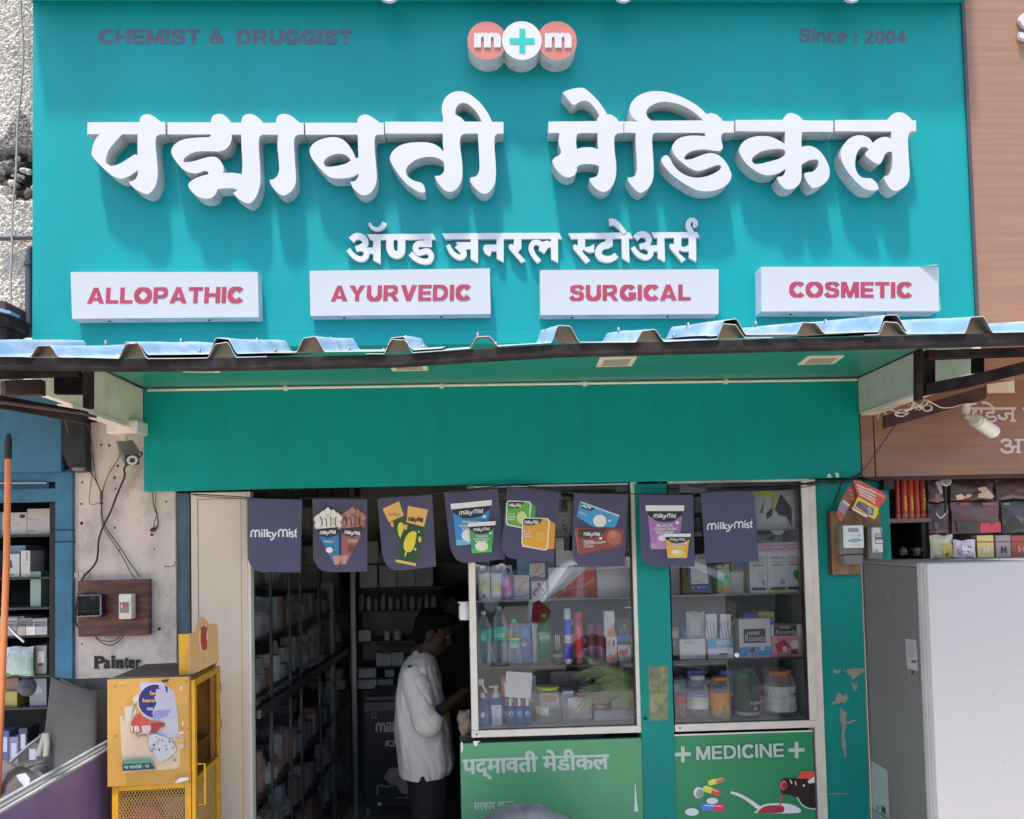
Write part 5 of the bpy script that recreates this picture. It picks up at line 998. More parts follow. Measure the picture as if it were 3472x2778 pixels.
bottle('ribbed clear jar with a pale label and blue wave band', 'd4', 648, 372, 212, z, .14, M_PCLEAR, PJAR, (.74, .90, .995, '#cfcac8'), [(.25, .58, '#aeb6cc'), (.25, .36, '#4a5bb0'), (.52, .57, '#5560a8')], liquid=(.28, plasticclear('blue_white_goods', (.7, .75, .85), .5, (.5, .55, .7))), lab_art=lambda a: (a.text('HAPPYDENT', (4, 49, 96, 58), '#eceef4', bold=.03), a.text('WHITE', (28, 60, 70, 67), '#dfe4f2')), name='jar', cat='jar')
bottle('jar with an orange label and orange lid', 'd4', 872, 384, 212, z, .15, M_PCLEAR, PJAR, (.74, .905, .995, '#cf6a2c'), [(.03, .62, '#d06a18')], lab_art=lambda a: (a.rect(10, 66, 48, 84, '#8a7a6e'), a.rect(46, 67, 62, 92, '#5d6a34'), a.lines(14, 46, 60, 60, 5, '#b3560f', .35), a.poly([(20,94),(40,92),(60,96),(50,98)], '#dcb98a')), name='jar', cat='jar')
bottle('clear teal tinted jar with a dark teal label', 'd4', 1130, 300, 250, z, .17, M_PTEAL, PJAR, (.70, .92, .995, '#3c4a4c'), [(.03, .11, '#cfd4d4')], liquid=(.6, plasticclear('wrapped_sweets', (.55, .7, .68), .5, (.25, .4, .38))), lab_art=lambda a: (a.poly([(52,58),(96,54),(98,78),(84,88),(50,84)], '#163c40'), a.text('Koflet', (48, 66, 92, 73), '#eef2f0', bold=.03), a.disc(68, 81, 9, '#d98a62', ry=4), a.rect(20, 88, 94, 90, '#b5603c')), name='jar', cat='jar')
bottle('wide jar with an orange lid and a white and yellow label', 'd4', 1462, 318, 305, z, .17, M_PCLEAR, PJAR, (.72, .89, .99, '#dd5f26'), [(.11, .66, '#cfcfd4')], liquid=(.11, mat('dark_sweets', (.03, .02, .03), rough=.4)), lab_art=lambda a: (a.poly([(60,40),(96,36),(96,41),(60,45)], '#d9c22e'), a.text('Strepsils', (62, 47, 99, 54), '#4c4a52', bold=.02), a.poly([(58,88),(64,78),(78,72),(92,66),(96,88)], '#d28b2c'), a.stroke([(84,62),(74,66),(80,72),(86,78),(76,82)], 5, '#e2bf9a'), a.text('12345', (38, 54, 46, 74), '#7c7a80'), a.disc(22, 60, 3, '#8d8b93', ry=2)), name='jar', cat='jar')
gbox('small dark box at the foot of the white labelled jar', 'd4', 1505, 742, 1628, z, .13, '#2a2629', dep=.03)
gbox('dim slanted paper pack at the back left of the right window floor', 'd4', 415, 262, 760, Q('d4', 415, 380, .3).z, .32, '#5d4a47', art=lambda a: a.poly([(0,0),(50,0),(100,90),(92,96)], '#a59a96'))
# back rows of stock in both windows
rnd = random.Random(77)
for fr, ZS, xa_, xb_ in (('d1', ZS1, W1[0], W1[1]), ('d3', ZS2, W2[0], W2[1])):
    for zk in ('floor', 's1', 's2', 's3'):
        x = xa_+.01
        while x < xb_-.05:
            w_ = rnd.uniform(.04, .10); h_ = rnd.uniform(.11, .21); cc = rnd.choice(['#9aa4b4', '#c0b2a8', '#5f86ae', '#b8605a', '#6f9a64', '#cfcac6', '#4a5f94', '#c99a4c', '#a8587e', '#3f8f88'])
            pa_ = Vector((x, .205, ZS[zk])); o = thing('carton', 'shadowed carton in the back row of the %s window, %s shelf' % ('left' if fr == 'd1' else 'right', {'floor': 'bottom', 's1': 'second', 's2': 'third', 's3': 'top'}[zk]), 'carton', pa_, 'shadowed cartons at the back of the shop windows')
            b = MB(); b.box(x, min(x+w_, xb_-.004), .205+rnd.uniform(0, .02), .30, ZS[zk], ZS[zk]+h_, pr(cc)); b.build('box', o)
            a = Art('p', 0, warp=lambda u, v, YY: Vector((x+w_*u/100, .2045-.0003*a.n, ZS[zk]+h_*(1-v/100)))); a.rect(10, 12, 88, 34, rnd.choice(['#d8d4d0', '#3c3a40', '#c46a5c', '#4a7aa8'])); a.rect(14, 50, 70, 58, '#c9c5c0'); a.build('printed_face', o)
            x += w_+rnd.uniform(.004, .03)
# ================================================================== green boards
M_GRN = mat('green_board', (.11, .38, .17), rough=.5, var=.05, scale=3, dirt=(.10, .22, .14), dirt_amt=.3, dirt_scale=9)
M_GRN2 = mat('green_board_dark', (.03, .28, .11), rough=.45, var=.05, scale=3)
M_VIN = mat('white_vinyl', (.56, .62, .56), rough=.5, var=.03)
gb, ge = wbox('green_board', 'green board with white Devanagari shop name under the left window', 'board', 1562, 2513, 2184, 2778, YP, .02, M_GRN, .001, z0=0.2)
a = Art('d2', YP-.0008, step=.00012)
for wd_, q in (('पद्मावती', ((192,1150),(940,1122),(202,1420))), ('मेडीकल', ((985,1118),(1645,1098),(992,1330)))):
    a.text(wd_, q, M_VIN, bold=.035); a.build('lettering', gb); a = Art('d2', YP-.0008, step=.00012)
a.text('सरकार', ((308,1638),(520,1632),(310,1712)), M_VIN, bold=.02); a.build('lettering', gb); a = Art('d2', YP-.0008, step=.00012); a.text('मान्य', ((545,1630),(706,1624),(547,1712)), M_VIN, bold=.02); a.build('lettering', gb); a = Art('d2', YP-.0008, step=.00012)
a.poly([(303,1030),(380,1028),(350,1045),(345,1075),(330,1082),(312,1072)], '#c9c3ba'); a.poly([(182,1035),(200,1045),(206,1090),(198,1130),(184,1150)], '#bfc2ba')
a.poly([(1902,1440),(1906,1440),(1922,1640),(1938,1725),(1895,1725),(1900,1640)], '#b9c4b6'); a.build('peeled_patch', gb)['kind'] = 'stuff'
g2, g2e = wbox('medicine_board', 'green board lettered MEDICINE with pills, spoon and syrup bottle', 'board', 2287, 2486, 2760, 2778, YP, .02, M_GRN2, .001, z0=0.2)
b = MB(); b.box(g2e[0], g2e[1], YP-.003, YP+.0, g2e[3]-.003, g2e[3]+.004, M_FRAME); b.build('top_edge', g2, origin=WL[g2.name])
a = Art('d4', YP-.001, step=.0002)
HV = []
def cross(cx, cy, r, t): a.poly([(cx-t, cy-r), (cx+t, cy-r), (cx+t, cy-t), (cx+r, cy-t-3), (cx+r, cy+t-3), (cx+t, cy+t), (cx+t, cy+r), (cx-t, cy+r), (cx-t, cy+t), (cx-r, cy+t+3), (cx-r, cy-t+3), (cx-t, cy-t)], M_VIN)
cross(511, 1160, 79, 18); cross(1634, 1118, 79, 18)
MEDQ = ((640,1082),(1505,1050),(645,1216))
def capsule2(x0, y0, x1, y1, w, c1, c2):
    mx, my = (x0+x1)/2, (y0+y1)/2
    for (ax, ay, bx, by, c) in ((x0, y0, mx, my, c1), (mx, my, x1, y1, c2)): a.stroke([(ax, ay), (bx, by)], w, c)
    a.disc(x0, y0, w/2, c1); a.disc(x1, y1, w/2, c2); a.stroke([(x0, y0-w*.22), (x1, y1-w*.22)], w*.12, '#e6dcc4')
capsule2(785, 1440, 895, 1410, 54, '#c9ad35', '#8d5a3c'); capsule2(740, 1500, 855, 1540, 62, '#d9b32e', '#c63a40'); capsule2(722, 1680, 895, 1690, 72, '#3a62b8', '#b82a48')
a.disc(668, 1540, 52, '#cfd0cc', ry=56); a.disc(680, 1548, 38, '#6e7468', ry=46); a.disc(802, 1620, 58, '#dcdcda', ry=32); a.disc(600, 1730, 68, '#d5d5d3', ry=38)
a.stroke([(985, 1535), (1080, 1568), (1170, 1620), (1250, 1680), (1300, 1712)], (26, 44), '#c4cbc2', n=8)
a.poly([(1245,1712),(1300,1660),(1420,1642),(1560,1650),(1660,1690),(1640,1740),(1240,1740)], '#b9beb6', curve=True); a.poly([(1262,1716),(1320,1675),(1420,1662),(1500,1672),(1510,1716),(1460,1740),(1262,1740)], '#7a2a2c', curve=True)
a.stroke([(1480, 1560), (1478, 1620), (1470, 1690)], (20, 14), '#b0303a'); a.poly([(1470,1430),(1500,1400),(1560,1398),(1640,1400),(1700,1370),(1812,1420),(1826,1690),(1760,1690),(1690,1640),(1650,1590),(1560,1560),(1490,1555),(1475,1500)], '#211414')
a.poly([(1640,1400),(1680,1326),(1812,1326),(1812,1432),(1740,1400)], '#c8402f'); a.poly([(1740,1425),(1812,1380),(1812,1440),(1760,1450)], '#dcd8d6'); a.disc(1505, 1465, 34, '#b34a48', ry=48); a.disc(1512, 1470, 22, '#6e1f22', ry=34)
a.stroke([(1640, 1580), (1680, 1650), (1740, 1690), (1826, 1700)], 9, '#aab4aa'); a.stroke([(1570, 1410), (1588, 1450)], 10, '#cfd2cf'); a.stroke([(1620, 1425), (1630, 1465)], 8, '#cfd2cf'); a.disc(1705, 1468, 12, '#d7d3d6')
heavy(a, 'MEDICINE', MEDQ, M_VIN, t=.20, gap=.12); a.build('printed_face', g2)
# ================================================================== bunting
M_FLAG = mat('navy_card', (.075, .070, .135), rough=.38, var=.06, scale=6)
YFg = -0.035
sp = [(650,1676),(800,1684),(930,1695),(1060,1690),(1290,1684),(1480,1672),(1716,1647),(1830,1652),(1960,1672),(2160,1675),(2330,1676),(2460,1662),(2640,1655),(2760,1638),(2840,1634),(2905,1622)]
b = MB(); b.tube(smooth3([P(x, y, YFg) for x, y in sp], 5), .0028, M_BLACK, 6); b.tube(smooth3([P(x+8, y+4+3*math.sin(x), YFg+.004) for x, y in sp], 5), .0018, M_BLACK, 5)
tag(b.build('bunting_string', origin=P(1716, 1647, YFg)), 'black string sagging under the teal fascia that carries the flags', 'string')
def milky(a, x0, y0, x1, y1, c='#e4e0e2', rise=0, tx=None):
    """the two-word brand lettering of the flags, drawn x0..x1"""
    w_ = x1-x0; h_ = y1-y0
    def pt(u, v): return (x0+w_*u, y0+h_*v+rise*u)
    def st(pts, t=.135): a.stroke([pt(*p) for p in pts], h_*t, c, n=4)
    st([(.02,.80),(.02,.40),(.05,.24),(.085,.24),(.105,.40),(.105,.80)]); st([(.105,.40),(.13,.24),(.165,.24),(.19,.40),(.19,.80)])
    st([(.245,.36),(.245,.80)]); st([(.30,.12),(.30,.80)]); st([(.355,.12),(.355,.80)]); st([(.43,.36),(.36,.58),(.44,.80)]); st([(.455,.36),(.50,.76)]); st([(.55,.36),(.50,.78),(.46,1.0),(.42,1.0)])
    st([(.60,.78),(.60,.36),(.63,.18),(.665,.18),(.69,.36),(.69,.78)]); st([(.69,.36),(.715,.18),(.75,.18),(.775,.36),(.775,.78)])
    st([(.825,.32),(.825,.78)]); st([(.905,.36),(.87,.36),(.865,.50),(.905,.60),(.90,.76),(.86,.76)]); st([(.955,.14),(.955,.70),(.985,.76)]); st([(.925,.34),(.99,.34)], .11)
    for u, v in ((.245, .20), (.825, .16)): a.disc(pt(u, v)[0], pt(u, v)[1], h_*.08, c, n=8)
def small(a, t, q, c='#d9d6d8'): a.text(t, q, c)
def tub(a, x0, y0, x1, y1, col, col2, t1, t2, ball, tilt=0):
    w_ = x1-x0; h_ = y1-y0
    def m_(u, v): return (x0+w_*u+tilt*v*0, y0+h_*v-tilt*u)
    a.poly([m_(.04,.10), m_(.96,.10), m_(.86,.99), m_(.14,.99)], col); a.poly([m_(.04,.13), m_(.96,.13), m_(.955,.22), m_(.72,.36), m_(.5,.385), m_(.28,.36), m_(.06,.22)], '#26242e')
    a.poly([m_(.12,.86), m_(.88,.86), m_(.86,.99), m_(.14,.99)], col2)
    a.disc(*m_(.5,.78), w_*.24, ball, ry=h_*.16); a.disc(*m_(.44,.74), w_*.12, '#ece9e2', ry=h_*.07)
    a.poly([m_(-.01,0), m_(1.01,0), m_(.995,.13), m_(.005,.13)], '#d5d0cf')
    p0, p1 = m_(.2,.17), m_(.8,.31); milky(a, p0[0], p0[1]+0, p1[0], p1[1]+tilt*.6, rise=-tilt*.6)
    for i, s_ in enumerate(t1): 
        q0, q1 = m_(.28 if i != 1 else .2,.42+.08*i), m_(.72 if i != 1 else .8,.485+.08*i); a.text(s_, (q0[0], min(q0[1], q1[1]), q1[0], max(q0[1]+h_*.06, q1[1])), '#e3e6ea', bold=.03)
    a.rect(x0+w_*.78, y0+h_*.36-tilt, x0+w_*.86, y0+h_*.42-tilt, '#e6e6ea')
def flag(lab, fr, pts, art):
    o = thing('bunting_flag', lab, 'bunting flag', Q(fr, *pts[0][:2], YFg), 'navy advertising flags on the string')
    # gently curved card
    poly = [(v.x, v.y) for v in cr(pts, 5, True)]
    rf = random.Random(int(pts[0][0]*3+pts[0][1])+len(lab)); nrm = Vector((rf.uniform(-.10, .10), -1, rf.uniform(-.12, .06))).normalized(); o0 = Q(fr, pts[0][0], pts[0][1], YFg)
    ca = PlaneArt(fr, o0, nrm, 0); b = MB(); w_ = [ca.W(x, y) for x, y in poly]; b.slab(w_, (0, .0012, 0), M_FLAG); b.build('card', o)
    a = PlaneArt(fr, o0, nrm, .00022, .70); art(a); a.build('printed_face', o)
    return o
c = 1
f1 = flag('plain navy flag with white lettering, leftmost, in front of the door panel edge', 'c3', [(148,225,c),(615,238,c),(598,857,c),(262,852,c),(195,825),(152,745,c)], lambda a: (milky(a, 172, 476, 575, 576), a.disc(568, 480, 4, '#c9c6cc')))
def cone(a, cx, top, tip, w_, colc, colb, t):
    a.poly([(cx-w_*.42, top+150), (cx+w_*.42, top+150), (tip+22, top+420), (tip-22, top+420)], colb)
    a.poly([(tip-36, top+345), (tip+38, top+345), (tip+20, top+420), (tip-20, top+422)], '#a9807a')
    rr = random.Random(int(cx)); lt, dk = (('#dcd6c8', '#b3ab9a') if t == 'VANILLA' else ('#9c7064', '#7a5147'))
    for k, (dx, dy, r_) in enumerate(((-.36, 30, 44), (.36, 22, 46), (-.16, 0, 46), (.18, -8, 46), (0, -34, 34), (-.34, 84, 44), (.34, 78, 44), (0, 60, 56), (-.12, 108, 46), (.16, 104, 46))):
        a.disc(cx+w_*dx, top+dy+6, r_, dk, ry=r_*.9, n=12); a.disc(cx+w_*dx-3, top+dy, r_*.82, lt if k % 3 else colc, ry=r_*.78, n=10)
    for dx, dy in ((-.40, -4), (0, -62), (.40, -14), (-.2, -34), (.22, -44)): a.poly([(cx+w_*dx-16, top+dy+22), (cx+w_*dx, top+dy-12), (cx+w_*dx+18, top+dy+20)], lt)
    a.poly([(cx-w_*.44,top+118),(cx+w_*.42,top+100),(cx+w_*.36,top+170),(cx,top+190),(cx-w_*.34,top+175)], '#2a2734')
    for k in range(4): a.stroke([(cx-w_*.3+k*w_*.2, top+10+12*(k % 2)), (cx-w_*.22+k*w_*.17, top+60), (cx-w_*.26+k*w_*.19, top+95)], 7, '#4a3028' if t == 'VANILLA' else '#3c1f1c')
    milky(a, cx-w_*.32, top+128, cx+w_*.32, top+172, rise=-8 if t == 'VANILLA' else 10)
    a.text(t, (cx-w_*.18, top+212, cx+w_*.22, top+234), '#dfe5ea'); a.disc(cx+12 if t == 'VANILLA' else cx-8, top+295, 30, '#c9cdd0' if t == 'VANILLA' else '#5b3a34', ry=26)
flag('navy flag with vanilla and chocolate ice cream cones, second from left', 'c3', [(700,232,c),(1167,230,c),(1167,848,c),(885,855,c),(770,835),(706,745,c)],
     lambda a: (cone(a, 1040, 365, 965, 210, '#8a5f55', '#8b564e', 'CHOC'), cone(a, 832, 370, 908, 215, '#c9c3b4', '#2d6f99', 'VANILLA')))
def wrapper(a, pts, band, bar, lolly):
    a.poly(pts, '#22442f'); a.poly(band, '#d59a55'); a.poly(bar, '#d8a24c') if bar else None
    a.poly(lolly, '#d8b43a', curve=True)
flag('navy flag with two green wrapped mango ice lollies, third from left', 'c3', [(1252,228,c),(1717,195,c),(1752,805,c),(1420,838),(1330,790),(1292,700,c)],
     lambda a: (wrapper(a, [(1300,312),(1436,250),(1480,380),(1470,560),(1440,600),(1350,430)], [(1297,315),(1436,250),(1478,372),(1350,430)], None, [(1445,430),(1475,450),(1485,520),(1462,570),(1435,540),(1425,470)]),
                a.text('milky', (1350,345,1440,385), '#6b3d28'), a.poly([(1362,428),(1385,422),(1392,468),(1372,472)], '#d99a50'),
                wrapper(a, [(1512,290),(1682,322),(1640,560),(1582,800),(1410,765),(1450,560),(1492,440)], [(1512,290),(1684,322),(1650,468),(1500,430)], [(1410,745),(1582,778),(1578,802),(1408,768)], [(1578,508),(1582,560),(1560,650),(1520,685),(1480,660),(1480,590),(1520,520)]),
                milky(a, 1512, 378, 1642, 430, c='#3a2622', rise=8), a.stroke([(1497,680),(1488,718)], 14, '#d3a548'), a.disc(1613, 575, 13, '#cda13c', ry=26), a.disc(1604, 510, 7, '#c3cfc4'), a.disc(1575, 660, 9, '#c3cfc4'), a.poly([(1480,450),(1506,446),(1504,490),(1482,496)], '#d99a50')))
flag('navy flag with a large blue vanilla tub and a small green tub, fourth from left', 'd1', [(15,205,c),(545,150,c),(620,862,c),(245,905,c),(140,870),(78,760,c)],
     lambda a: (tub(a, 84, 318, 486, 740, '#2d7cb8', '#6aa0cc', ['FRENCH', 'VANILLA', 'ICE CREAM'], '', '#dfe0dc', tilt=40), tub(a, 252, 505, 524, 812, '#3f8f4c', '#4fa458', ['TENDER', 'COCONUT', 'ICE'], '', '#cfcab0', tilt=18)))
def sq(a, x0, y0, x1, y1, col, colr, tilt, ball, shx):
    a.poly([(x1-10, y0+30), (x1+shx, y0+60), (x1+shx-12, y1-10), (x1-30, y1)], colr)
    a.poly([(x0+28,y0),(x1-22,y0+8),(x1,y0+34),(x1-20,y1-12),(x1-48,y1+10),(x0+14,y1-30),(x0,y1-62),(x0+6,y0+28)], '#cfcdc6', curve=False)
    a.poly([(x0+34,y0+12),(x1-30,y0+18),(x1-14,y0+38),(x1-34,y1-20),(x1-54,y1-2),(x0+24,y1-42),(x0+14,y1-66),(x0+18,y0+32)], col)
    a.poly([(x0+32,y0+12),(x1-70,y0+16),(x1-100,y0+62),(x0+90,y0+84),(x0+20,y0+72),(x0+18,y0+34)], '#2a2832')
    milky(a, x0+30, y0+26, x0+30+(x1-x0)*.5, y0+74); a.disc(x1-95, (y0+y1)/2+30, 50, ball, ry=62); a.text('ICE', (x0+28, y0+126, x0+92, y0+150), '#e6e8e0'); a.lines(x0+28, y0+160, x0+110, y0+206, 2, '#dfe3d4', .4)
flag('navy flag with green and orange square tubs, fifth from left', 'd1', [(640,140,c),(1163,190,c),(1095,898,c),(700,860),(620,815),(583,740,c)],
     lambda a: (sq(a, 625, 283, 880, 560, '#5f9a3c', '#4b8a42', 10, '#b9c384', 42), sq(a, 780, 450, 1062, 770, '#e0912e', '#cf7f26', 10, '#dd9c40', 54)))
flag('navy flag with a blue and a brown ice cream box, sixth from left', 'd1', [(1300,200,c),(1835,225,c),(1800,935,c),(1410,918),(1320,880),(1281,770,c)],
     lambda a: (a.poly([(1362,290),(1752,430),(1705,550),(1500,550),(1325,440)], '#3c86b4'), a.poly([(1362,290),(1752,430),(1745,445),(1370,312)], '#8fb4cc'), a.poly([(1372,312),(1510,362),(1470,388),(1372,360)], '#262530'), milky(a, 1375, 318, 1468, 352, rise=24), a.disc(1555, 485, 66, '#c9c6bc', ry=62), a.text('VANILLA', ((1358,385),(1430,410),(1352,412)), '#dde6ee'), a.rect(1640, 475, 1662, 495, '#cfd9e2'),
                a.poly([(1313,552),(1792,562),(1775,735),(1350,818)], '#7d4238'), a.poly([(1313,552),(1350,818),(1336,790),(1310,600)], '#9a5c4e'), a.poly([(1340,566),(1630,562),(1560,640),(1420,660),(1350,650)], '#3a2c30'), milky(a, 1395, 590, 1560, 640, rise=4), a.disc(1695, 650, 72, '#96584c', ry=74), a.disc(1680, 620, 40, '#a96a5a'), a.text('ITALIAN', (1396,676,1492,698), '#e2cfc8', bold=.03), a.text('CHOCOLATE DELIGHT', ((1396,704),(1612,682),(1398,724)), '#e2cfc8', bold=.03), a.text('ICE CREAM', (1398,728,1494,746), '#e2cfc8', bold=.03), a.rect(1550, 646, 1576, 670, '#ead8cf')))
flag('navy flag with a purple black currant tub and a small orange tub, seventh from left', 'd3', [(78,228,c),(613,228,c),(628,937,c),(235,940,c),(140,905),(98,820,c)],
     lambda a: (tub(a, 145, 332, 523, 768, '#94699c', '#a680ae', ['BLACK', 'CURRANT SPLASH', 'ICE CREAM'], '', '#a478a8'), tub(a, 325, 612, 588, 855, '#d9993a', '#dca04a', ['MANGO', 'ICE CREAM'], '', '#e0b45c')))
f8 = flag('plain navy flag with white lettering, rightmost, in front of the right window', 'd3', [(685,190,c),(1210,175,c),(1262,885,c),(735,905,c)], lambda a: (milky(a, 748, 492, 1205, 595, rise=-22), a.disc(1190, 465, 5, '#c9c6cc')))
# ================================================================== left: cameras, wires, meter board
def tubeobj(name, lab, cat, pts, Y, r, mt, n=6, grp=None, kindp=None):
    b = MB(); b.tube(smooth3([P(p[0], p[1], p[2] if len(p) > 2 else Y) for p in pts], n), r, mt, 7); o = b.build(name, origin=P(pts[0][0], pts[0][1], Y)); tag(o, lab, cat, grp); return o
M_CAB = mat('black_cable', (.018, .016, .016), rough=.5); M_CABG = mat('brown_cable', (.10, .085, .075), rough=.6)
def cz(x, y): return px('c1', x, y)
def CP(l): return [cz(*p[:2])+tuple(p[2:]) for p in l]
tubeobj('cable', 'thick black cable from the left camera down to the meter board', 'cable', CP([(1200,330),(1195,370),(1062,460),(1060,540),(1010,660),(940,840),(880,960),(840,1080),(828,1230),(790,1310),(715,1390),(680,1470),(648,1640),(642,1720),(650,1800),(690,1840)]), .012, .0042, M_CAB)
tubeobj('cable', 'grey cable running from the awning to the wire knot', 'cable', CP([(545,-10,-.3),(560,90,-.1),(620,270),(730,450),(810,570),(860,680)]), .03, .0026, M_CABG)
tubeobj('cable', 'thin brown wire dropping from the cream side panel to the knot', 'cable', CP([(742,90,-.1),(772,190),(765,290),(800,440),(815,560),(860,690)]), .03, .0018, M_CABG)
tubeobj('cable', 'thin brown wire looping left of the knot', 'cable', CP([(745,120),(770,200),(795,380),(775,590),(762,770),(850,762)]), .03, .0014, M_CABG)
tubeobj('cable', 'thin grey wire from the camera to the knot', 'cable', CP([(1020,345),(1000,400),(925,520),(885,620),(860,740)]), .028, .002, M_CABG)
tubeobj('cable', 'brown wire from the knot to the meter board corner, upper one', 'cable', CP([(865,770),(870,880),(900,980),(1010,1130),(1100,1270),(1180,1380),(1185,1400)]), .03, .0020, M_CAB)
tubeobj('cable', 'grey wire from the knot to the meter board corner, lower one', 'cable', CP([(860,780),(862,900),(890,1000),(980,1130),(1060,1260),(1110,1360),(1150,1410)]), .032, .0018, M_CABG)
b = MB(); b.ball(P(*cz(862, 715), .02), .011, M_CABG, (.7, .6, 2.6)); b.ball(P(*cz(862, 770), .02), .008, M_CAB, (1, .6, .9)); tag(b.build('wire_knot', origin=P(*cz(862, 715), .02)), 'taped wire knot on the plaster pillar', 'wire knot')
tubeobj('cable', 'dark twisted wire hanging under the fascia left end', 'cable', CP([(1298,680),(1305,780),(1330,860),(1345,930),(1330,985)]), .028, .0022, M_CAB)
tubeobj('cable', 'brown twisted wire beside the dark one under the fascia', 'cable', CP([(1325,680),(1322,800),(1335,860),(1310,930),(1308,970)]), .03, .0018, mat('orange_brown_wire', (.22, .11, .06), rough=.6))
b = MB(); c0 = P(*cz(1302, 995), .03)
for dx, dz, r in ((0, 0, .010), (.006, .004, .008), (-.007, -.002, .007), (-.006, -.022, .006)): b.ball(c0+Vector((dx, 0, dz)), r, M_RUST, (1.2, .8, 1))
tag(b.build('wire_holder', origin=c0), 'small brown ceramic wire holder on the plaster', 'wire holder')
# camera left
cm = thing('security_camera', 'grey bullet security camera on a cream box under the left side panel', 'camera', P(*cz(1060, 120), -.02))
jb = MB(); p0, p1 = P(*cz(925, 70), -.12), P(*cz(1195, 180), -.12); jb.box(p0.x, p1.x, -.15, -.04, p1.z, p0.z, M_FRAME); jb.build('junction_box', cm, bevel=.008)
jb = MB(); q0 = P(*cz(1060, 180), -.09); jb.lathe(q0+Vector((0, 0, -.004)), [(.026, 0), (.026, .004)], M_FRAME, 18); jb.lathe(q0+Vector((0, 0, -.040)), [(.013, 0), (.014, .036)], M_FRAME, 16); jb.build('stem', cm)
cf = P(*cz(1122, 400), -.20); cbk = P(*cz(1062, 300), -.10); ax = (cf-cbk).normalized(); q = Vector((0, -1, 0)).rotation_difference(ax)
def orient(o_, at_):  return o_
def obox(bm_, c_, q_, hx, y0, y1, hz, m_, taper=1.0):
    vs = []
    for y, t in ((y0, 1.0), (y1, taper)):
        for sx, sz in ((-1, -1), (1, -1), (1, 1), (-1, 1)): vs.append(c_+q_@Vector((sx*hx*t, y, sz*hz*t)))
    bm_.add(vs, [(0, 1, 2, 3), (7, 6, 5, 4), (0, 4, 5, 1), (1, 5, 6, 2), (2, 6, 7, 3), (3, 7, 4, 0)], m_)
M_CG = mat('camera_grey', (.17, .17, .15), rough=.45)
L_ = (cf-cbk).length
b = MB(); obox(b, cf, q, .030, 0, L_+.02, .026, M_CG, .85); b.build('housing', cm, bevel=.006)
b = MB(); obox(b, cf, q, .028, -.004, .001, .024, M_BLACK); b.build('front_plate', cm, bevel=.004)
b = MB(); b.lathe(cf+ax*.004, [(.0215, 0), (.0215, .001)], mat('led_ring', (.5, .5, .5), rough=.3), 24, axis=ax); b.build('light_ring', cm)
b = MB(); b.lathe(cf+ax*.0055, [(.011, 0), (.011, .001)], M_BLACK, 20, axis=ax)
b.build('lens', cm)
b = MB()
for k in range(8): b.ball(cf+ax*.006+q@Vector((.0165*math.cos(k*.785), 0, .0165*math.sin(k*.785))), .0028, mat('led', (.8, .8, .8), rough=.15), seg=8, rings=5)
o = b.build('led', cm); o['kind'] = 'stuff'
b = MB(); obox(b, cf+Vector((0, 0, .028)), q, .034, -.012, L_+.01, .0015, M_CG); b.build('sun_shield', cm, bevel=.001)
# meter board left
def board(name, lab, fr, x0, y0, x1, y1, Y, dep, mt, cat='board'):
    p0, p1 = Q(fr, x0, y0, Y), Q(fr, x1, y1, Y); o = thing(name, lab, cat, (p0.x, Y, p1.z)); b = MB(); b.box(p0.x, p1.x, Y, Y+dep, p1.z, p0.z, mt); b.build('board', o, bevel=.002); return o
mb_ = board('switch_board', 'red brown wooden board with a meter and breaker on the plaster pillar', 'c1', 662, 1428, 1265, 1890, -.0, .035, M_WOODR)
p0 = Q('c1', 668, 1545, -.03); p1 = Q('c1', 880, 1730, -.03)
b = MB(); b.box(p0.x, p1.x, -.05, -.001, p1.z, p0.z, glassmat('meter_glass', .12, (.35, .34, .34))); b.build('meter_cover', mb_, bevel=.006)
b = MB(); b.box(p0.x+.01, p1.x-.01, -.022, -.002, p1.z+.006, p0.z-.006, mat('meter_dark', (.055, .052, .055), rough=.5, var=.5, scale=40)); b.box(p0.x+.006, p1.x-.03, -.03, -.02, p1.z+.022, p1.z+.027, M_CHROME); b.ball((p0.x+.062, -.03, p0.z-.018), .011, pr('#cfcbc9')); b.ball((p0.x+.066, -.032, p1.z+.024), .005, pr('#dedada')); b.build('meter', mb_)
b = MB(); p0 = Q('c1', 1012, 1542, -.04); p1 = Q('c1', 1115, 1985, -.04); zz = P(0+px('c2', 1000, 25)[0], px('c2', 1000, 25)[1], -.04).z
b.box(p0.x, p1.x+.004, -.045, -.001, zz, p0.z, M_FRAME); b.build('breaker_box', mb_, bevel=.004)
b = MB(); q0 = Q('c1', 1018, 1612, -.046); q1 = Q('c1', 1092, 1700, -.046); b.box(q0.x, q1.x, -.0475, -.044, q1.z, q0.z, mat('breaker_window', (.30, .25, .22), rough=.4)); b.box(q0.x+.004, q1.x-.004, -.052, -.047, q0.z-.016, q0.z-.007, pr('#a8403c')); b.box(q0.x+.011, q0.x+.016, -.056, -.05, q0.z-.024, q0.z-.01, pr('#c9c0ba')); b.build('breaker_switch', mb_)
def c2z(l): return [px('c2', *p[:2])+tuple(p[2:]) for p in l]
tubeobj('cable', 'thin black cable looping below the left meter board', 'cable', c2z([(805,150,.0),(830,200),(900,240),(960,242),(1020,205),(1050,160,.0)]), .02, .0022, M_CAB)
tubeobj('cable', 'second thin cable loop just under the left meter board', 'cable', c2z([(808,150,.0),(850,200),(940,214),(1000,190),(1020,160,.0)]), .022, .0018, M_CAB)
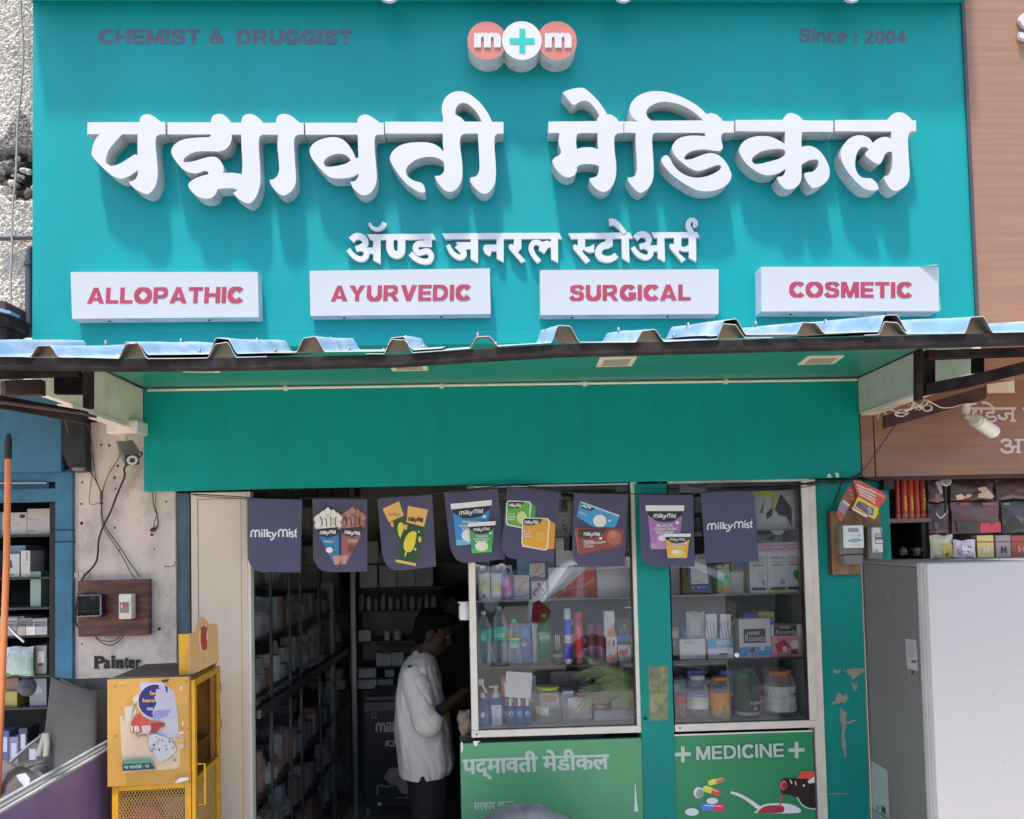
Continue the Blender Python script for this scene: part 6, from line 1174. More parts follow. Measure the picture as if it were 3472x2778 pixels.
# black chute and blue fascia of left neighbour
lb = thing('blue_fascia', 'dusty blue fascia and beams of the left neighbour shop', 'fascia', P(100, 1600, .0))
p0, p1 = P(-150, 1380, .0), P(208, 1598, .0); b = MB(); b.box(p0.x-.6, p1.x, .0, .03, p1.z, 2.4, M_BLUEP); b.build('board', lb, bevel=.003)
for (y0, y1, x1, Y) in ((1600, 1632, 240, .03), (1636, 1660, 165, .05), (1662, 1700, 196, .03)):
    p0, p1 = P(-150, y0, Y), P(x1, y1, Y); b = MB(); b.box(p0.x-.6, p1.x, Y, Y+.05, p1.z, p0.z, M_BLUEP); b.build('beam', lb, bevel=.004)
b = MB(); b.tube([P(-100, 1639, .02), P(160, 1637, .02)], .005, M_CHROME, 8); b.build('curtain_rod', lb)
b = MB(); pts = [P(x, y, -.02) for x, y in ((206,1380),(285,1400),(288,1597),(240,1600),(207,1530))]; b.slab(pts, (0, .12, 0), M_BLACK); b.ball(P(268, 1590, -.02), .03, M_CG, (1, .8, .4)); tag(b.build('air_duct', origin=P(245, 1500, -.02)), 'black angular duct beside the blue fascia', 'duct')
bp_, _ = wbox('blue_post', 'chipped blue wooden post left of the plaster pillar', 'post', 186, 1600, 246, 2778, .02, .06, M_BLUEP, .004, z0=0.0)
for y in (1798, 1838):
    b = MB(); c0 = P(216, y, .019); b.box(P(187, y, .019).x-.002, P(247, y, .019).x+.002, .016, .05, c0.z-.002, c0.z+.002, M_BLACK); b.build('joint', bp_, origin=WL[bp_.name])
wbox('dark_door_edge', 'black door edge inside the left neighbour shop', 'post', 168, 1640, 190, 2500, .06, .04, M_DARK, 0)
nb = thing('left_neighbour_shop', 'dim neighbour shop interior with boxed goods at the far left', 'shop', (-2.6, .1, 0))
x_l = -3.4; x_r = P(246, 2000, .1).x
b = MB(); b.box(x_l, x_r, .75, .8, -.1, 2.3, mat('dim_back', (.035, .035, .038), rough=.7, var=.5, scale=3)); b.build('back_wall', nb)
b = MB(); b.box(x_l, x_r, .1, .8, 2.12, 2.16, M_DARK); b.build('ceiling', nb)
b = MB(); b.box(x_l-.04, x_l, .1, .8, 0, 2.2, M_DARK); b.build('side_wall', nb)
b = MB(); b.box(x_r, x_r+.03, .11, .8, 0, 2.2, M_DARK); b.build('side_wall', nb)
YL = .22
shz = {}
for nm, y in (('a', 1812), ('b', 1956), ('c', 2058), ('d', 2152), ('e', 2288), ('f', 2395)):
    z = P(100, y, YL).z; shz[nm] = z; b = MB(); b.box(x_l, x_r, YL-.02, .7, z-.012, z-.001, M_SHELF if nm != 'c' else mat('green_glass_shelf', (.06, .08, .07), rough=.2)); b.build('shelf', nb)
def lbx(lab, fr, x0, y0, x1, zk, col, art=None, dep=.12, k=.70, Y=YL): return gbox(lab, fr, x0, y0, x1, shz[zk], Y, col, dep=dep, art=art, k=k)
lbx('white carton with a small dark emblem, behind the orange pole', 'c1', 20, 848, 228, 'a', '#a9a09c', lambda a: (a.disc(82, 18, 12, '#2c2a30', ry=9), a.lines(45, 50, 85, 60, 2, '#8a8280', .3)))
lbx('white carton with fine print, right of the emblem carton', 'c1', 232, 815, 428, 'a', '#aba29e', lambda a: (a.text('Electric', (8,38,48,44), '#6b6462'), a.lines(8, 54, 80, 78, 3, '#8f8784', .2), a.rect(8, 84, 30, 88, '#5c5654')))
lbx('white carton showing a black pedestal fan shape', 'c1', 60, 1200, 165, 'b', '#a8a2a0', lambda a: (a.poly([(10,22),(34,28),(46,60),(12,58)], '#2f2c30'), a.stroke([(25,60),(20,88),(60,88)], 4, '#2f2c30')))
lbx('narrow white upright carton with grey print', 'c1', 178, 1172, 256, 'b', '#aea8a6', lambda a: (a.rect(60, 6, 72, 40, '#6b6a70'), a.rect(20, 50, 80, 54, '#97928f')))
lbx('pale green clear tray on the left neighbour shelf', 'c1', 258, 1350, 348, 'c', '#6e8076', k=.6)
for i_, (x0, x1, col) in enumerate(((55, 150, '#8f8a88'), (155, 270, '#7d7572'), (275, 400, '#9a9390'))):
    lbx(('left', 'middle', 'right')[i_]+' small carton of the three above the sachets in the left shop', 'c2', x0, 12+4*i_, x1, 'd', col, lambda a: a.lines(15, 20, 85, 70, 3, '#5f5855', .4))
for i_, (x0, x1, col) in enumerate(((50, 140, '#7a706c'), (145, 215, '#96877c'), (220, 300, '#b0a8a4'), (305, 400, '#8d8683'))):
    gbox(['leftmost dim sachet stack under the three small cartons', 'tan sachet stack, second under the small cartons', 'white sachet stack, third under the small cartons', 'grey sachet stack, rightmost under the small cartons'][i_], 'c2', x0, 88, x1, shz['d'], YL-.03, col, dep=.05, k=.5)
pouch('green and white clothing packet lettered in pale script in the left shop', 'c2', 25, 262, 288, shz['e'], YL-.03, '#7f8a86', lambda a: (a.poly([(0,50),(100,42),(100,96),(0,100)], '#3c6b48'), a.poly([(0,0),(26,0),(18,44),(0,50)], '#9fa3a8'), a.text('COMFORT SET', (22,12,82,22), '#c3c8c4'), a.text('ACT', (14,34,44,46), '#a8c8ac')), seed=23, name='clothing_packet', k=.5)
lbx('tall white carton by the black door edge', 'c2', 298, 250, 395, 'e', '#8c8684', lambda a: (a.rect(20, 20, 80, 60, '#c0bcba'), a.rect(30, 62, 70, 70, '#3a3636')))
lbx('yellow carton low in the left neighbour shop', 'c2', 15, 640, 145, 'f', '#8f8246', lambda a: a.rect(0, 88, 70, 92, '#4a4426'))
lbx('grey blister card right of the yellow carton', 'c2', 252, 530, 395, 'f', '#6e7076', lambda a: (a.disc(22, 16, 6, '#40444a'), a.poly([(10,60),(50,20),(80,50)], '#8a8e94')))
zz_ = P(60, 2640, YL).z
b = MB(); b.box(x_l, x_r, YL-.02, .7, zz_-.012, zz_-.001, M_SHELF); b.build('shelf', nb)
rl_ = random.Random(5)
for i_, (x0, x1, y0, col) in enumerate(((-10, 30, 2480, '#3c4468'), (32, 62, 2500, '#5a5f78'), (64, 92, 2470, '#2f3036'), (94, 128, 2520, '#4a4a55'), (130, 160, 2490, '#393438'))):
    pa_, pb_ = P(x0, y0, YL), P(x1, y0, YL); o = thing('upright_pack', ['navy upright pack behind the orange pole foot', 'slate upright pack second from the orange pole', 'black upright pack in the middle of the low left row', 'grey upright pack in the low left row', 'dark upright pack at the right end of the low left row'][i_], 'pack', pa_); b = MB(); b.box(pa_.x, pb_.x, YL, YL+.1, zz_, pa_.z, pr(col)); b.build('box', o); a = Art('p', YL-.0006); a.rect(x0+6, y0+20, x1-6, y0+70, '#8a8c98'); a.build('printed_face', o)
for zk_ in ('a', 'b', 'd', 'e', 'f'):
    xx_ = x_l+.05
    while xx_ < -2.25:
        ww_ = rl_.uniform(.08, .2); b = MB(); b.box(xx_, xx_+ww_, YL+.02, YL+.2, shz[zk_], shz[zk_]+rl_.uniform(.08, .15), pr(rl_.choice(['#8a8480', '#5a6a7a', '#7a5a50', '#a09a90']), .7)); tag(b.build('carton', origin=(xx_, YL, shz[zk_])), 'carton on the left neighbour shelves beyond the frame edge', 'carton', 'cartons beyond the left frame edge'); xx_ += ww_+.03
b = MB(); b.ball(Q('c2', 230, 600, YL), .045, plasticclear('helmet_clear', (.4, .45, .5), .3, (.2, .22, .25)), (1, .6, 1)); tag(b.build('clear_dome', origin=Q('c2', 230, 600, YL)), 'shiny clear dome behind the grey blister card', 'dome')
b = MB(); b.tube([Q('c2', 45, 60, YL-.06), Q('c2', 120, 140, YL-.06), Q('c2', 205, 220, YL-.06)], [.003, .007, .005], mat('chrome_bright', (.75, .75, .78), rough=.12, metal=1.0), 8); tag(b.build('metal_rod', origin=Q('c2', 120, 140, YL-.06)), 'short shiny metal rod hanging slanted in the left shop', 'rod')
# orange pole, foreground left
po = thing('pole', 'orange painted pole with a black handle end leaning at the far left', 'pole', P(-8, 2778, -.6))
b = MB(); b.tube([P(28, 1555, -.6), P(22, 1900, -.6), P(10, 2250, -.6), P(-12, 2778, -.6)], .0112, mat('orange_paint', (.62, .20, .07), rough=.45, var=.08), 14); b.build('shaft', po)
b = MB(); b.tube([P(30, 1470, -.6), P(29, 1482, -.6), P(28, 1500, -.6), P(27, 1557, -.6)], [.005, .010, .0128, .0125], M_BLACK, 14); b.build('handle_grip', po)
# grey rolled sheet, bundle and purple counter
MR = mat('grey_mat', (.11, .105, .10), rough=.75, var=.35, scale=3, bump=.6, bscale=9, dirt=(.16, .155, .15), dirt_amt=.4, dirt_scale=4)
rl = thing('rolled_sheet', 'tall grey rubber sheet rolled upright in front of the blue post', 'rolled sheet', P(270, 2778, -.35))
b = MB(); N = 90; rows = 16; vs = []
top = P(292, 2312, -.35)
for j in range(rows+1):
    t = j/rows; zc = top.z-t*.95
    for i in range(N+1):
        u = i/N; a_ = math.radians(-250)+u*math.radians(560); r = .078+.040*u+.03*max(0, u-.72)*(1+5*t); r *= 1+.30*t
        r += .006*noise.noise(Vector((a_*.8, t*3, 2)))
        vs.append((top.x-.055*t+r*math.cos(a_)*1.05, -.35+r*math.sin(a_)*.85, zc+(.012*math.sin(a_*2)-.20*(r*math.cos(a_)))*(1-t)**2))
b.add(vs, [(j*(N+1)+i, j*(N+1)+i+1, (j+1)*(N+1)+i+1, (j+1)*(N+1)+i) for j in range(rows) for i in range(N)], MR, True); o = b.build('sheet', rl)
so = o.modifiers.new('s', 'SOLIDIFY'); so.thickness = .006
bd = thing('cloth_bundle', 'grey cloth bundle piled at the lower left behind the purple counter', 'bundle', P(60, 2700, -.5))
def lump(o, nm, c_, r, s3, m_, seed, amp=.25, seg=28, rings=18):
    b = MB(); b.ball((0, 0, 0), 1, m_, (1, 1, 1), seg, rings); b.v = [c_+Vector((v.x*r*s3[0], v.y*r*s3[1], v.z*r*s3[2]))*(1+amp*noise.noise(v*2.2+Vector((seed, 0, 0)))+amp*.4*noise.noise(v*6+Vector((0, seed, 0)))) if False else c_+Vector((v.x*r*s3[0], v.y*r*s3[1], v.z*r*s3[2]))*(1+amp*noise.noise(v*2.2+Vector((seed, 0, 0)))+amp*.4*noise.noise(v*6+Vector((0, seed, 0)))) for v in b.v]
    return b.build(nm, o)
MC = mat('grey_cloth', (.10, .098, .10), rough=.9, var=.2, scale=8)
lump(bd, 'cloth', P(130, 2690, -.42), .16, (1.0, .7, .75), MC, 3); lump(bd, 'cloth', P(20, 2700, -.5), .15, (1, .7, .8), mat('brown_grey_cloth', (.09, .075, .07), rough=.9), 9); lump(bd, 'cloth', P(60, 2640, -.40), .10, (1.3, .7, .5), MC, 14)
b = MB(); b.slab([Q('e3', *q, -.56) for q in ((95,1475),(140,1465),(168,1500),(165,1540),(88,1525))], (0, .006, 0), pr('#8f93b0')); b.build('paper_tag', bd)
b = MB(); b.tube([Q('e3', 60, 1400, -.5), Q('e3', 160, 1310, -.48), Q('e3', 250, 1240, -.46)], .006, mat('strap', (.2, .19, .18), rough=.8), 8); b.tube([Q('e3', 262, 1238, -.47), Q('e3', 240, 1300, -.48), Q('e3', 220, 1365, -.49)], .012, mat('strap_light', (.26, .25, .23), rough=.8), 8); b.tube([Q('e3', 265, 1238, -.47), Q('e3', 268, 1300, -.48), Q('e3', 262, 1368, -.49)], .012, mat('strap_light', (.26, .25, .23)), 8); b.build('strap', bd)
pc = thing('purple_counter', 'purple sloping counter end with aluminium edging at the lower left', 'counter', P(200, 2778, -.75))
# receding side: front edge at lower left, rear edge near the kiosk
A0 = P(-60, 2790, -1.15); A1 = P(392, 2520, -.60)
zt = (A0.z+A1.z)/2; A0.z = A1.z = zt
A0 = PZ(-60, 2790, zt); A1 = PZ(410, 2515, zt)
b = MB(); n_ = Vector((A1.y-A0.y, -(A1.x-A0.x), 0)).normalized()*-1
b.add([A0, A1, A1-Vector((0, 0, 1)), A0-Vector((0, 0, 1))], [(0, 1, 2, 3)], mat('purple_panel', (.17, .115, .26), rough=.35, var=.12, scale=2, dirt=(.07, .05, .09), dirt_amt=.5)); b.build('panel', pc)
for k, (off, h) in enumerate(((0, .0), (.018, .02))):
    b = MB(); u = (A1-A0).normalized(); s_ = Vector((-u.y, u.x, 0)); p_ = [A0+s_*off, A1+s_*off]
    b.tube([p_[0]+Vector((0, 0, h)), p_[1]+Vector((0, 0, h))], .008, mat('alu_edge', (.30, .31, .36), rough=.6, var=.2, dirt=(.1,.1,.11), dirt_amt=.6), 4); b.build('edging', pc)
b = MB(); s_ = Vector((-u.y, u.x, 0)); b.add([A0+s_*.02, A1+s_*.02, A1+s_*.06, A0+s_*.06], [(0, 1, 2, 3)], M_CG); b.build('ledge', pc)
# ================================================================== yellow kiosk
kx = thing('pet_food_stand', 'yellow metal pet food stand with torn posters and mesh lower cage', 'display stand', (-1.2, -.7, 0))
zt = 1.218; FA = PZ(378, 2312, zt); FB_ = PZ(645, 2297, zt); BC = PZ(745, 2243, zt)
ex = (FB_-FA); wK = ex.length; ex.normalize(); ey = (BC-FB_); dK = ey.length; ey.normalize()
# square the corner: keep front direction, make the side perpendicular
ex = Vector((ey.y, -ey.x, 0)); FA = P(378, 2312, FB_.y-ex.y*.28); FA.z = zt; wK = (FB_-FA).dot(ex); FA = FB_-ex*wK; dK = 0.37
def K(u, v, z, off=0): return FA+ex*u+ey*(v)+Vector((0, 0, z-zt)) - ey*off
def kbox(b_, u0, u1, v0, v1, z0, z1, m_):
    v = [K(u, w, z) for u in (u0, u1) for w in (v0, v1) for z in (z0, z1)]
    b_.add(v, [(0, 1, 3, 2), (4, 6, 7, 5), (0, 4, 5, 1), (2, 3, 7, 6), (0, 2, 6, 4), (1, 5, 7, 3)], m_)
t_ = .022
for (u, v) in ((0, 0), (wK-t_, 0), (0, dK-t_), (wK-t_, dK-t_)): b = MB(); kbox(b, u, u+t_, v, v+t_, .05, zt, M_YEL); b.build('corner_post', kx, bevel=.002)
b = MB(); kbox(b, -.004, wK+.004, -.004, dK+.004, zt, zt+.008, mat('dusty_top', (.085, .07, .065), rough=.8, var=.2)); b.build('top', kx, bevel=.001)
zp = zt-.385
b = MB(); kbox(b, -.012, wK-.003, -.008, -.001, zp, zt+.004, M_YELD); b.build('front_panel', kx, bevel=.001)
for z_ in (zp, zp-.42, .1): b = MB(); kbox(b, t_, wK-t_, .001, t_, z_-.02, z_, M_YEL); kbox(b, wK-t_+.001, wK-.001, t_, dK-t_, z_-.02, z_, M_YEL); b.build('rail', kx)
for z_ in (zp+.10, zp-.05, zp-.4): b = MB(); kbox(b, t_, wK-.03, t_, dK-.02, z_-.008, z_, mat('wood_shelf', (.16, .10, .055), rough=.6)); b.build('shelf', kx)
b = MB(); kbox(b, .003, .006, t_, dK-t_, .1, zt, mat('kiosk_inner', (.55, .34, .14), rough=.5)); b.build('left_panel', kx)
b = MB(); kbox(b, t_, wK-.02, dK-.008, dK-.002, .1, zt, mat('kiosk_inner2', (.55, .36, .17), rough=.5)); b.build('back_panel', kx)
# door on the right side
D0 = .02
b = MB()
for (v0, v1, z0, z1) in ((.0, .028, .1, zt-.01), (dK-.028, dK, .1, zt-.01), (.028, dK-.028, zt-.035, zt-.01), (.028, dK-.028, zp-.012, zp+.01)): kbox(b, wK+.003, wK+.016, v0, v1, z0, z1, M_YEL)
b.build('door_frame', kx, bevel=.001)
b = MB(); kbox(b, wK+.006, wK+.009, .028, dK-.028, zp+.01, zt-.035, glassmat('acrylic', .03, (.9, .8, .62), fres=.12)); b.build('door_pane', kx)
b = MB(); b.tube([K(wK+.02, .02, zp+.06), K(wK+.045, .02, zp+.06), K(wK+.045, .02, zp-.09), K(wK+.02, .02, zp-.09)], .004, M_YEL, 8); b.build('door_handle', kx)
for z_ in (zt-.1, zt-.25): b = MB(); kbox(b, wK+.016, wK+.02, dK-.02, dK+.004, z_-.02, z_+.02, M_YEL); b.build('hinge', kx)
# mesh
def mesh_panel(pf, nu, nv, w_):
    b = MB()
    for i in range(-nv, nu+1):
        for s_ in (0, 1):
            pts = []
            for j in range(nv+1):
                uu = (i+j)/nu if s_ == 0 else (i+nv-j)/nu
                if -1e-6 <= uu <= 1+1e-6: pts.append(pf(uu, j/nv))
            if len(pts) > 1: b.tube([pts[0], pts[-1]], w_, mat('mesh_wire', (.55, .33, .10), rough=.5), 4, cap=False)
    return b
o = mesh_panel(lambda u, v: K(t_+(wK-2*t_)*u, .004, zp-.02-.45*v), 22, 22, .0013).build('wire_mesh', kx); o['kind'] = 'stuff'
o = mesh_panel(lambda u, v: K(wK-.003, t_+(dK-2*t_)*u, zp-.02-.45*v), 22, 22, .0013).build('wire_mesh', kx); o['kind'] = 'stuff'
# printed posters on the front panel; warp: c2 pixels -> the panel's own plane
def kw(x, y, YY, pl=-.0085):
    d_ = ray(*px('c2', x, y)); o_ = K(0, pl, 0); nrm = ey; t__ = (o_-CAM).dot(nrm)/d_.dot(nrm); return CAM+d_*t__
_cnt = [0]
def kwarp(x, y, YY):
    return kw(x, y, 0, -.0085-(YY*-1 if False else 0)-_cnt[0]*.00018)
class KArt(Art):
    def W(s, x, y, Y=None): _cnt[0] = s.n+1; return kwarp(x, y, 0)
a = KArt('c2', 0); kk = 1.15
a.k = kk
a.poly([(1020,852),(1035,850),(1080,870),(1110,905),(1200,900),(1500,760),(1512,860),(1520,1000),(1558,1020),(1565,1120),(1530,1130),(1528,1270),(1500,1295),(1050,1334),(1045,1318),(1030,1100)], '#d9c0a2')
a.poly([(1190,560),(1380,560),(1480,640),(1505,780),(1520,1000),(1450,1060),(1300,1000),(1230,1000),(1200,900)], '#c3bfc6'); a.poly([(1055,770),(1130,760),(1170,700),(1150,690),(1135,740),(1160,820),(1110,900),(1075,960),(1060,850)], '#cfc4b6'); a.poly([(1125,700),(1165,650),(1175,720),(1140,740)], '#cfc4b6')
a.disc(1318, 722, 150, '#d9d2cc', n=40); a.disc(1318, 722, 142, '#2c2c76', n=40)
a.poly([(1350,588),(1380,580),(1400,600),(1450,620),(1500,760),(1500,870),(1300,880),(1300,800),(1330,740),(1310,690),(1350,640)], '#bcb8c6'); a.poly([(1400,590),(1425,600),(1425,655),(1412,640)], '#2c2c76')
a.poly([(1310,800),(1460,795),(1420,850),(1330,878),(1300,870)], '#8f95bd')
a.text('Save', (1272,636,1350,670), '#d9a45a', bold=.05); a.poly([(1325,620),(1370,625),(1370,680),(1330,685)], '#bcb8c6'); a.text('hero', (1212,698,1320,732), '#d9a45a', bold=.05); a.text('ma', (1250,776,1302,800), '#cfc9d6', bold=.03); a.text('#s', (1286,820,1306,832), '#cfc9d6')
a.poly([(1190,820),(1210,850),(1280,890),(1330,890),(1380,900),(1350,930),(1290,960),(1210,985),(1104,988),(1112,925),(1150,850)], '#c44a42')
a.text('AT LEAST', (1198,892,1345,915), '#d68a5a'); a.text('1B', (1112,932,1186,982), '#ead9d4', bold=.05); a.poly([(1200,930),(1280,925),(1290,990),(1210,1000)], '#cdb8b8')
a.poly([(1280,915),(1400,905),(1398,940),(1360,950),(1330,990),(1290,985),(1262,1000),(1290,950)], '#a03c38'); a.stroke([(1160,990),(1175,1020),(1230,1005),(1245,1022)], 8, '#8a4a3c')
a.poly([(1270,1010),(1320,1000),(1440,1040),(1480,1090),(1500,1140),(1440,1200),(1360,1240),(1300,1160),(1262,1080)], '#c9c7ca')
rnd = random.Random(4)
for i in range(26):
    x, y = rnd.uniform(1265, 1500), rnd.uniform(1000, 1230); s_ = rnd.uniform(5, 22); a.poly([(x, y), (x+s_, y-rnd.uniform(0, 12)), (x+s_*.8, y+s_), (x+2, y+s_*.5)], rnd.choice(['#4d5a58', '#8d9296', '#d9d6d8', '#34424a', '#a8acb0']))
a.poly([(1480,1050),(1555,1040),(1550,1070),(1490,1078)], '#cfb63a'); a.poly([(1500,1085),(1560,1080),(1562,1120),(1510,1125)], '#c9b89a')
a.poly([(1040,1222),(1280,1212),(1310,1245),(1290,1260),(1040,1262)], '#5d9a7c'); a.poly([(1040,1258),(1280,1245),(1322,1290),(1320,1298),(1042,1316)], '#2c4d52'); a.text('ना चामोके', ((1054,1262),(1205,1255),(1054,1300)), '#c6d2d0', bold=.02); a.text('ना', ((1232,1262),(1268,1260),(1232,1290)), '#c6d2d0', bold=.02); a.disc(1218, 1278, 4, '#c6d2d0')
a.text('अ', (1038,862,1060,888), '#3a2c26'); a.poly([(1482,1416),(1530,1372),(1600,1370),(1608,1388),(1560,1402),(1500,1418)], '#e6dfdc'); a.poly([(1372,540),(1446,532),(1420,560),(1378,562)], '#3d3c38')
a.poly([(1530,600),(1550,590),(1545,640),(1535,630)], '#ddd4c8'); a.poly([(1005,560),(1080,556),(1060,572),(1010,574)], '#d6b27a'); a.poly([(1550,880),(1562,920),(1545,930)], '#ddd4c8'); a.poly([(1525,985),(1560,978),(1558,1000),(1525,1004)], '#e0d6ca')
a.build('poster', kx)
b = MB()
for (x, y) in ((980, 596), (1580, 552), (988, 1016), (1600, 958), (1002, 1452), (1608, 1408)):
    b.lathe(kw(x, y, 0, -.008), [(.0035, 0), (.003, .002)], M_CG, 8, axis=-ey)
b.build('screw', kx)['kind'] = 'stuff'
# header card
hc = KArt('c2', 0); 
class HArt(Art):
    def W(s, x, y, Y=None):
        d_ = ray(*px('c2', x, y)); n_ = ex; o_ = K(wK+.004, 0, 0)+ex*(s.n*.0003); hn = (ex*.80-ey*.60).normalized(); o_ = K(wK-.01, .02, zt)+hn*(s.n*.00025); t__ = (o_-CAM).dot(hn)/d_.dot(hn); return CAM+d_*t__
hd = HArt('c2', 0, k=.85)
hd.poly([(1605,505),(1600,150),(1655,130),(1668,60),(1690,15),(1715,8),(1750,35),(1768,75),(1790,62),(1825,66),(1838,80),(1852,370),(1835,392)], '#b58f62')
hd.disc(1722, 185, 38, '#cbb08e', ry=112, n=28); hd.disc(1722, 185, 26, '#8e3a26', ry=108, n=28); hd.poly([(1696,100),(1722,76),(1752,100),(1750,150),(1700,150)], '#8e3a26'); hd.text('Pedigree', ((1672,165),(1774,140),(1676,212)), '#efe6da', bold=.07); hd.poly([(1700,210),(1755,200),(1750,280),(1722,292)], '#8e3a26')
hd.text('Feed the good', ((1686,374),(1790,342),(1686,404)), '#5a3320', bold=.03); ho = hd.build('header_card', kx); so = ho.modifiers.new('s', 'SOLIDIFY'); so.thickness = .006; so.offset = -1
b = MB(); hn = (ex*.80-ey*.60).normalized()
def hp(x, y, back): d_ = ray(*px('c2', x, y)); o_ = K(wK-.01, .02, zt)-hn*.001; t__ = (o_-CAM).dot(hn)/d_.dot(hn); return CAM+d_*t__-hn*back
b.add([hp(1600, 150, 0), hp(1605, 505, 0), hp(1605, 505, 0)-ex*.035, hp(1600, 150, 0)-ex*.035], [(0, 1, 2, 3)], M_YEL)
b.build('header_side', kx)
# things inside the stand
for (u, v, z_, lab) in ((wK-.06, .12, zp+.10, 'clear plastic bottle inside the yellow stand behind the side pane'),):
    c0 = K(u, v, z_); o = thing('bottle', lab, 'bottle', c0); b = MB(); b.lathe(c0, [(r*.028, h*.17) for r, h in PB], plasticclear('milky_plastic', (.8, .8, .8), .6, (.8, .78, .74)), 16); b.build('body', o); b = MB(); b.lathe(c0+Vector((0, 0, .165)), [(.012, 0), (.011, .02)], pr('#6b6866'), 12); b.build('cap', o)
o = thing('pink_packet', 'crumpled pink packet behind the wire mesh of the yellow stand', 'packet', K(.08, .1, zp-.2)); lump(o, 'packet', K(.085, .11, zp-.16), .085, (.8, .5, 1.0), mat('pink_foil', (.58, .15, .22), rough=.3, var=.2, scale=20), 5, .35)
o = thing('clear_bags', 'pale clear bags stuffed behind the mesh, right of the pink packet', 'bags', K(.18, .1, zp-.2)); lump(o, 'bag', K(.18, .12, zp-.10), .075, (.9, .5, .8), mat('pale_film', (.36, .30, .24), rough=.25, var=.2, scale=20), 8, .35); lump(o, 'bag', K(.12, .12, zp-.36), .09, (1.0, .5, .9), mat('brown_film', (.36, .19, .10), rough=.35, var=.2, scale=20), 12, .35)
# ================================================================== right: meter board, flyer, camera, wires, neighbour goods
m2 = board('meter_board', 'light plywood board carrying two electricity meters on the teal wall', 'd5', 243, 1262, 760, 1690, .012, .03, M_WOODB)
for ch in list(m2.children): bpy.data.objects.remove(ch)
p0 = Q('d5', 243, 1262, .012); p1 = Q('d6', 760, 250, .012)
b = MB(); b.box(p0.x, p1.x, .012, .044, p1.z, p0.z, M_WOODB); b.box(p0.x-.006, p0.x-.0005, .014, .046, p1.z, p0.z, M_RUST); b.build('board', m2, bevel=.002)
def meter(lab, x0, y0, x1, y1, art):
    p0, p1 = Q('d5', x0, y0, -.045), Q('d5', x1, y1, -.045); o = thing('electricity_meter', lab, 'electricity meter', (p0.x, .0, p1.z))
    w_, h_ = p1.x-p0.x, p0.z-p1.z
    b = MB(); b.box(p0.x-.012, p1.x+.004, -.03, .011, p1.z-.03, p0.z+.004, mat('meter_body', (.20, .18, .16), rough=.5, var=.2)); b.build('case', o, bevel=.005)
    b = MB(); b.box(p0.x, p1.x, -.046, -.031, p1.z, p0.z, pr('#c4c0bb')); b.build('face', o, bevel=.004)
    a = Art('p', 0, warp=lambda x, y, YY: Vector((p0.x+w_*x/100, YY-.0465, p0.z-h_*y/100))); art(a); a.build('printed_face', o)
    b = MB(); b.box(p0.x+w_*.02, p1.x-w_*.02, -.036, .011, p1.z-.075, p1.z-.032, mat('meter_foot', (.22, .19, .17), rough=.5, var=.25)); b.build('terminal_cover', o, bevel=.004)
meter('square white faced electricity meter with a green emblem, left of the two', 372, 1405, 578, 1625, lambda a: (a.rect(22, 12, 74, 30, '#6f6e6a'), a.disc(36, 42, 2, '#333333'), a.disc(50, 42, 2, '#333333'), a.poly([(14,68),(34,60),(66,58),(92,66),(66,74),(34,74)], '#3c7a5c'), a.text('MAHA', (30,62,72,70), '#a8c8b4'), a.disc(76, 46, 6, '#7d8a80'), a.stroke([(30,84),(60,88),(80,84)], 2, '#8d8a88')))
meter('narrow electricity meter with a cracked cream face, right of the two', 655, 1425, 765, 1670, lambda a: (a.rect(22, 24, 100, 66, '#6a4a44'), a.rect(28, 27, 100, 38, '#c9c0b6'), a.rect(28, 48, 100, 63, '#c9c0b6'), a.text('48.8', (32,29,90,36), '#3a3230'), a.poly([(0,90),(40,86),(60,98),(30,100)], '#8a7a68')))
b = MB()
for (x, y, fr) in ((292, 1292, 'd5'), (307, 215, 'd6')): b.lathe(Q(fr, x, y, .011), [(.0035, 0), (.003, .0015)], M_RUST, 10, axis=(0, -1, 0))
b.build('screw', m2)['kind'] = 'stuff'
# flyer
fl = thing('folded_flyer', 'red and yellow folded flyer hanging from the string end at the right', 'flyer', Q('d5', 480, 960, -.04))
a = Art('d5', -.062); a.k = .6
a.poly([(470,960),(540,965),(660,1030),(735,1060),(798,1110),(785,1150),(720,1240),(680,1345),(600,1310),(455,1230),(480,1195),(515,1115)], '#c8463c', depth=.001)
a.poly([(515,1120),(720,1235),(715,1290),(680,1345),(600,1300),(470,1215)], '#d4b32c'); a.poly([(522,1160),(672,1235),(668,1310),(600,1290),(490,1210)], '#5a4d6a'); a.poly([(540,1185),(580,1175),(600,1230),(560,1250)], '#7c5a4a'); a.poly([(600,1230),(640,1215),(665,1290),(620,1285)], '#8d8490')
a.poly([(455,1225),(605,1305),(602,1330),(455,1245)], '#d8d0c4')
for i in range(4): a.stroke([(500+10*i, 1000+32*i), (600+12*i, 1045+34*i), (700-5*i, 1085+34*i)], 16, '#dcb0a0')
a.stroke([(620,1038),(700,1085),(770,1125)], 8, '#dcb0a0')
a.build('front_leaf', fl)
a = Art('d5', -.045); a.k = .5
a.poly([(470,975),(515,1115),(480,1195),(440,1230),(400,1290),(372,1330),(350,1372),(300,1290),(320,1240),(345,1160),(400,1060)], '#7c4038', depth=.001)
a.poly([(345,1165),(420,1215),(380,1300),(320,1245)], '#6f6a78'); a.poly([(318,1240),(372,1330),(350,1372),(300,1290)], '#8a4438'); a.poly([(375,1150),(440,1200),(425,1222),(355,1170)], '#a59a80')
for i in range(3): a.stroke([(425+12*i, 1050+40*i), (460+10*i, 1070+42*i)], 14, '#a3685c')
a.build('back_leaf', fl)
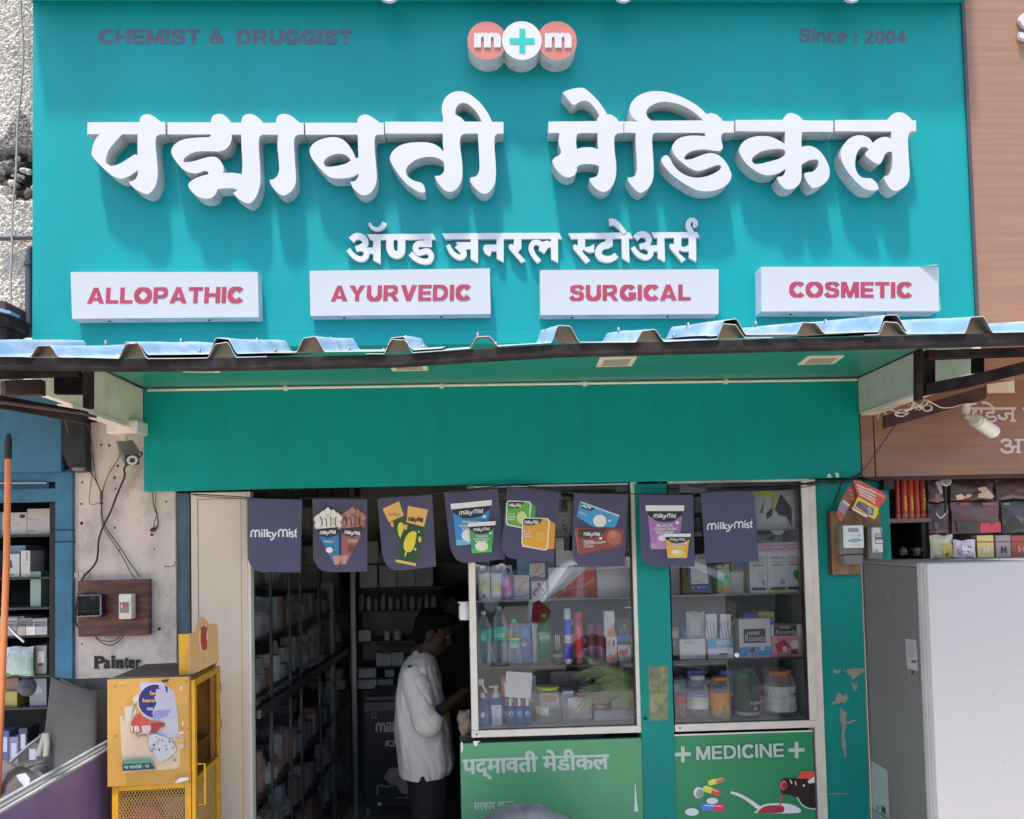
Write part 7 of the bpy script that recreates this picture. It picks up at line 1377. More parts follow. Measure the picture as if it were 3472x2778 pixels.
# right wires
def D5(l): return [px('d5', *p[:2])+tuple(p[2:]) for p in l]
tubeobj('cable', 'tangle of black cables along the lower right corner of the teal fascia', 'cable', D5([(-120,985),(60,990),(200,970),(330,965),(470,930),(550,890)]), -.03, .0040, M_CAB)
tubeobj('cable', 'second black cable of the tangle at the fascia corner', 'cable', D5([(-60,1000),(120,968),(260,985),(360,955),(440,940),(560,925),(640,950)]), -.036, .0030, M_CAB)
tubeobj('cable', 'third thin black cable of the tangle at the fascia corner', 'cable', D5([(-100,975),(40,1002),(240,960),(420,975),(520,900),(508,880)]), -.03, .0024, M_CAB)
tubeobj('cable', 'loose black cable end dangling left of the red flyer', 'cable', D5([(370,965),(350,990),(325,1070),(272,1190)]), -.03, .0042, M_CAB)
tubeobj('cable', 'thin brown wire stretched from the white coil down to the fascia corner', 'cable', D5([(940,335,-.3),(880,420,-.2),(740,620,-.08),(690,690,-.05),(620,790,-.03),(540,885,-.02)]), -.03, .0022, M_RUST)
tubeobj('cable', 'brown wire running down in front of the two meters', 'cable', D5([(690,1350),(735,1430),(760,1530),(778,1640),(790,1725)]), -.06, .0022, M_CABG)
wc = MB(); WHC = mat('white_cable', (.75, .71, .65), rough=.5)
def wl(l, Y=-.30, r=.0030): wc.tube(smooth3([Q('d5', x, y, Y+.03*math.sin(i*1.7)) for i, (x, y) in enumerate(l)], 6), r, WHC, 7)
wl([(712,348),(720,310),(760,275),(840,262),(900,285),(1000,300)]); wl([(1010,295),(960,325),(900,320),(885,295),(930,265),(1010,255),(1090,235),(1150,200),(1170,160)]); wl([(1245,260),(1190,275),(1130,230),(1060,190),(1090,240),(1190,215),(1240,235),(1235,270)])
wl([(1060,140),(1075,200),(1050,250),(980,275)]); wl([(1160,160),(1220,190),(1245,250),(1200,272)]); wl([(900,300),(960,285),(1010,270),(1060,215),(1010,215)]); wl([(1090,260),(1140,200),(1190,170),(1200,200),(1120,265)]); wl([(760,275),(800,308)], r=.002)
tag(wc.build('cable_coil', origin=Q('d5', 1080, 230, -.3)), 'tangled coil of white cable tied under the right side panel', 'cable coil')
tubeobj('cable', 'thin white cable from the coil across to the right camera', 'cable', D5([(1200,165,-.3),(1260,200,-.3),(1340,240,-.25),(1440,238,-.22),(1560,205,-.2)]), -.25, .0022, WHC)
# right camera
cm = thing('security_camera', 'white bullet security camera over the wood fascia at the right', 'camera', Q('d5', 1600, 200, -.2))
b = MB(); q0 = Q('d5', 1590, 205, -.2); b.box(q0.x-.018, q0.x+.030, -.225, -.16, q0.z-.006, q0.z, M_FRAME); b.build('mount', cm, bevel=.002)
b = MB(); b.lathe(q0+Vector((-.004, 0, -.045)), [(.015, 0), (.0165, .010), (.0155, .040)], M_FRAME, 18); b.build('stem', cm)
b = MB(); b.tube([Q('d5', 1585, 325, -.2), Q('d5', 1625, 345, -.21), Q('d5', 1680, 360, -.22)], .012, M_FRAME, 12); b.build('arm', cm)
s0, s1 = Q('d5', 1668, 358, -.24), Q('d5', 1868, 492, -.17); ax = (s1-s0).normalized(); Lc = (s1-s0).length
b = MB(); b.lathe(s0, [(.020, 0), (.0285, .004), (.030, .01), (.030, Lc-.012)], mat('camera_white', (.78, .77, .70), rough=.4), 26, axis=ax); b.build('housing', cm)
b = MB(); b.lathe(s0+ax*(Lc-.012), [(.0305, 0), (.0305, .012), (.026, .014)], M_CG, 26, axis=ax); b.build('front_ring', cm)
b = MB(); b.lathe(s0+ax*.012, [(.0312, 0), (.0312, .003)], M_CG, 26, axis=ax); b.tube([s0+ax*.02+Vector((0, -.028, .012)), s0+ax*(Lc-.03)+Vector((0, -.028, .012))], .001, M_CG, 5); b.build('seam', cm)
# neighbour shelf unit on the right
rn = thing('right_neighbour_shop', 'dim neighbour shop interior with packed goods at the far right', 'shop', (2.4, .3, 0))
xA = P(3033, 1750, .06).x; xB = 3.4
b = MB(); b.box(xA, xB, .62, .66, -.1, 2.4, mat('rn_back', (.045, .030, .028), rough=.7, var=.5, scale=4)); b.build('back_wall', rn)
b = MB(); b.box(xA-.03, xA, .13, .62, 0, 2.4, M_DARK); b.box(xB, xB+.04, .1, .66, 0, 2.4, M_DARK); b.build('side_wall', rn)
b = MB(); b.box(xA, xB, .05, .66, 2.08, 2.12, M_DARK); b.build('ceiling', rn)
YR = .16
sz1 = Q('e4', 400, 715, YR).z; sz2 = Q('e4', 400, 1350, YR).z
b = MB(); b.box(xA-.0, Q('e4', 700, 750, YR).x, YR-.01, .6, sz1-.022, sz1-.002, mat('pink_brown_shelf', (.22, .11, .095), rough=.5)); b.build('shelf', rn)
b = MB(); b.box(xA, xB, YR-.08, .6, sz2-.03, sz2-.001, mat('grey_shelf', (.17, .15, .14), rough=.6)); b.build('shelf', rn)
b = MB(); b.box(Q('e4', 570, 800, YR).x, Q('e4', 625, 800, YR).x, YR, .5, sz2, sz1-.024, M_DARK); b.build('divider', rn)
for i, (x0, x1, col, tx) in enumerate(((145, 215, '#8a3230', ''), (232, 330, '#9a3a2e', 'PARTY'), (340, 430, '#a03a2e', 'PARTY'), (440, 520, '#93392f', ''), (530, 625, '#8f362c', 'PARTY'))):
    lab = ['plain red party popper tube by the teal wall edge', 'red party popper tube with yellow lettering, second in the row', 'red party popper tube with yellow lettering, middle of the row', 'plain red party popper tube, fourth in the row', 'red party popper tube with small yellow lettering, right end of the row'][i]
    pt = Q('e4', (x0+x1)/2, 130, YR+.03); R = (x1-x0)/4.568*(YR+.03-CAM.y)/FPX/2
    o = thing('party_popper', lab, 'party popper', (pt.x, YR+.03, sz1), 'red party poppers'); b = MB(); b.lathe((pt.x, YR+.03, sz1), [(R, 0), (R, pt.z-sz1-.012), (R*.9, pt.z-sz1)], pr(col, .5), 16); b.build('tube', o)
    b = MB(); b.lathe((pt.x, YR+.03, sz1), [(R*1.03, .003), (R*1.03, .018)], pr('#a3604c', .5), 16); b.build('foil_band', o)
    if tx:
        hh = (pt.z-sz1)
        def wp(x, y, YY, pt=pt, R=R, hh=hh): an = (x-50)/50; return Vector((pt.x+R*1.02*math.sin(an), YR+.03-R*1.03*math.cos(an)-.0005, sz1+hh*(1-y/100)))
        a = Art('p', 0, warp=wp, k=.5); a.text(tx, ((32, 78), (36, 40 if i < 4 else 20), (66, 80)), '#c8a42e', bold=.05); a.build('lettering', o)
rnd = random.Random(12)
def gpouch(lab, x0, y0, x1, zb, Y, col, art=None, seed=1, cat='packet', name='goods_packet', grp=None): return pouch(lab, 'e4', x0, y0, x1, zb, Y, col, art, seed=seed, name=name, cat=cat, grp=grp, k=.5, puff=.014)
gpouch('dim clear packet with a pale tag, left of the hanging pole in the right shop', 660, 130, 900, Q('e4', 660, 470, YR).z, YR, '#40363a', lambda a: (a.poly([(40,10),(72,6),(88,60),(66,66)], '#8a8084'), a.poly([(30,66),(60,62),(70,90),(34,96)], '#6e3c46')), 31)
gpouch('dim packet of peach pieces with black wavy mark, upper row of the right shop', 1000, 180, 1680, Q('e4', 1000, 455, YR).z, YR, '#3f3434', lambda a: (a.poly([(10,70),(22,60),(36,90),(14,96)], '#b58a72'), a.poly([(34,66),(46,64),(44,90),(30,86)], '#a87c66'), a.poly([(60,30),(78,24),(100,80),(92,92),(60,84)], '#93806a'), a.stroke([(30,96),(48,84),(54,60),(66,52)], 14, '#1a1516')), 33)
gpouch('dark maroon packet high at the right edge of the right shop', 1700, 120, 2300, Q('e4', 1700, 430, YR).z, YR, '#3d2a2a', None, 35)
gpouch('large brown packet with a red corner in the middle of the right shop', 1010, 475, 1770, Q('e4', 1010, 965, YR).z, YR-.01, '#4c3535', lambda a: (a.poly([(55,68),(100,66),(100,98),(56,98)], '#93303a'), a.rect(18, 2, 36, 12, '#7c4a42'), a.rect(62, 4, 90, 14, '#7a4a44'), a.poly([(8,60),(50,64),(52,96),(10,96)], '#2c2c2e')), 37)
gpouch('dark crumpled packet left of the large brown packet', 660, 500, 990, Q('e4', 660, 985, YR).z, YR, '#3a2f31', lambda a: (a.stroke([(30,30),(50,46),(86,24)], 6, '#8a8088'), a.poly([(20,60),(40,62),(38,84),(24,80)], '#55494c')), 39)
gpouch('blackish shiny packet at the right edge beside the brown packet', 1790, 470, 2350, Q('e4', 1790, 975, YR).z, YR, '#34302f', lambda a: (a.rect(6, 2, 22, 10, '#6a6664'), a.poly([(30,40),(60,50),(50,70)], '#4f4c4c')), 41)
for i, (x0, y0, x1, r) in enumerate(((180, 1070, 390, 1), (400, 1120, 590, 1))):
    o = thing('paper_rosette', ('brown crumpled paper rosette at the left in the open cubby', 'brown crumpled paper rosette at the right in the open cubby')[i], 'paper rosette', Q('e4', x0, 1350, YR)); 
    b = MB(); c0 = Q('e4', (x0+x1)/2, 1230, YR+.02)
    for k in range(34):
        d = Vector((rnd.uniform(-1, 1), rnd.uniform(-1, 0), rnd.uniform(-1, 1))).normalized(); p = c0+d*rnd.uniform(.008, .022); s_ = .012
        b.add([p+Vector((rnd.uniform(-s_, s_), rnd.uniform(-s_, s_), rnd.uniform(-s_, s_))) for _ in range(3)], [(0, 1, 2)], mat('kraft', (.28, .15, .09), rough=.6, var=.4, scale=50))
    b.ball(c0, .018, mat('kraft', (.28, .15, .09))); b.build('petals', o)
gpouch('pale yellow clear packet on the grey shelf at the right', 690, 985, 1050, sz2, YR-.02, '#94907a', lambda a: (a.poly([(45,36),(92,40),(96,94),(48,96)], '#8f8038'), a.poly([(62,76),(72,76),(72,96),(62,96)], '#5c4a1c')), 43)
gpouch('crinkled silver packet on the grey shelf', 1050, 1060, 1400, sz2, YR-.03, '#a897a2', lambda a: [a.poly([(rnd.uniform(10, 80), rnd.uniform(20, 90)) for _ in range(3)], rnd.choice(['#c9bcc8', '#6e5f6a', '#d8d0d8'])) for _ in range(14)], 45)
for i, (x0, x1, col, hc_, lab) in enumerate(((1425, 1680, '#a5925c', '#cfc6a0', 'tan paper gift bag box with a pale H'), (1715, 1945, '#7d6f70', '#2a2225', 'grey gift box with a black H'), (1955, 2250, '#7a3a30', '#a8685a', 'red brown gift box at the far right edge'))):
    gbox(lab, 'e4', x0, 985, x1, sz2, YR-.03, col, cat='gift box', name='gift_box', dep=.05, k=.5, art=lambda a: (a.rect(0, 28, 100, 32, '#3a2a28'), a.text('H', (32, 52, 68, 82), hc_, bold=.06)))
b = MB(); b.tube([Q('e4', 940, 200, .08), Q('e4', 940, 640, .08)], .0055, M_RUST, 8); 
o = thing('hanger_rod', 'dark rod with a round clear cap hanging in front of the right shop goods', 'rod', Q('e4', 940, 200, .08)); b.build('rod', o)
b = MB(); c0 = Q('e4', 945, 155, .075); ring = [c0+Vector((.023*math.cos(k*math.pi/10), 0, .018*math.sin(k*math.pi/10))) for k in range(21)]; b.tube(ring, .0028, pr('#b8b0ac'), 6, cap=False); b.build('ring', o)
b = MB(); b.add(ring[:-1], [tuple(range(20))], mat('ring_disc', (.30, .26, .26), rough=.3)); b.build('disc', o)
# black box at the teal wall top corner
p0, p1 = Q('e4', -20, 130, .0), Q('e4', 155, 270, .0); b = MB(); b.box(p0.x, p1.x, .0, .05, p1.z, p0.z, M_BLACK); tag(b.build('black_box', bevel=.003, origin=(p0.x, 0, p1.z)), 'small black plastic box at the top of the teal wall edge', 'box')
# ================================================================== white fridge
fr_ = thing('white_fridge', 'tall white fridge with a dark grey side standing at the lower right', 'fridge', (1.6, -1.0, 0))
YF1 = -1.05; YF2 = -.45
xf = (P(3112, 1930, YF1).x+P(3172, 2770, YF1).x)/2; zf = P(3200, 1910, YF1).z
xb_ = P(2925, 1905, YF2).x
b = MB(); wf = .68
FLb = Vector((xf, YF1+.03, 0)); BLb = Vector((xb_, YF2, 0)); FR_ = Vector((xf+wf, YF1+.03+.03, 0)); BR_ = Vector((xb_+wf, YF2+.03, 0))
def hx(b, z0, z1, A, B, C_, D, m_): b.add([A+Vector((0, 0, z0)), B+Vector((0, 0, z0)), C_+Vector((0, 0, z0)), D+Vector((0, 0, z0)), A+Vector((0, 0, z1)), B+Vector((0, 0, z1)), C_+Vector((0, 0, z1)), D+Vector((0, 0, z1))], [(0, 1, 2, 3), (4, 7, 6, 5), (0, 4, 5, 1), (1, 5, 6, 2), (2, 6, 7, 3), (3, 7, 4, 0)], m_)
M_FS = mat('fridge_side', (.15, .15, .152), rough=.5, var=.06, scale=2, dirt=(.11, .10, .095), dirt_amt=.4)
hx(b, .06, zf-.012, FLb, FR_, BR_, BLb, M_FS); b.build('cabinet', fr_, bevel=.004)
b = MB(); hx(b, zf-.011, zf, FLb-Vector((.002, 0, 0)), FR_, BR_, BLb-Vector((.002, 0, 0)), mat('dusty_grey', (.20, .185, .175), rough=.8, var=.2)); b.build('top', fr_, bevel=.002)
b = MB(); d1 = Vector((0, -.028, 0)); hx(b, .05, zf+.002, FLb+d1+Vector((.0, 0, 0)), FR_+d1, FR_+d1*.05, FLb+d1*.05, mat('fridge_gasket', (.40, .39, .40), rough=.5)); b.build('frame', fr_, bevel=.002)
b = MB(); hx(b, .052, zf-.0, FLb+d1*1.9+Vector((.008, 0, 0)), FR_+d1*1.9, FR_+d1*1.02, FLb+d1*1.02+Vector((.004, 0, 0)), M_WHITEP); b.build('door', fr_, bevel=.003)
b = MB(); sd = (BLb-FLb).normalized(); b.tube([BLb+Vector((-.004, 0, .1)), BLb+Vector((-.004, 0, zf-.01))], .006, M_CHROME, 6); b.build('rear_tube', fr_)
class SArt(Art):
    def W(s, x, y, Y=None):
        n_ = Vector((-sd.y, sd.x, 0)); n_ = -n_ if n_.x > 0 else n_
        o_ = FLb+n_*(.0012+s.n*.0003); d_ = ray(*px(s.fr, x, y)); t__ = (o_-CAM).dot(n_)/d_.dot(n_); return CAM+d_*t__
a = SArt('d6', 0, k=.62); a.poly([(982,892),(1092,905),(1112,1215),(1002,1185)], '#8b8489'); a.poly([(1002,1188),(1112,1220),(1118,1335),(1012,1300)], '#5d5a58'); a.rect(1045, 1105, 1095, 1130, '#45424a'); a.lines(1005, 930, 1075, 1090, 8, '#6e686e', .2); a.disc(1052, 1228, 10, '#2c2a2a', ry=16)
a.stroke([(805,425),(818,430),(810,440)], 5, '#8a8886'); a.stroke([(805,495),(815,465),(830,490)], 4, '#8a8886'); a.stroke([(800,512),(832,514)], 4, '#8a8886'); a.build('printed_label', fr_)
a = SArt('e5', 0, k=.62); a.poly([(-120,1000),(0,1060),(106,1122),(132,1725),(0,1650),(-120,1580)], '#7a8280'); a.text('C', ((-22,1560),(-2,1572),(-22,1605)), '#1c1e24', bold=.04); a.text('H', ((30,1560),(68,1580),(34,1650)), '#1c1e24', bold=.05); a.text('12', ((80,1630),(104,1640),(80,1672)), '#5a605e'); a.poly([(-120,1590),(0,1655),(132,1740),(132,1790),(-120,1700)], '#5f7072'); a.build('printed_label', fr_)
class DArt(Art):
    def W(s, x, y, Y=None):
        n_ = Vector((0, -1, 0)); o_ = FLb+d1*1.9+Vector((0, -.0012, 0)); e_ = (FR_-FLb).normalized(); n_ = Vector((e_.y, -e_.x, 0)); d_ = ray(*px(s.fr, x, y)); t__ = (o_-CAM).dot(n_)/d_.dot(n_); return CAM+d_*t__
a = DArt('d6', 0)
for (x, y) in ((1163,207),(1298,187),(1268,250),(1578,230),(1203,507),(1203,1655),(1850,1442),(2130,1160)): a.poly([(x-6,y-3),(x+5,y-5),(x+7,y+3),(x-2,y+6)], M_CG)
a2 = DArt('e5', 0)
for (x, y) in ((596,461),(661,824),(1436,1258),(1523,1021),(1402,200)): a2.poly([(x-6,y-7),(x+6,y-3),(x+5,y+8),(x-4,y+5)], M_CG)
a2.rect(628, 1262, 655, 1267, M_CG)
b = a.build('speck', fr_); b['kind'] = 'stuff'; b = a2.build('speck', fr_); b['kind'] = 'stuff'
# ================================================================== plastic covered sack at the bottom
sk = thing('covered_sack', 'clear plastic covered grey sack bulging up at the foot of the green board', 'sack', P(1790, 2790, -.3))
b = MB(); N, Mr = 60, 18; vs = []; pa = P(1560, 2790, -.3); pb = P(2060, 2790, -.3); zt_ = P(1760, 2722, -.3).z
for j in range(Mr+1):
    for i in range(N+1):
        u, v = i/N, j/Mr; prof = (math.sin(math.pi*min(1, u*1.06+.02))**.32) if 0 < u < 1 else 0
        prof *= 1-.28*max(0, u-.5)*1.3
        x = pa.x+(pb.x-pa.x)*u; ph = math.pi*v
        hgt = (zt_-(pa.z-.25))*prof
        y = -.30-.16*math.cos(ph); z = pa.z-.25+hgt*math.sin(ph)
        p = Vector((x, y, z)); n_ = noise.noise(p*18)*.012+noise.noise(Vector((x*50+z*30, y*8, z*10)))*.006
        vs.append((x, y+n_, z+n_*.8))
b.add(vs, [(j*(N+1)+i, j*(N+1)+i+1, (j+1)*(N+1)+i+1, (j+1)*(N+1)+i) for j in range(Mr) for i in range(N)], mat('plastic_sheet_grey', (.23, .23, .23), rough=.22, var=.35, scale=9, bump=.5, bscale=14), True); b.build('cover', sk)
# ================================================================== dark interior: glazed cabinets, back shelves, freezer
M_GOODS = [mat('goods_%d' % i, c_, rough=.5, var=.25, scale=12) for i, c_ in enumerate([(.75, .70, .66), (.55, .52, .55), (.8, .77, .72), (.62, .30, .24), (.50, .58, .70), (.72, .56, .40), (.40, .5, .5), (.82, .82, .8)])]
gc = thing('glazed_cabinet', 'row of glass fronted cabinets running into the dark shop on the left', 'cabinet', (-1.1, .3, -.3))
XC = P(862, 2500, .12).x
y_end = 2.75
def yAt(pxx): return FPX*(XC)/(pxx-1652.6)-3.6 if pxx != 1652.6 else 0
b = MB(); b.box(XC-.42, XC-.38, .12, y_end, -.3, 2.4, mat('cabinet_back', (.5, .48, .46), rough=.5)); b.build('back_panel', gc)
ms = [.12, .42, .80, 1.05, 1.55, 2.05, 2.7]
for y in ms: b = MB(); b.box(XC-.008, XC+.004, y, y+.014, -.28, 2.38, mat('cabinet_mullion', (.055, .055, .055), rough=.45, metal=.2)); b.build('mullion', gc)
for y0, y1 in zip(ms, ms[1:]): b = MB(); b.box(XC-.004, XC-.001, y0+.023, y1-.001, -.26, 2.36, M_GLASSD); b.build('glass_pane', gc)
zr = P(870, 2415, .15).z
b = MB(); b.box(XC+.007, XC+.03, .12, y_end, zr-.025, zr+.012, M_CHROME); b.build('rail', gc)
czs = [-.05, .22, .50, zr, 1.0, 1.26, 1.52, 1.78, 2.04]
for z in czs: b = MB(); b.box(XC-.38, XC-.014, .14, y_end, z-.012, z, M_SHELF); b.build('shelf', gc)
rnd = random.Random(21)
kinds = [('carton', 'carton'), ('tin', 'tin'), ('bottle', 'bottle')]
proto = {}
def mk(kind, m_):
    k = (kind, m_.name)
    if k in proto: return proto[k]
    b = MB()
    if kind == 'carton': b.box(-.5, .5, -.5, .5, 0, 1, m_)
    elif kind == 'tin': b.lathe((0, 0, 0), [(.5, 0), (.5, .9), (.46, .93), (.46, 1)], m_, 12)
    else: b.lathe((0, 0, 0), [(.5, 0), (.5, .6), (.25, .75), (.22, 1)], m_, 12)
    me = bpy.data.meshes.new(kind); me.from_pydata([tuple(v) for v in b.v], [], b.f); me.materials.append(m_); me.polygons.foreach_set('use_smooth', b.sm); proto[k] = me; return me
def put(kind, x, y, z, sx, sy, sz, m_, grp, lab):
    o = bpy.data.objects.new(kind, mk(kind, m_)); COL.objects.link(o); o.location = (x, y, z); o.scale = (sx, sy, sz); tag(o, lab, kind, grp); return o
for zi, z in enumerate(czs[:-1]):
    y = .20
    while y < 2.5:
        kd = rnd.choice(['carton', 'carton', 'tin', 'bottle']); w_ = rnd.uniform(.05, .13); h_ = rnd.uniform(.08, .2); m_ = rnd.choice(M_GOODS)
        put(kd, XC-.075-rnd.uniform(0, .03), y, z, min(w_, .09), w_, h_, m_, 'dim goods behind the glass cabinet doors', {'carton': 'dim carton behind the dark glass cabinet doors', 'tin': 'dim round tin behind the dark glass cabinet doors', 'bottle': 'dim bottle behind the dark glass cabinet doors'}[kd])
        y += w_*1.05+rnd.uniform(.005, .03)
# back shelves: openings seen at pixel columns 1200..1580
YBK = 2.7
bs = thing('back_shelves', 'open shelves across the back wall of the dark shop', 'shelves', (-.6, YBK, -.3))
xs0 = P(1198, 2000, YBK).x; xs1 = P(1640, 2000, YBK).x
b = MB(); b.box(xs0, .6, 3.12, 3.16, -.3, 2.4, mat('shelf_back', (.55, .52, .48), rough=.6)); b.build('back_panel', bs)
zsb = {}
for nm, (fr, y) in dict(a=('c3', 780), b=('c3', 985), c=('c3', 1185), d=('c3', 1440), e=('c4', 425), f=('c4', 520), g=('c4', 615)).items():
    z = Q(fr, 1200, y, YBK).z; zsb[nm] = z; b = MB(); b.box(xs0, .6, YBK-.02, 3.1, z-.014, z-.001, M_SHELF); b.build('shelf', bs)
b = MB(); b.box(P(1192, 2200, YBK-.3).x, P(1207, 2200, YBK-.3).x, YBK-.3, YBK-.27, -.3, 2.4, M_CHROME); b.build('upright', bs)
def bbx(lab, fr, x0, y0, x1, zk, col, k=.06, kind='carton', grp=None): 
    pa, pb = Q(fr, x0, y0, YBK), Q(fr, x1, y0, YBK); o = thing(kind, lab, kind, ((pa.x+pb.x)/2, YBK+.05, zsb[zk]), grp); b = MB()
    m_ = mat('dim_%s' % col.strip('#'), obs(col, k), rough=.5, var=.15, scale=10)
    if kind == 'carton': b.box(pa.x, pb.x, YBK, YBK+.1, zsb[zk], pa.z, m_)
    else: b.lathe(((pa.x+pb.x)/2, YBK+.05, zsb[zk]), [((pb.x-pa.x)/2*r, (pa.z-zsb[zk])*h) for r, h in PJAR], m_, 14)
    b.build('body', o)
bbx('large pale brown carton on the top back shelf, left one', 'c3', 1165, 595, 1255, 'a', '#4a4240'); bbx('large dim carton on the top back shelf, right one', 'c3', 1262, 690, 1420, 'a', '#332e2e')
for i, (x0, x1) in enumerate(((1100, 1248), (1268, 1412), (1422, 1570), (1578, 1720))): bbx(['pinkish carton at the left of the big back shelf row', 'pinkish carton second in the big back shelf row', 'pinkish carton third in the big back shelf row', 'pinkish carton at the right of the big back shelf row'][i], 'c3', x0, 800, x1, 'b', '#4d4444' if i else '#5a4c4c')
for i in range(11): bbx('small dark jar on the jar shelf at the back of the shop', 'c3', 1085+i*62, 1040+(i % 3)*18, 1132+i*62, 'c', ['#2f2f30', '#3a3836', '#292a2c'][i % 3], kind='jar', grp='small dark jars on the back shelf')
bbx('pale carton on the fourth back shelf at the left', 'c3', 1092, 1350, 1195, 'd', '#545052'); bbx('white tin shaped carton in the middle of the fourth back shelf', 'c3', 1312, 1350, 1350, 'd', '#6e6c6c'); bbx('dark round jar on the fourth back shelf', 'c3', 1375, 1340, 1450, 'd', '#3a3a3c', kind='jar')
for i, (x0, y0, x1, k_) in enumerate(((1240, 310, 1290, 'e'), (1292, 320, 1370, 'e'), (1378, 308, 1475, 'e'))): bbx(['small dim carton left of two on the fifth back shelf', 'small dim carton in the middle of the fifth back shelf', 'small pale carton right on the fifth back shelf'][i], 'c4', x0, y0, x1, k_, '#4a4848')
for i, (x0, x1, k_, y0, col) in enumerate(((1090, 1240, 'f', 448, '#626060'), (1315, 1392, 'f', 455, '#4c4a4a'), (1085, 1243, 'g', 530, '#6a6868'), (1258, 1385, 'g', 528, '#5a5858'), (895, 978, 'g', 540, '#3c3b3b'))): bbx(['shiny wrapped soap stack, upper left on the low back shelves', 'wrapped pack upper right on the low back shelves', 'shiny wrapped soap stack on the lowest back shelf', 'creased wrapped pack on the lowest back shelf', 'dim wrapped pack at the left end of the lowest back shelf'][i], 'c4', x0, y0, x1, k_, col)
# chest freezer
YZ = 1.9
fz_ = thing('chest_freezer', 'dark chest freezer with a grey lid lettered ICE behind the man', 'freezer', Q('c4', 1400, 1640, YZ))
pl_, pr_ = Q('c4', 1140, 760, YZ), Q('c4', 1700, 760, YZ); zl = Q('c4', 1200, 690, YZ).z; zm = Q('c4', 1200, 812, YZ).z; zb2 = Q('c4', 1200, 1632, YZ).z
b = MB(); b.box(pl_.x, pr_.x, YZ, YZ+.5, zb2, zm, mat('freezer_dark', (.030, .030, .040), rough=.4)); b.build('body', fz_, bevel=.006)
b = MB(); b.box(pl_.x-.003, pr_.x+.003, YZ-.01, YZ+.5, zm+.001, zl-.03, mat('freezer_lid', (.13, .125, .125), rough=.4)); b.box(pl_.x+.01, pr_.x, YZ+.03, YZ+.5, zl-.03, zl, mat('freezer_lid', (.13, .125, .125))); b.build('lid', fz_, bevel=.006)
a = Art('c4', YZ-.001, k=.26); milky(a, 1238, 885, 1640, 1010, c='#77757c'); a.text('ICE CREAM', (1322,1055,1640,1108), '#77757c', bold=.04); a.rect(1200, 818, 1245, 868, '#55535a'); a.rect(1207, 826, 1238, 860, '#2a292e')
a.poly([(1320,1340),(1360,1290),(1440,1285),(1480,1310),(1520,1400),(1560,1520),(1460,1510),(1420,1440),(1350,1420),(1310,1380)], '#5d5652'); a.stroke([(1250,1520),(1262,1440),(1340,1450),(1400,1410),(1460,1350)], 16, '#4a4846'); a.disc(1270, 1596, 16, '#77757c'); a.text('www.milkym', (1398,1532,1560,1556), '#6e6c72'); a.build('printed_front', fz_)
for x in (1180, 1600):
    b = MB(); c0 = Q('c4', x, 1665, YZ+.06); b.lathe(c0-Vector((.012, 0, 0)), [(.03, 0), (.03, .024)], M_CG, 14, axis=(1, 0, 0)); b.box(c0.x-.02, c0.x+.02, c0.y-.01, c0.y+.02, c0.z+.02, zb2, M_CG); b.build('caster', fz_)
# hand scanner / bag items by the doorway edge
b = MB(); c0 = P(1575, 2080, .10); b.lathe(c0-Vector((0, 0, .03)), [(.022, 0), (.026, .01), (.026, .06), (.018, .075)], pr('#c4b4ae'), 16, sy=.8); b.lathe(c0+Vector((0, 0, .047)), [(.03, 0), (.03, .006)], pr('#c4b4ae'), 16); tag(b.build('white_canister', origin=c0), 'pinkish white canister peeking out beside the left window stile', 'canister')
lump_o = thing('paper_heap', 'brown crumpled heap beside the foot of the left window', 'heap', P(1573, 2460, .10)); lump(lump_o, 'heap', P(1578, 2450, .12), .05, (.7, .6, 1.2), mat('heap_brown', (.22, .16, .12), rough=.7, var=.4, scale=40), 31, .35)
b = MB(); p0, p1 = P(1560, 2490, .12), P(1600, 2512, .12); b.box(p0.x, p1.x+.6, .10, .4, p1.z, p0.z, M_SHELF); tag(b.build('counter_ledge', origin=p0), 'dark counter ledge under the left window', 'ledge')
# ================================================================== people
SKIN = mat('skin_brown', (.055, .028, .018), rough=.6, spec=.25, var=.06, scale=8); HAIR = mat('hair_black', (.006, .005, .005), rough=.95, spec=.1, bump=.6, bscale=180, var=.3, scale=60)
def hand(b, wr, d, up, s=1.0, curl=.6, m_=SKIN, side=1):
    """palm and five fingers; d pointing direction, up the back of the hand"""
    d = d.normalized(); up = (up-d*up.dot(d)).normalized(); lat = d.cross(up)*side
    pc_ = wr+d*.045*s; b.capsule(wr, wr+d*.05*s, .024*s, .030*s, m_, 10)
    for o_ in (-.026, -.009, .009, .025): b.capsule(wr+d*.03*s+lat*o_*.5*s, wr+d*.085*s+lat*o_*s, .013*s, .012*s, m_, 8)
    for o_, L_ in ((-.030, .070), (-.010, .082), (.011, .076), (.030, .058)):
        p0 = wr+d*.085*s+lat*o_*s; d1_ = (d*math.cos(curl*.6)-up*math.sin(curl*.6)); p1 = p0+d1_*L_*.45*s; d2_ = (d*math.cos(curl*1.5)-up*math.sin(curl*1.5)); p2 = p1+d2_*L_*.30*s; d3_ = (d*math.cos(curl*2.2)-up*math.sin(curl*2.2)); p3 = p2+d3_*L_*.25*s
        b.capsule(p0, p1, .0095*s, .0085*s, m_, 8); b.capsule(p1, p2, .0085*s, .0078*s, m_, 8); b.capsule(p2, p3, .0078*s, .0065*s, m_, 8)
    t0 = wr+d*.03*s-lat*.026*s; t1 = t0+(d*.6-lat*.7-up*.3).normalized()*.035*s; t2 = t1+(d*.9-lat*.2-up*.4).normalized()*.03*s
    b.capsule(t0, t1, .013*s, .0105*s, m_, 8); b.capsule(t1, t2, .0105*s, .008*s, m_, 8)
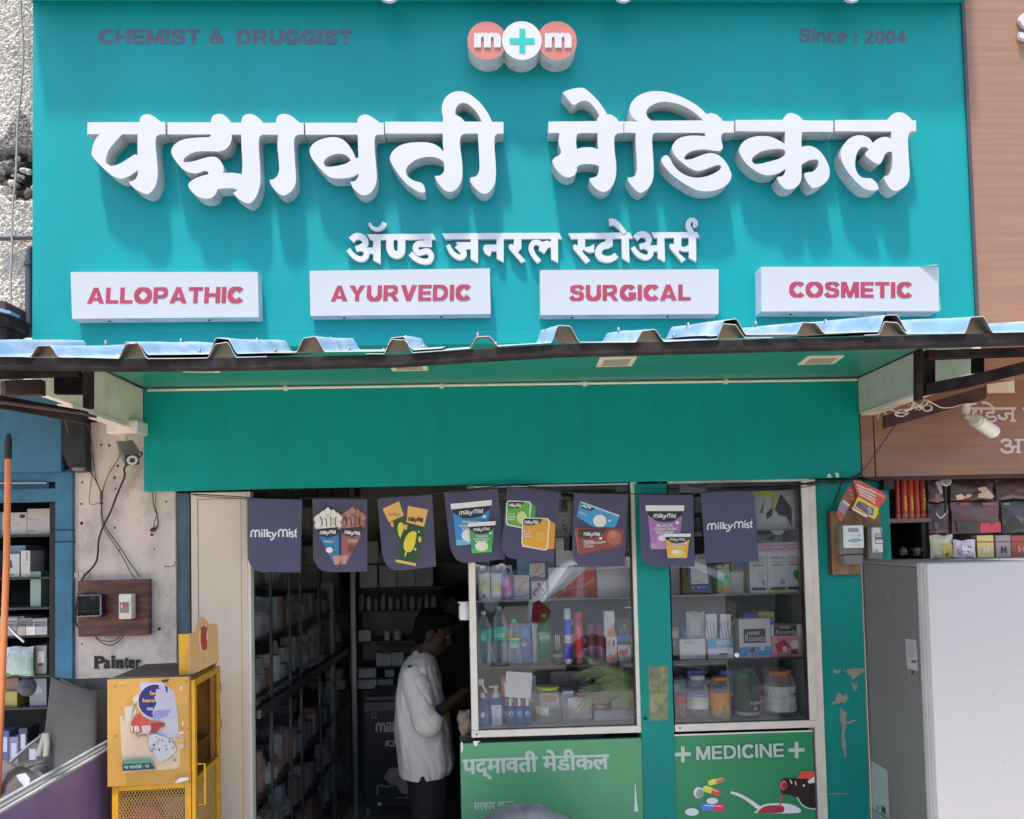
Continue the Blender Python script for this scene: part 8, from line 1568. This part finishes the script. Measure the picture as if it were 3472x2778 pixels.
def head(b, c_, yaw, pitch, m_, s=1.0):
    q_ = Matrix.Rotation(yaw, 3, 'Z') @ Matrix.Rotation(pitch, 3, 'Y')   # local +X is the face direction
    def L(x, y, z): return c_+q_@Vector((x*s, y*s, z*s))
    b.ball(L(-.008, 0, .020), 1, m_, (.098*s, .078*s, .100*s), 20, 14, rot=q_); b.ball(L(.028, 0, -.045), 1, m_, (.062*s, .058*s, .072*s), 16, 12, rot=q_)
    b.ball(L(.060, 0, -.092), 1, m_, (.026*s, .030*s, .020*s), 10, 8, rot=q_)         # chin
    b.capsule(L(.083, 0, .015), L(.108, 0, -.022), .010*s, .014*s, m_, 8); b.ball(L(.100, .012, -.026), .010*s, m_, seg=8, rings=6); b.ball(L(.100, -.012, -.026), .010*s, m_, seg=8, rings=6)
    b.capsule(L(.085, -.02, .032), L(.085, .02, .032), .012*s, .012*s, m_, 8)           # brow
    b.capsule(L(.084, -.016, -.052), L(.084, .016, -.052), .010*s, .010*s, m_, 8); b.capsule(L(.082, -.014, -.064), L(.082, .014, -.064), .010*s, .010*s, m_, 8)
    for sd_ in (-1, 1): b.ball(L(-.012, sd_*.078, -.005), 1, m_, (.020*s, .010*s, .032*s), 10, 8, rot=q_); b.ball(L(.04, sd_*.045, -.03), 1, m_, (.03*s, .022*s, .03*s), 10, 8, rot=q_)
    return L, q_
def remesh(o, vx, sm=4, it=.5):
    r = o.modifiers.new('remesh', 'REMESH'); r.mode = 'VOXEL'; r.voxel_size = vx; r.use_smooth_shade = True
    s_ = o.modifiers.new('smooth', 'SMOOTH'); s_.factor = it; s_.iterations = sm
def person(lab, J, yaw, hpitch, shirt, trous, skin=SKIN, sleeve=True, hem=.0, hair=HAIR, s=1.0, detail=.0065):
    """J: dict of world joints"""
    o = thing('person', lab, 'person', (J['pelvis'].x, J['pelvis'].y, min(J['footR'].z, J['footL'].z)))
    b = MB(); fwd = Vector((math.cos(yaw), math.sin(yaw), 0)); lat = Vector((-fwd.y, fwd.x, 0))
    L, q_ = head(b, J['head'], yaw, hpitch, skin, s)
    b.capsule(J['neck']-Vector((0, 0, .03)), J['head']-Vector((0, 0, .05))-fwd*.015, .056*s, .052*s, skin)
    b.capsule(J['chest'], J['neck'], .11*s, .06*s, skin); b.capsule(J['pelvis'], J['chest'], .125*s, .12*s, skin)
    for sd_ in 'RL':
        b.capsule(J['sh'+sd_], J['el'+sd_], .036*s, .036*s, skin); b.capsule(J['el'+sd_], J['wr'+sd_], .038*s, .025*s, skin)
        b.capsule(J['chest'].lerp(J['neck'], .6), J['sh'+sd_], .05*s, .034*s, skin)
        hand(b, J['wr'+sd_], (J['wr'+sd_]-J['el'+sd_]), Vector((0, 0, 1)), s, .7, skin, 1 if sd_ == 'R' else -1)
        hp_ = J['pelvis']+lat*(-.09 if sd_ == 'R' else .09)*s; b.capsule(hp_, J['kn'+sd_], .085*s, .055*s, skin); b.capsule(J['kn'+sd_], J['foot'+sd_]+Vector((0, 0, .08)), .055*s, .038*s, skin)
        b.capsule(J['foot'+sd_]+Vector((0, 0, .045)), J['foot'+sd_]+fwd*.15+Vector((0, 0, .03)), .042*s, .032*s, skin)
    bo = b.build('body', o); remesh(bo, detail)
    hb = MB(); hb.ball(L(-.022, 0, .036), 1, hair, (.100*s, .084*s, .096*s), 22, 14, rot=q_); hb.ball(L(-.055, 0, -.02), 1, hair, (.058*s, .074*s, .070*s), 16, 10, rot=q_); hb.ball(L(.045, 0, .095), 1, hair, (.058*s, .062*s, .034*s), 14, 8, rot=q_)
    hb.v = [v+Vector((noise.noise(v*60), noise.noise(v*60+Vector((9, 0, 0))), noise.noise(v*60+Vector((0, 9, 0)))))*.008 for v in hb.v]
    ho = hb.build('hair', o); remesh(ho, .006, 1)
    eb = MB()
    for sd_ in (-1, 1): eb.ball(L(.080, sd_*.030, .012), .010*s, mat('eye_white', (.12, .11, .10), rough=.5), seg=10, rings=8); eb.ball(L(.087, sd_*.030, .012), .005*s, M_BLACK, seg=8, rings=6)
    eb.build('eyes', o)
    return o, L, q_, fwd, lat
YM = .75
def C4(x, y, Y): return Q('c4', x, y, Y)
J = dict(head=P(1470, 2146, YM), neck=C4(1610, 310, YM), chest=C4(1640, 640, YM), pelvis=C4(1690, 1290, YM))
J['shR'] = C4(1540, 470, YM-.17); J['elR'] = C4(1665, 890, YM-.25); J['wrR'] = C4(1930, 690, YM-.14)
J['shL'] = C4(1640, 470, YM+.17); J['elL'] = C4(1720, 860, YM+.24); J['wrL'] = C4(1960, 700, YM+.02)
zf0 = -.30
for sd_, dy in (('R', -.09), ('L', .10)):
    J['foot'+sd_] = Vector((J['pelvis'].x+(-.05 if sd_ == 'R' else .08), YM+dy, zf0)); J['kn'+sd_] = J['pelvis'].lerp(J['foot'+sd_], .48)+Vector((.03, dy*.4, 0))
mo, L, q_, fwd, lat = person('man in a loose cream shirt and dark trousers standing side on at the counter', J, 0.0, .42, None, None)
SH = mat('cream_shirt', (.80, .72, .66), rough=.8, var=.05, scale=4, bump=.35, bscale=9)
TR = mat('dark_trousers', (.018, .017, .018), rough=.85, var=.2)
# shirt: rings of the torso seen from the side, front and back edges traced
b = MB(); rows = [(300, 1555, 1680), (350, 1500, 1735), (430, 1462, 1755), (520, 1440, 1775), (620, 1425, 1805), (720, 1414, 1828), (850, 1412, 1868), (980, 1416, 1880), (1100, 1425, 1898), (1210, 1440, 1912), (1262, 1446, 1880), (1300, 1452, 1790)]
rows = [(300, 1570, 1690), (340, 1520, 1730), (400, 1475, 1752), (480, 1448, 1768), (580, 1428, 1795), (700, 1414, 1826), (850, 1410, 1866), (980, 1414, 1878), (1100, 1424, 1892), (1200, 1436, 1908), (1255, 1444, 1905), (1302, 1452, 1880)]
hw = [.07, .13, .185, .205, .21, .21, .215, .22, .225, .228, .23, .23]
SEG = 120; vs = []
NR = 100
for j in range(NR+1):
    t = j/NR*(len(rows)-1); i = min(int(t), len(rows)-2); f_ = t-i
    y = rows[i][0]*(1-f_)+rows[i+1][0]*f_; xb2 = rows[i][1]*(1-f_)+rows[i+1][1]*f_; xf2 = rows[i][2]*(1-f_)+rows[i+1][2]*f_; w2 = hw[i]*(1-f_)+hw[i+1]*f_
    pb_, pf_ = C4(xb2, y, YM), C4(xf2, y, YM); cx_ = (pb_.x+pf_.x)/2; rx_ = (pf_.x-pb_.x)/2; z = (pb_.z+pf_.z)/2
    for k in range(SEG):
        a_ = 2*math.pi*k/SEG; ca, sa = math.cos(a_), math.sin(a_)
        fold = 1+.012*math.sin(5*a_+z*9)*min(1, j/30)+.06*noise.noise(Vector((math.cos(a_)*2.4, math.sin(a_)*2.4, z*6)))+.03*noise.noise(Vector((math.cos(a_)*6, math.sin(a_)*6, z*9)))*min(1, j/20)-.036*(max(0, 1-abs(noise.noise(Vector((math.cos(a_)*2.2+z*5, math.sin(a_)*2.2, z*4+math.cos(a_)*3))))*9))*min(1, j/20)
        zz = z+(.03*max(0, -ca)**2*0 if j < NR else 0)
        if j > NR-6: zz += .018*(1-abs(sa))*((j-NR+6)/6)*0
        vs.append((cx_+rx_*fold*(abs(ca)**.85)*(1 if ca > 0 else -1), YM+w2*fold*(abs(sa)**.85)*(1 if sa > 0 else -1), zz))
b.add(vs, [(j*SEG+k, j*SEG+(k+1) % SEG, (j+1)*SEG+(k+1) % SEG, (j+1)*SEG+k) for j in range(NR) for k in range(SEG)], SH, True)
# side slit: drop nothing, shape the hem with an inverted V by moving hem verts
so_ = b.build('shirt', mo)
me = so_.data
for k in range(SEG):
    a_ = 2*math.pi*k/SEG
    for dy_ in (-math.pi/2,):
        d = abs((a_-(2*math.pi+dy_)+math.pi) % (2*math.pi)-math.pi)
        if d < .07:
            for j in range(NR-8, NR+1): me.vertices[j*SEG+k].co.z += .05*(1-d/.07)*((j-NR+8)/8)
sol = so_.modifiers.new('s', 'SOLIDIFY'); sol.thickness = .003
def sleeve(nm, a0, b0, c0, r0, r1, r2):
    b = MB(); pts = smooth3([a0, a0.lerp(b0, .5)+Vector((0, 0, .0)), b0, b0.lerp(c0, .5) if c0 is not None else b0], 22); n = len(pts)
    rr = [(r0+(r1-r0)*i/(n-1)+.002*math.sin(i*.5))*(1 if i > 16 else (.60+.40*math.sin(i/16*math.pi/2))) for i in range(n)]; b.tube(pts, rr, SH, 64, cap=True)
    cen = lambda v: min(pts, key=lambda p: (p-v).length_squared)
    b.v = [v+(v-cen(v)).normalized()*(noise.noise(v*13)*.008-.008*max(0, 1-abs(noise.noise(Vector((v.x*9+v.z*7, v.y*9, v.z*6-v.x*8))))*8)) for v in b.v]
    e_ = pts[-1]; d_ = (pts[-1]-pts[-2]).normalized(); b.tube([e_-d_*.055, e_-d_*.05, e_+d_*.004, e_+d_*.008], [r1*.92, r1*1.10, r1*1.12, r1*.85], SH, 22, cap=False)
    o_ = b.build(nm, mo); s_ = o_.modifiers.new('s', 'SOLIDIFY'); s_.thickness = .003; return o_
sleeve('sleeve', J['shR']+Vector((-.004, .035, .012)), J['elR']+Vector((.005, -.005, -.015)), J['elR'].lerp(J['wrR'], .42), .074, .060, 0)
sleeve('sleeve', J['shL']+Vector((0, -.10, .05)), J['elL'], J['elL'].lerp(J['wrL'], .35), .070, .058, 0)
# collar
b = MB(); colp = [('c3', 1556, 1478, 0), ('c3', 1600, 1530, -.075), ('c3', 1665, 1590, -.085), ('c3', 1742, 1650, -.03)]
up_ = [Q(f_, x, y, YM+d) for f_, x, y, d in colp]; lo_ = [Q(f_, x-24, y+60, YM+d*1.15-.03) for f_, x, y, d in colp]
lo_[-1] = Q('c3', 1752, 1695, YM-.03)
for i in range(3): b.add([up_[i], up_[i+1], lo_[i+1], lo_[i]], [(0, 1, 2, 3)], SH, True)
up2 = [Vector((p.x+.015, 2*YM-p.y, p.z)) for p in up_]; lo2 = [Vector((p.x+.015, 2*YM-p.y, p.z)) for p in lo_]
for i in range(3): b.add([up2[i], up2[i+1], lo2[i+1], lo2[i]], [(0, 1, 2, 3)], SH, True)
o_ = b.build('collar', mo, merge=True); s_ = o_.modifiers.new('s', 'SOLIDIFY'); s_.thickness = .004; ss = o_.modifiers.new('ss', 'SUBSURF'); ss.levels = 2; ss.render_levels = 2
b = MB()
for sd_, dy in (('R', -.10), ('L', .10)):
    hp_ = J['pelvis']+Vector((0, dy, .03)); b.capsule(hp_, J['kn'+sd_], .115, .085, TR, 18); b.capsule(J['kn'+sd_], J['foot'+sd_]+Vector((0, 0, .06)), .085, .070, TR, 18)
b.capsule(J['pelvis']+Vector((0, -.07, .06)), J['pelvis']+Vector((0, .07, .06)), .13, .13, TR, 18)
o_ = b.build('trousers', mo); remesh(o_, .012, 5)
# second person, a dark shape further in
def stand(xp, yp_top, Y, zfloor, hgt, yaw):
    h = P(xp, yp_top, Y); top = h.z; Hh_ = hgt; base = Vector((h.x, Y, zfloor)); fw = Vector((math.cos(yaw), math.sin(yaw), 0)); la = Vector((-fw.y, fw.x, 0))
    k = Hh_/1.7; z = lambda v: Vector((base.x, base.y, zfloor+v*k))
    J = dict(head=z(1.58), neck=z(1.42), chest=z(1.22), pelvis=z(.92))
    for sd_, s_ in (('R', -1), ('L', 1)):
        J['sh'+sd_] = z(1.38)+la*s_*.19*k; J['el'+sd_] = z(1.10)+la*s_*.25*k-fw*.02; J['wr'+sd_] = z(.92)+la*s_*.18*k+fw*.17*k; J['kn'+sd_] = z(.49)+la*s_*.10*k+fw*.02; J['foot'+sd_] = z(0)+la*s_*.11*k
    return J
def dressed(lab, J, yaw, hp, top_m, bot_m, det=.009):
    o, L, q_, fw, la = person(lab, J, yaw, hp, None, None, detail=det)
    b = MB(); b.capsule(J['chest']-la*.06, J['chest']+la*.06, .145, .145, top_m, 18); b.capsule(J['chest'].lerp(J['neck'], .55)-la*.09, J['chest'].lerp(J['neck'], .55)+la*.09, .10, .10, top_m, 18); b.capsule(J['chest'], J['pelvis']-Vector((0, 0, .04)), .16, .165, top_m, 18)
    for sd_ in 'RL': b.capsule(J['sh'+sd_], J['sh'+sd_].lerp(J['el'+sd_], .8), .075, .066, top_m, 16)
    t = b.build('shirt', o); remesh(t, .012, 4)
    b = MB()
    for sd_, s_ in (('R', -1), ('L', 1)): hp_ = J['pelvis']+la*s_*.09; b.capsule(hp_, J['kn'+sd_], .11, .08, bot_m, 16); b.capsule(J['kn'+sd_], J['foot'+sd_]+Vector((0, 0, .07)), .08, .062, bot_m, 16)
    b.capsule(J['pelvis']-la*.06, J['pelvis']+la*.06, .125, .125, bot_m, 16)
    t = b.build('trousers', o); remesh(t, .014, 4)
    return o
BK = mat('black_shirt', (.012, .012, .014), rough=.9)
J2 = stand(1556, 2000, 1.35, -.30, 1.62, math.radians(-150)); hz = P(1556, 2052, 1.35).z; 
dz = hz-J2['head'].z
for k_ in J2:
    if not k_.startswith(('foot', 'kn')): J2[k_] = J2[k_]+Vector((0, 0, dz))
dressed('second person in black clothes standing deeper in the dark shop behind the man', J2, math.radians(-150), .2, BK, TR)
# ================================================================== the street behind the camera, seen in the window glass
car = thing('parked_car', 'silver hatchback parked across the street, seen reflected in the shop windows', 'car', (2.4, -6.5, 0))
M_SIL = mat('silver_paint', (.66, .68, .70), rough=.28, metal=.15, var=.02, coat=.6); M_CGL = mat('car_glass', (.015, .017, .02), rough=.05, var=0)
x0c = .50; YC = -5.75
prof = [(0, .42), (-.03, .75), (.02, .95), (.12, 1.05), (.42, 1.44), (.62, 1.50), (1.5, 1.52), (2.1, 1.46), (3.0, 1.05), (3.2, .99), (3.75, .90), (3.9, .72), (3.88, .40), (3.5, .26), (.3, .26)]
b = MB(); NY = 8; ring = []
for j in range(NY+1):
    v = j/NY; y = YC-1.62*v; e = math.sin(math.pi*v)
    pts = []
    for x, z in prof:
        tuck = .0
        if z > 1.0: tuck = .20*(z-1.0)/.5
        yy = YC-.81+(y-(YC-.81))*(1-tuck)
        xx = x0c+x+(.05*(1-e) if x < 1 else -.08*(1-e)); pts.append(Vector((xx, yy, z)))
    ring.append(pts)
n = len(prof); vs = [p for r in ring for p in r]
b.add(vs, [(j*n+i, (j+1)*n+i, (j+1)*n+(i+1) % n, j*n+(i+1) % n) for j in range(NY) for i in range(n)], M_SIL, True); b.add(ring[0], [tuple(range(n))], M_SIL); b.add(ring[-1], [tuple(reversed(range(n)))], M_SIL)
b.build('body', car, merge=True)
def cpt(x, z, out=.012): tuck = .20*(z-1.0)/.5 if z > 1 else 0; return Vector((x0c+x, YC-.81+.81*(1-tuck)+out, z))
def cpoly(nm, pts, m_, out=.012):
    b = MB(); b.add([cpt(x, z, out) for x, z in pts], [tuple(range(len(pts)))], m_); b.build(nm, car)
cpoly('window', [(.62, 1.07), (.66, 1.38), (1.40, 1.42), (1.42, 1.07)], M_CGL); cpoly('window', [(1.50, 1.07), (1.49, 1.42), (2.0, 1.38), (2.62, 1.07)], M_CGL); cpoly('window', [(.22, 1.09), (.50, 1.37), (.58, 1.37), (.54, 1.08)], M_CGL)
cpoly('sill_trim', [(.4, .30), (.4, .36), (3.3, .36), (3.3, .30)], M_BLACK)
for x in (1.46, 2.72): b = MB(); b.tube([cpt(x, .40, .004), cpt(x, 1.05, .004)], .004, M_BLACK, 4); b.build('door_gap', car)
for x in (1.10, 2.35): b = MB(); b.tube([cpt(x, .93, .03), cpt(x+.2, .935, .03)], .016, M_SIL, 8); b.build('door_handle', car)
b = MB(); b.ball(cpt(2.55, 1.10, .10), .1, M_SIL, (1.1, .8, .7)); b.build('mirror', car)
cpoly('tail_light', [(.0, .80), (.02, 1.02), (.10, 1.06), (.24, .92), (.16, .78)], mat('tail_red', (.45, .02, .02), rough=.2)); cpoly('headlight', [(3.45, .78), (3.4, .90), (3.75, .86), (3.85, .74)], mat('headlight', (.8, .8, .82), rough=.1))
for x in (.72, 3.15):
    o = MB(); o.lathe((x0c+x, YC-.12, .31), [(.31, 0), (.325, .03), (.325, .16), (.31, .19)], M_BLACK, 28, axis=(0, 1, 0)); t = o.build('wheel', car)
    o = MB(); o.lathe((x0c+x, YC+.045, .31), [(.21, 0), (.20, .03), (.05, .035)], M_CHROME, 24, axis=(0, 1, 0)); o.build('rim', t, origin=WL[t.name])
J3 = stand(1690, 1900, -8.2, 0, 1.70, math.radians(80)); 
for k_ in J3: J3[k_] = J3[k_]+Vector((.08-J3[k_].x*0, 0, 0))
dressed('passer-by in a white shirt across the street, seen only as a reflection', J3, math.radians(80), .1, mat('white_cotton', (.7, .7, .7), rough=.8), mat('grey_trousers', (.16, .16, .19), rough=.9), .012)
ob_ = thing('sky_block_building', 'plain plastered building added out of sight across the street to block low sky', 'building', (0, -17, 0))  # unseen building added to hold back bright sky near the horizon
b = MB(); b.box(-16, 16, -26, -21, 0, 3.4, mat('opposite_plaster', (.30, .26, .22), rough=.9, var=.2, scale=.6)); b.build('wall', ob_)
for i in range(9):
    for j in range(1):
        b = MB(); x = -14+i*3.4; z = 1.0; b.box(x, x+1.3, -21.02, -20.98, z, z+1.3, M_CGL); b.build('window', ob_)
b = MB(); b.box(-16, 16, -21, -20.2, 3.4, 3.52, mat('opposite_ledge', (.22, .20, .18), rough=.9)); b.build('ledge', ob_)
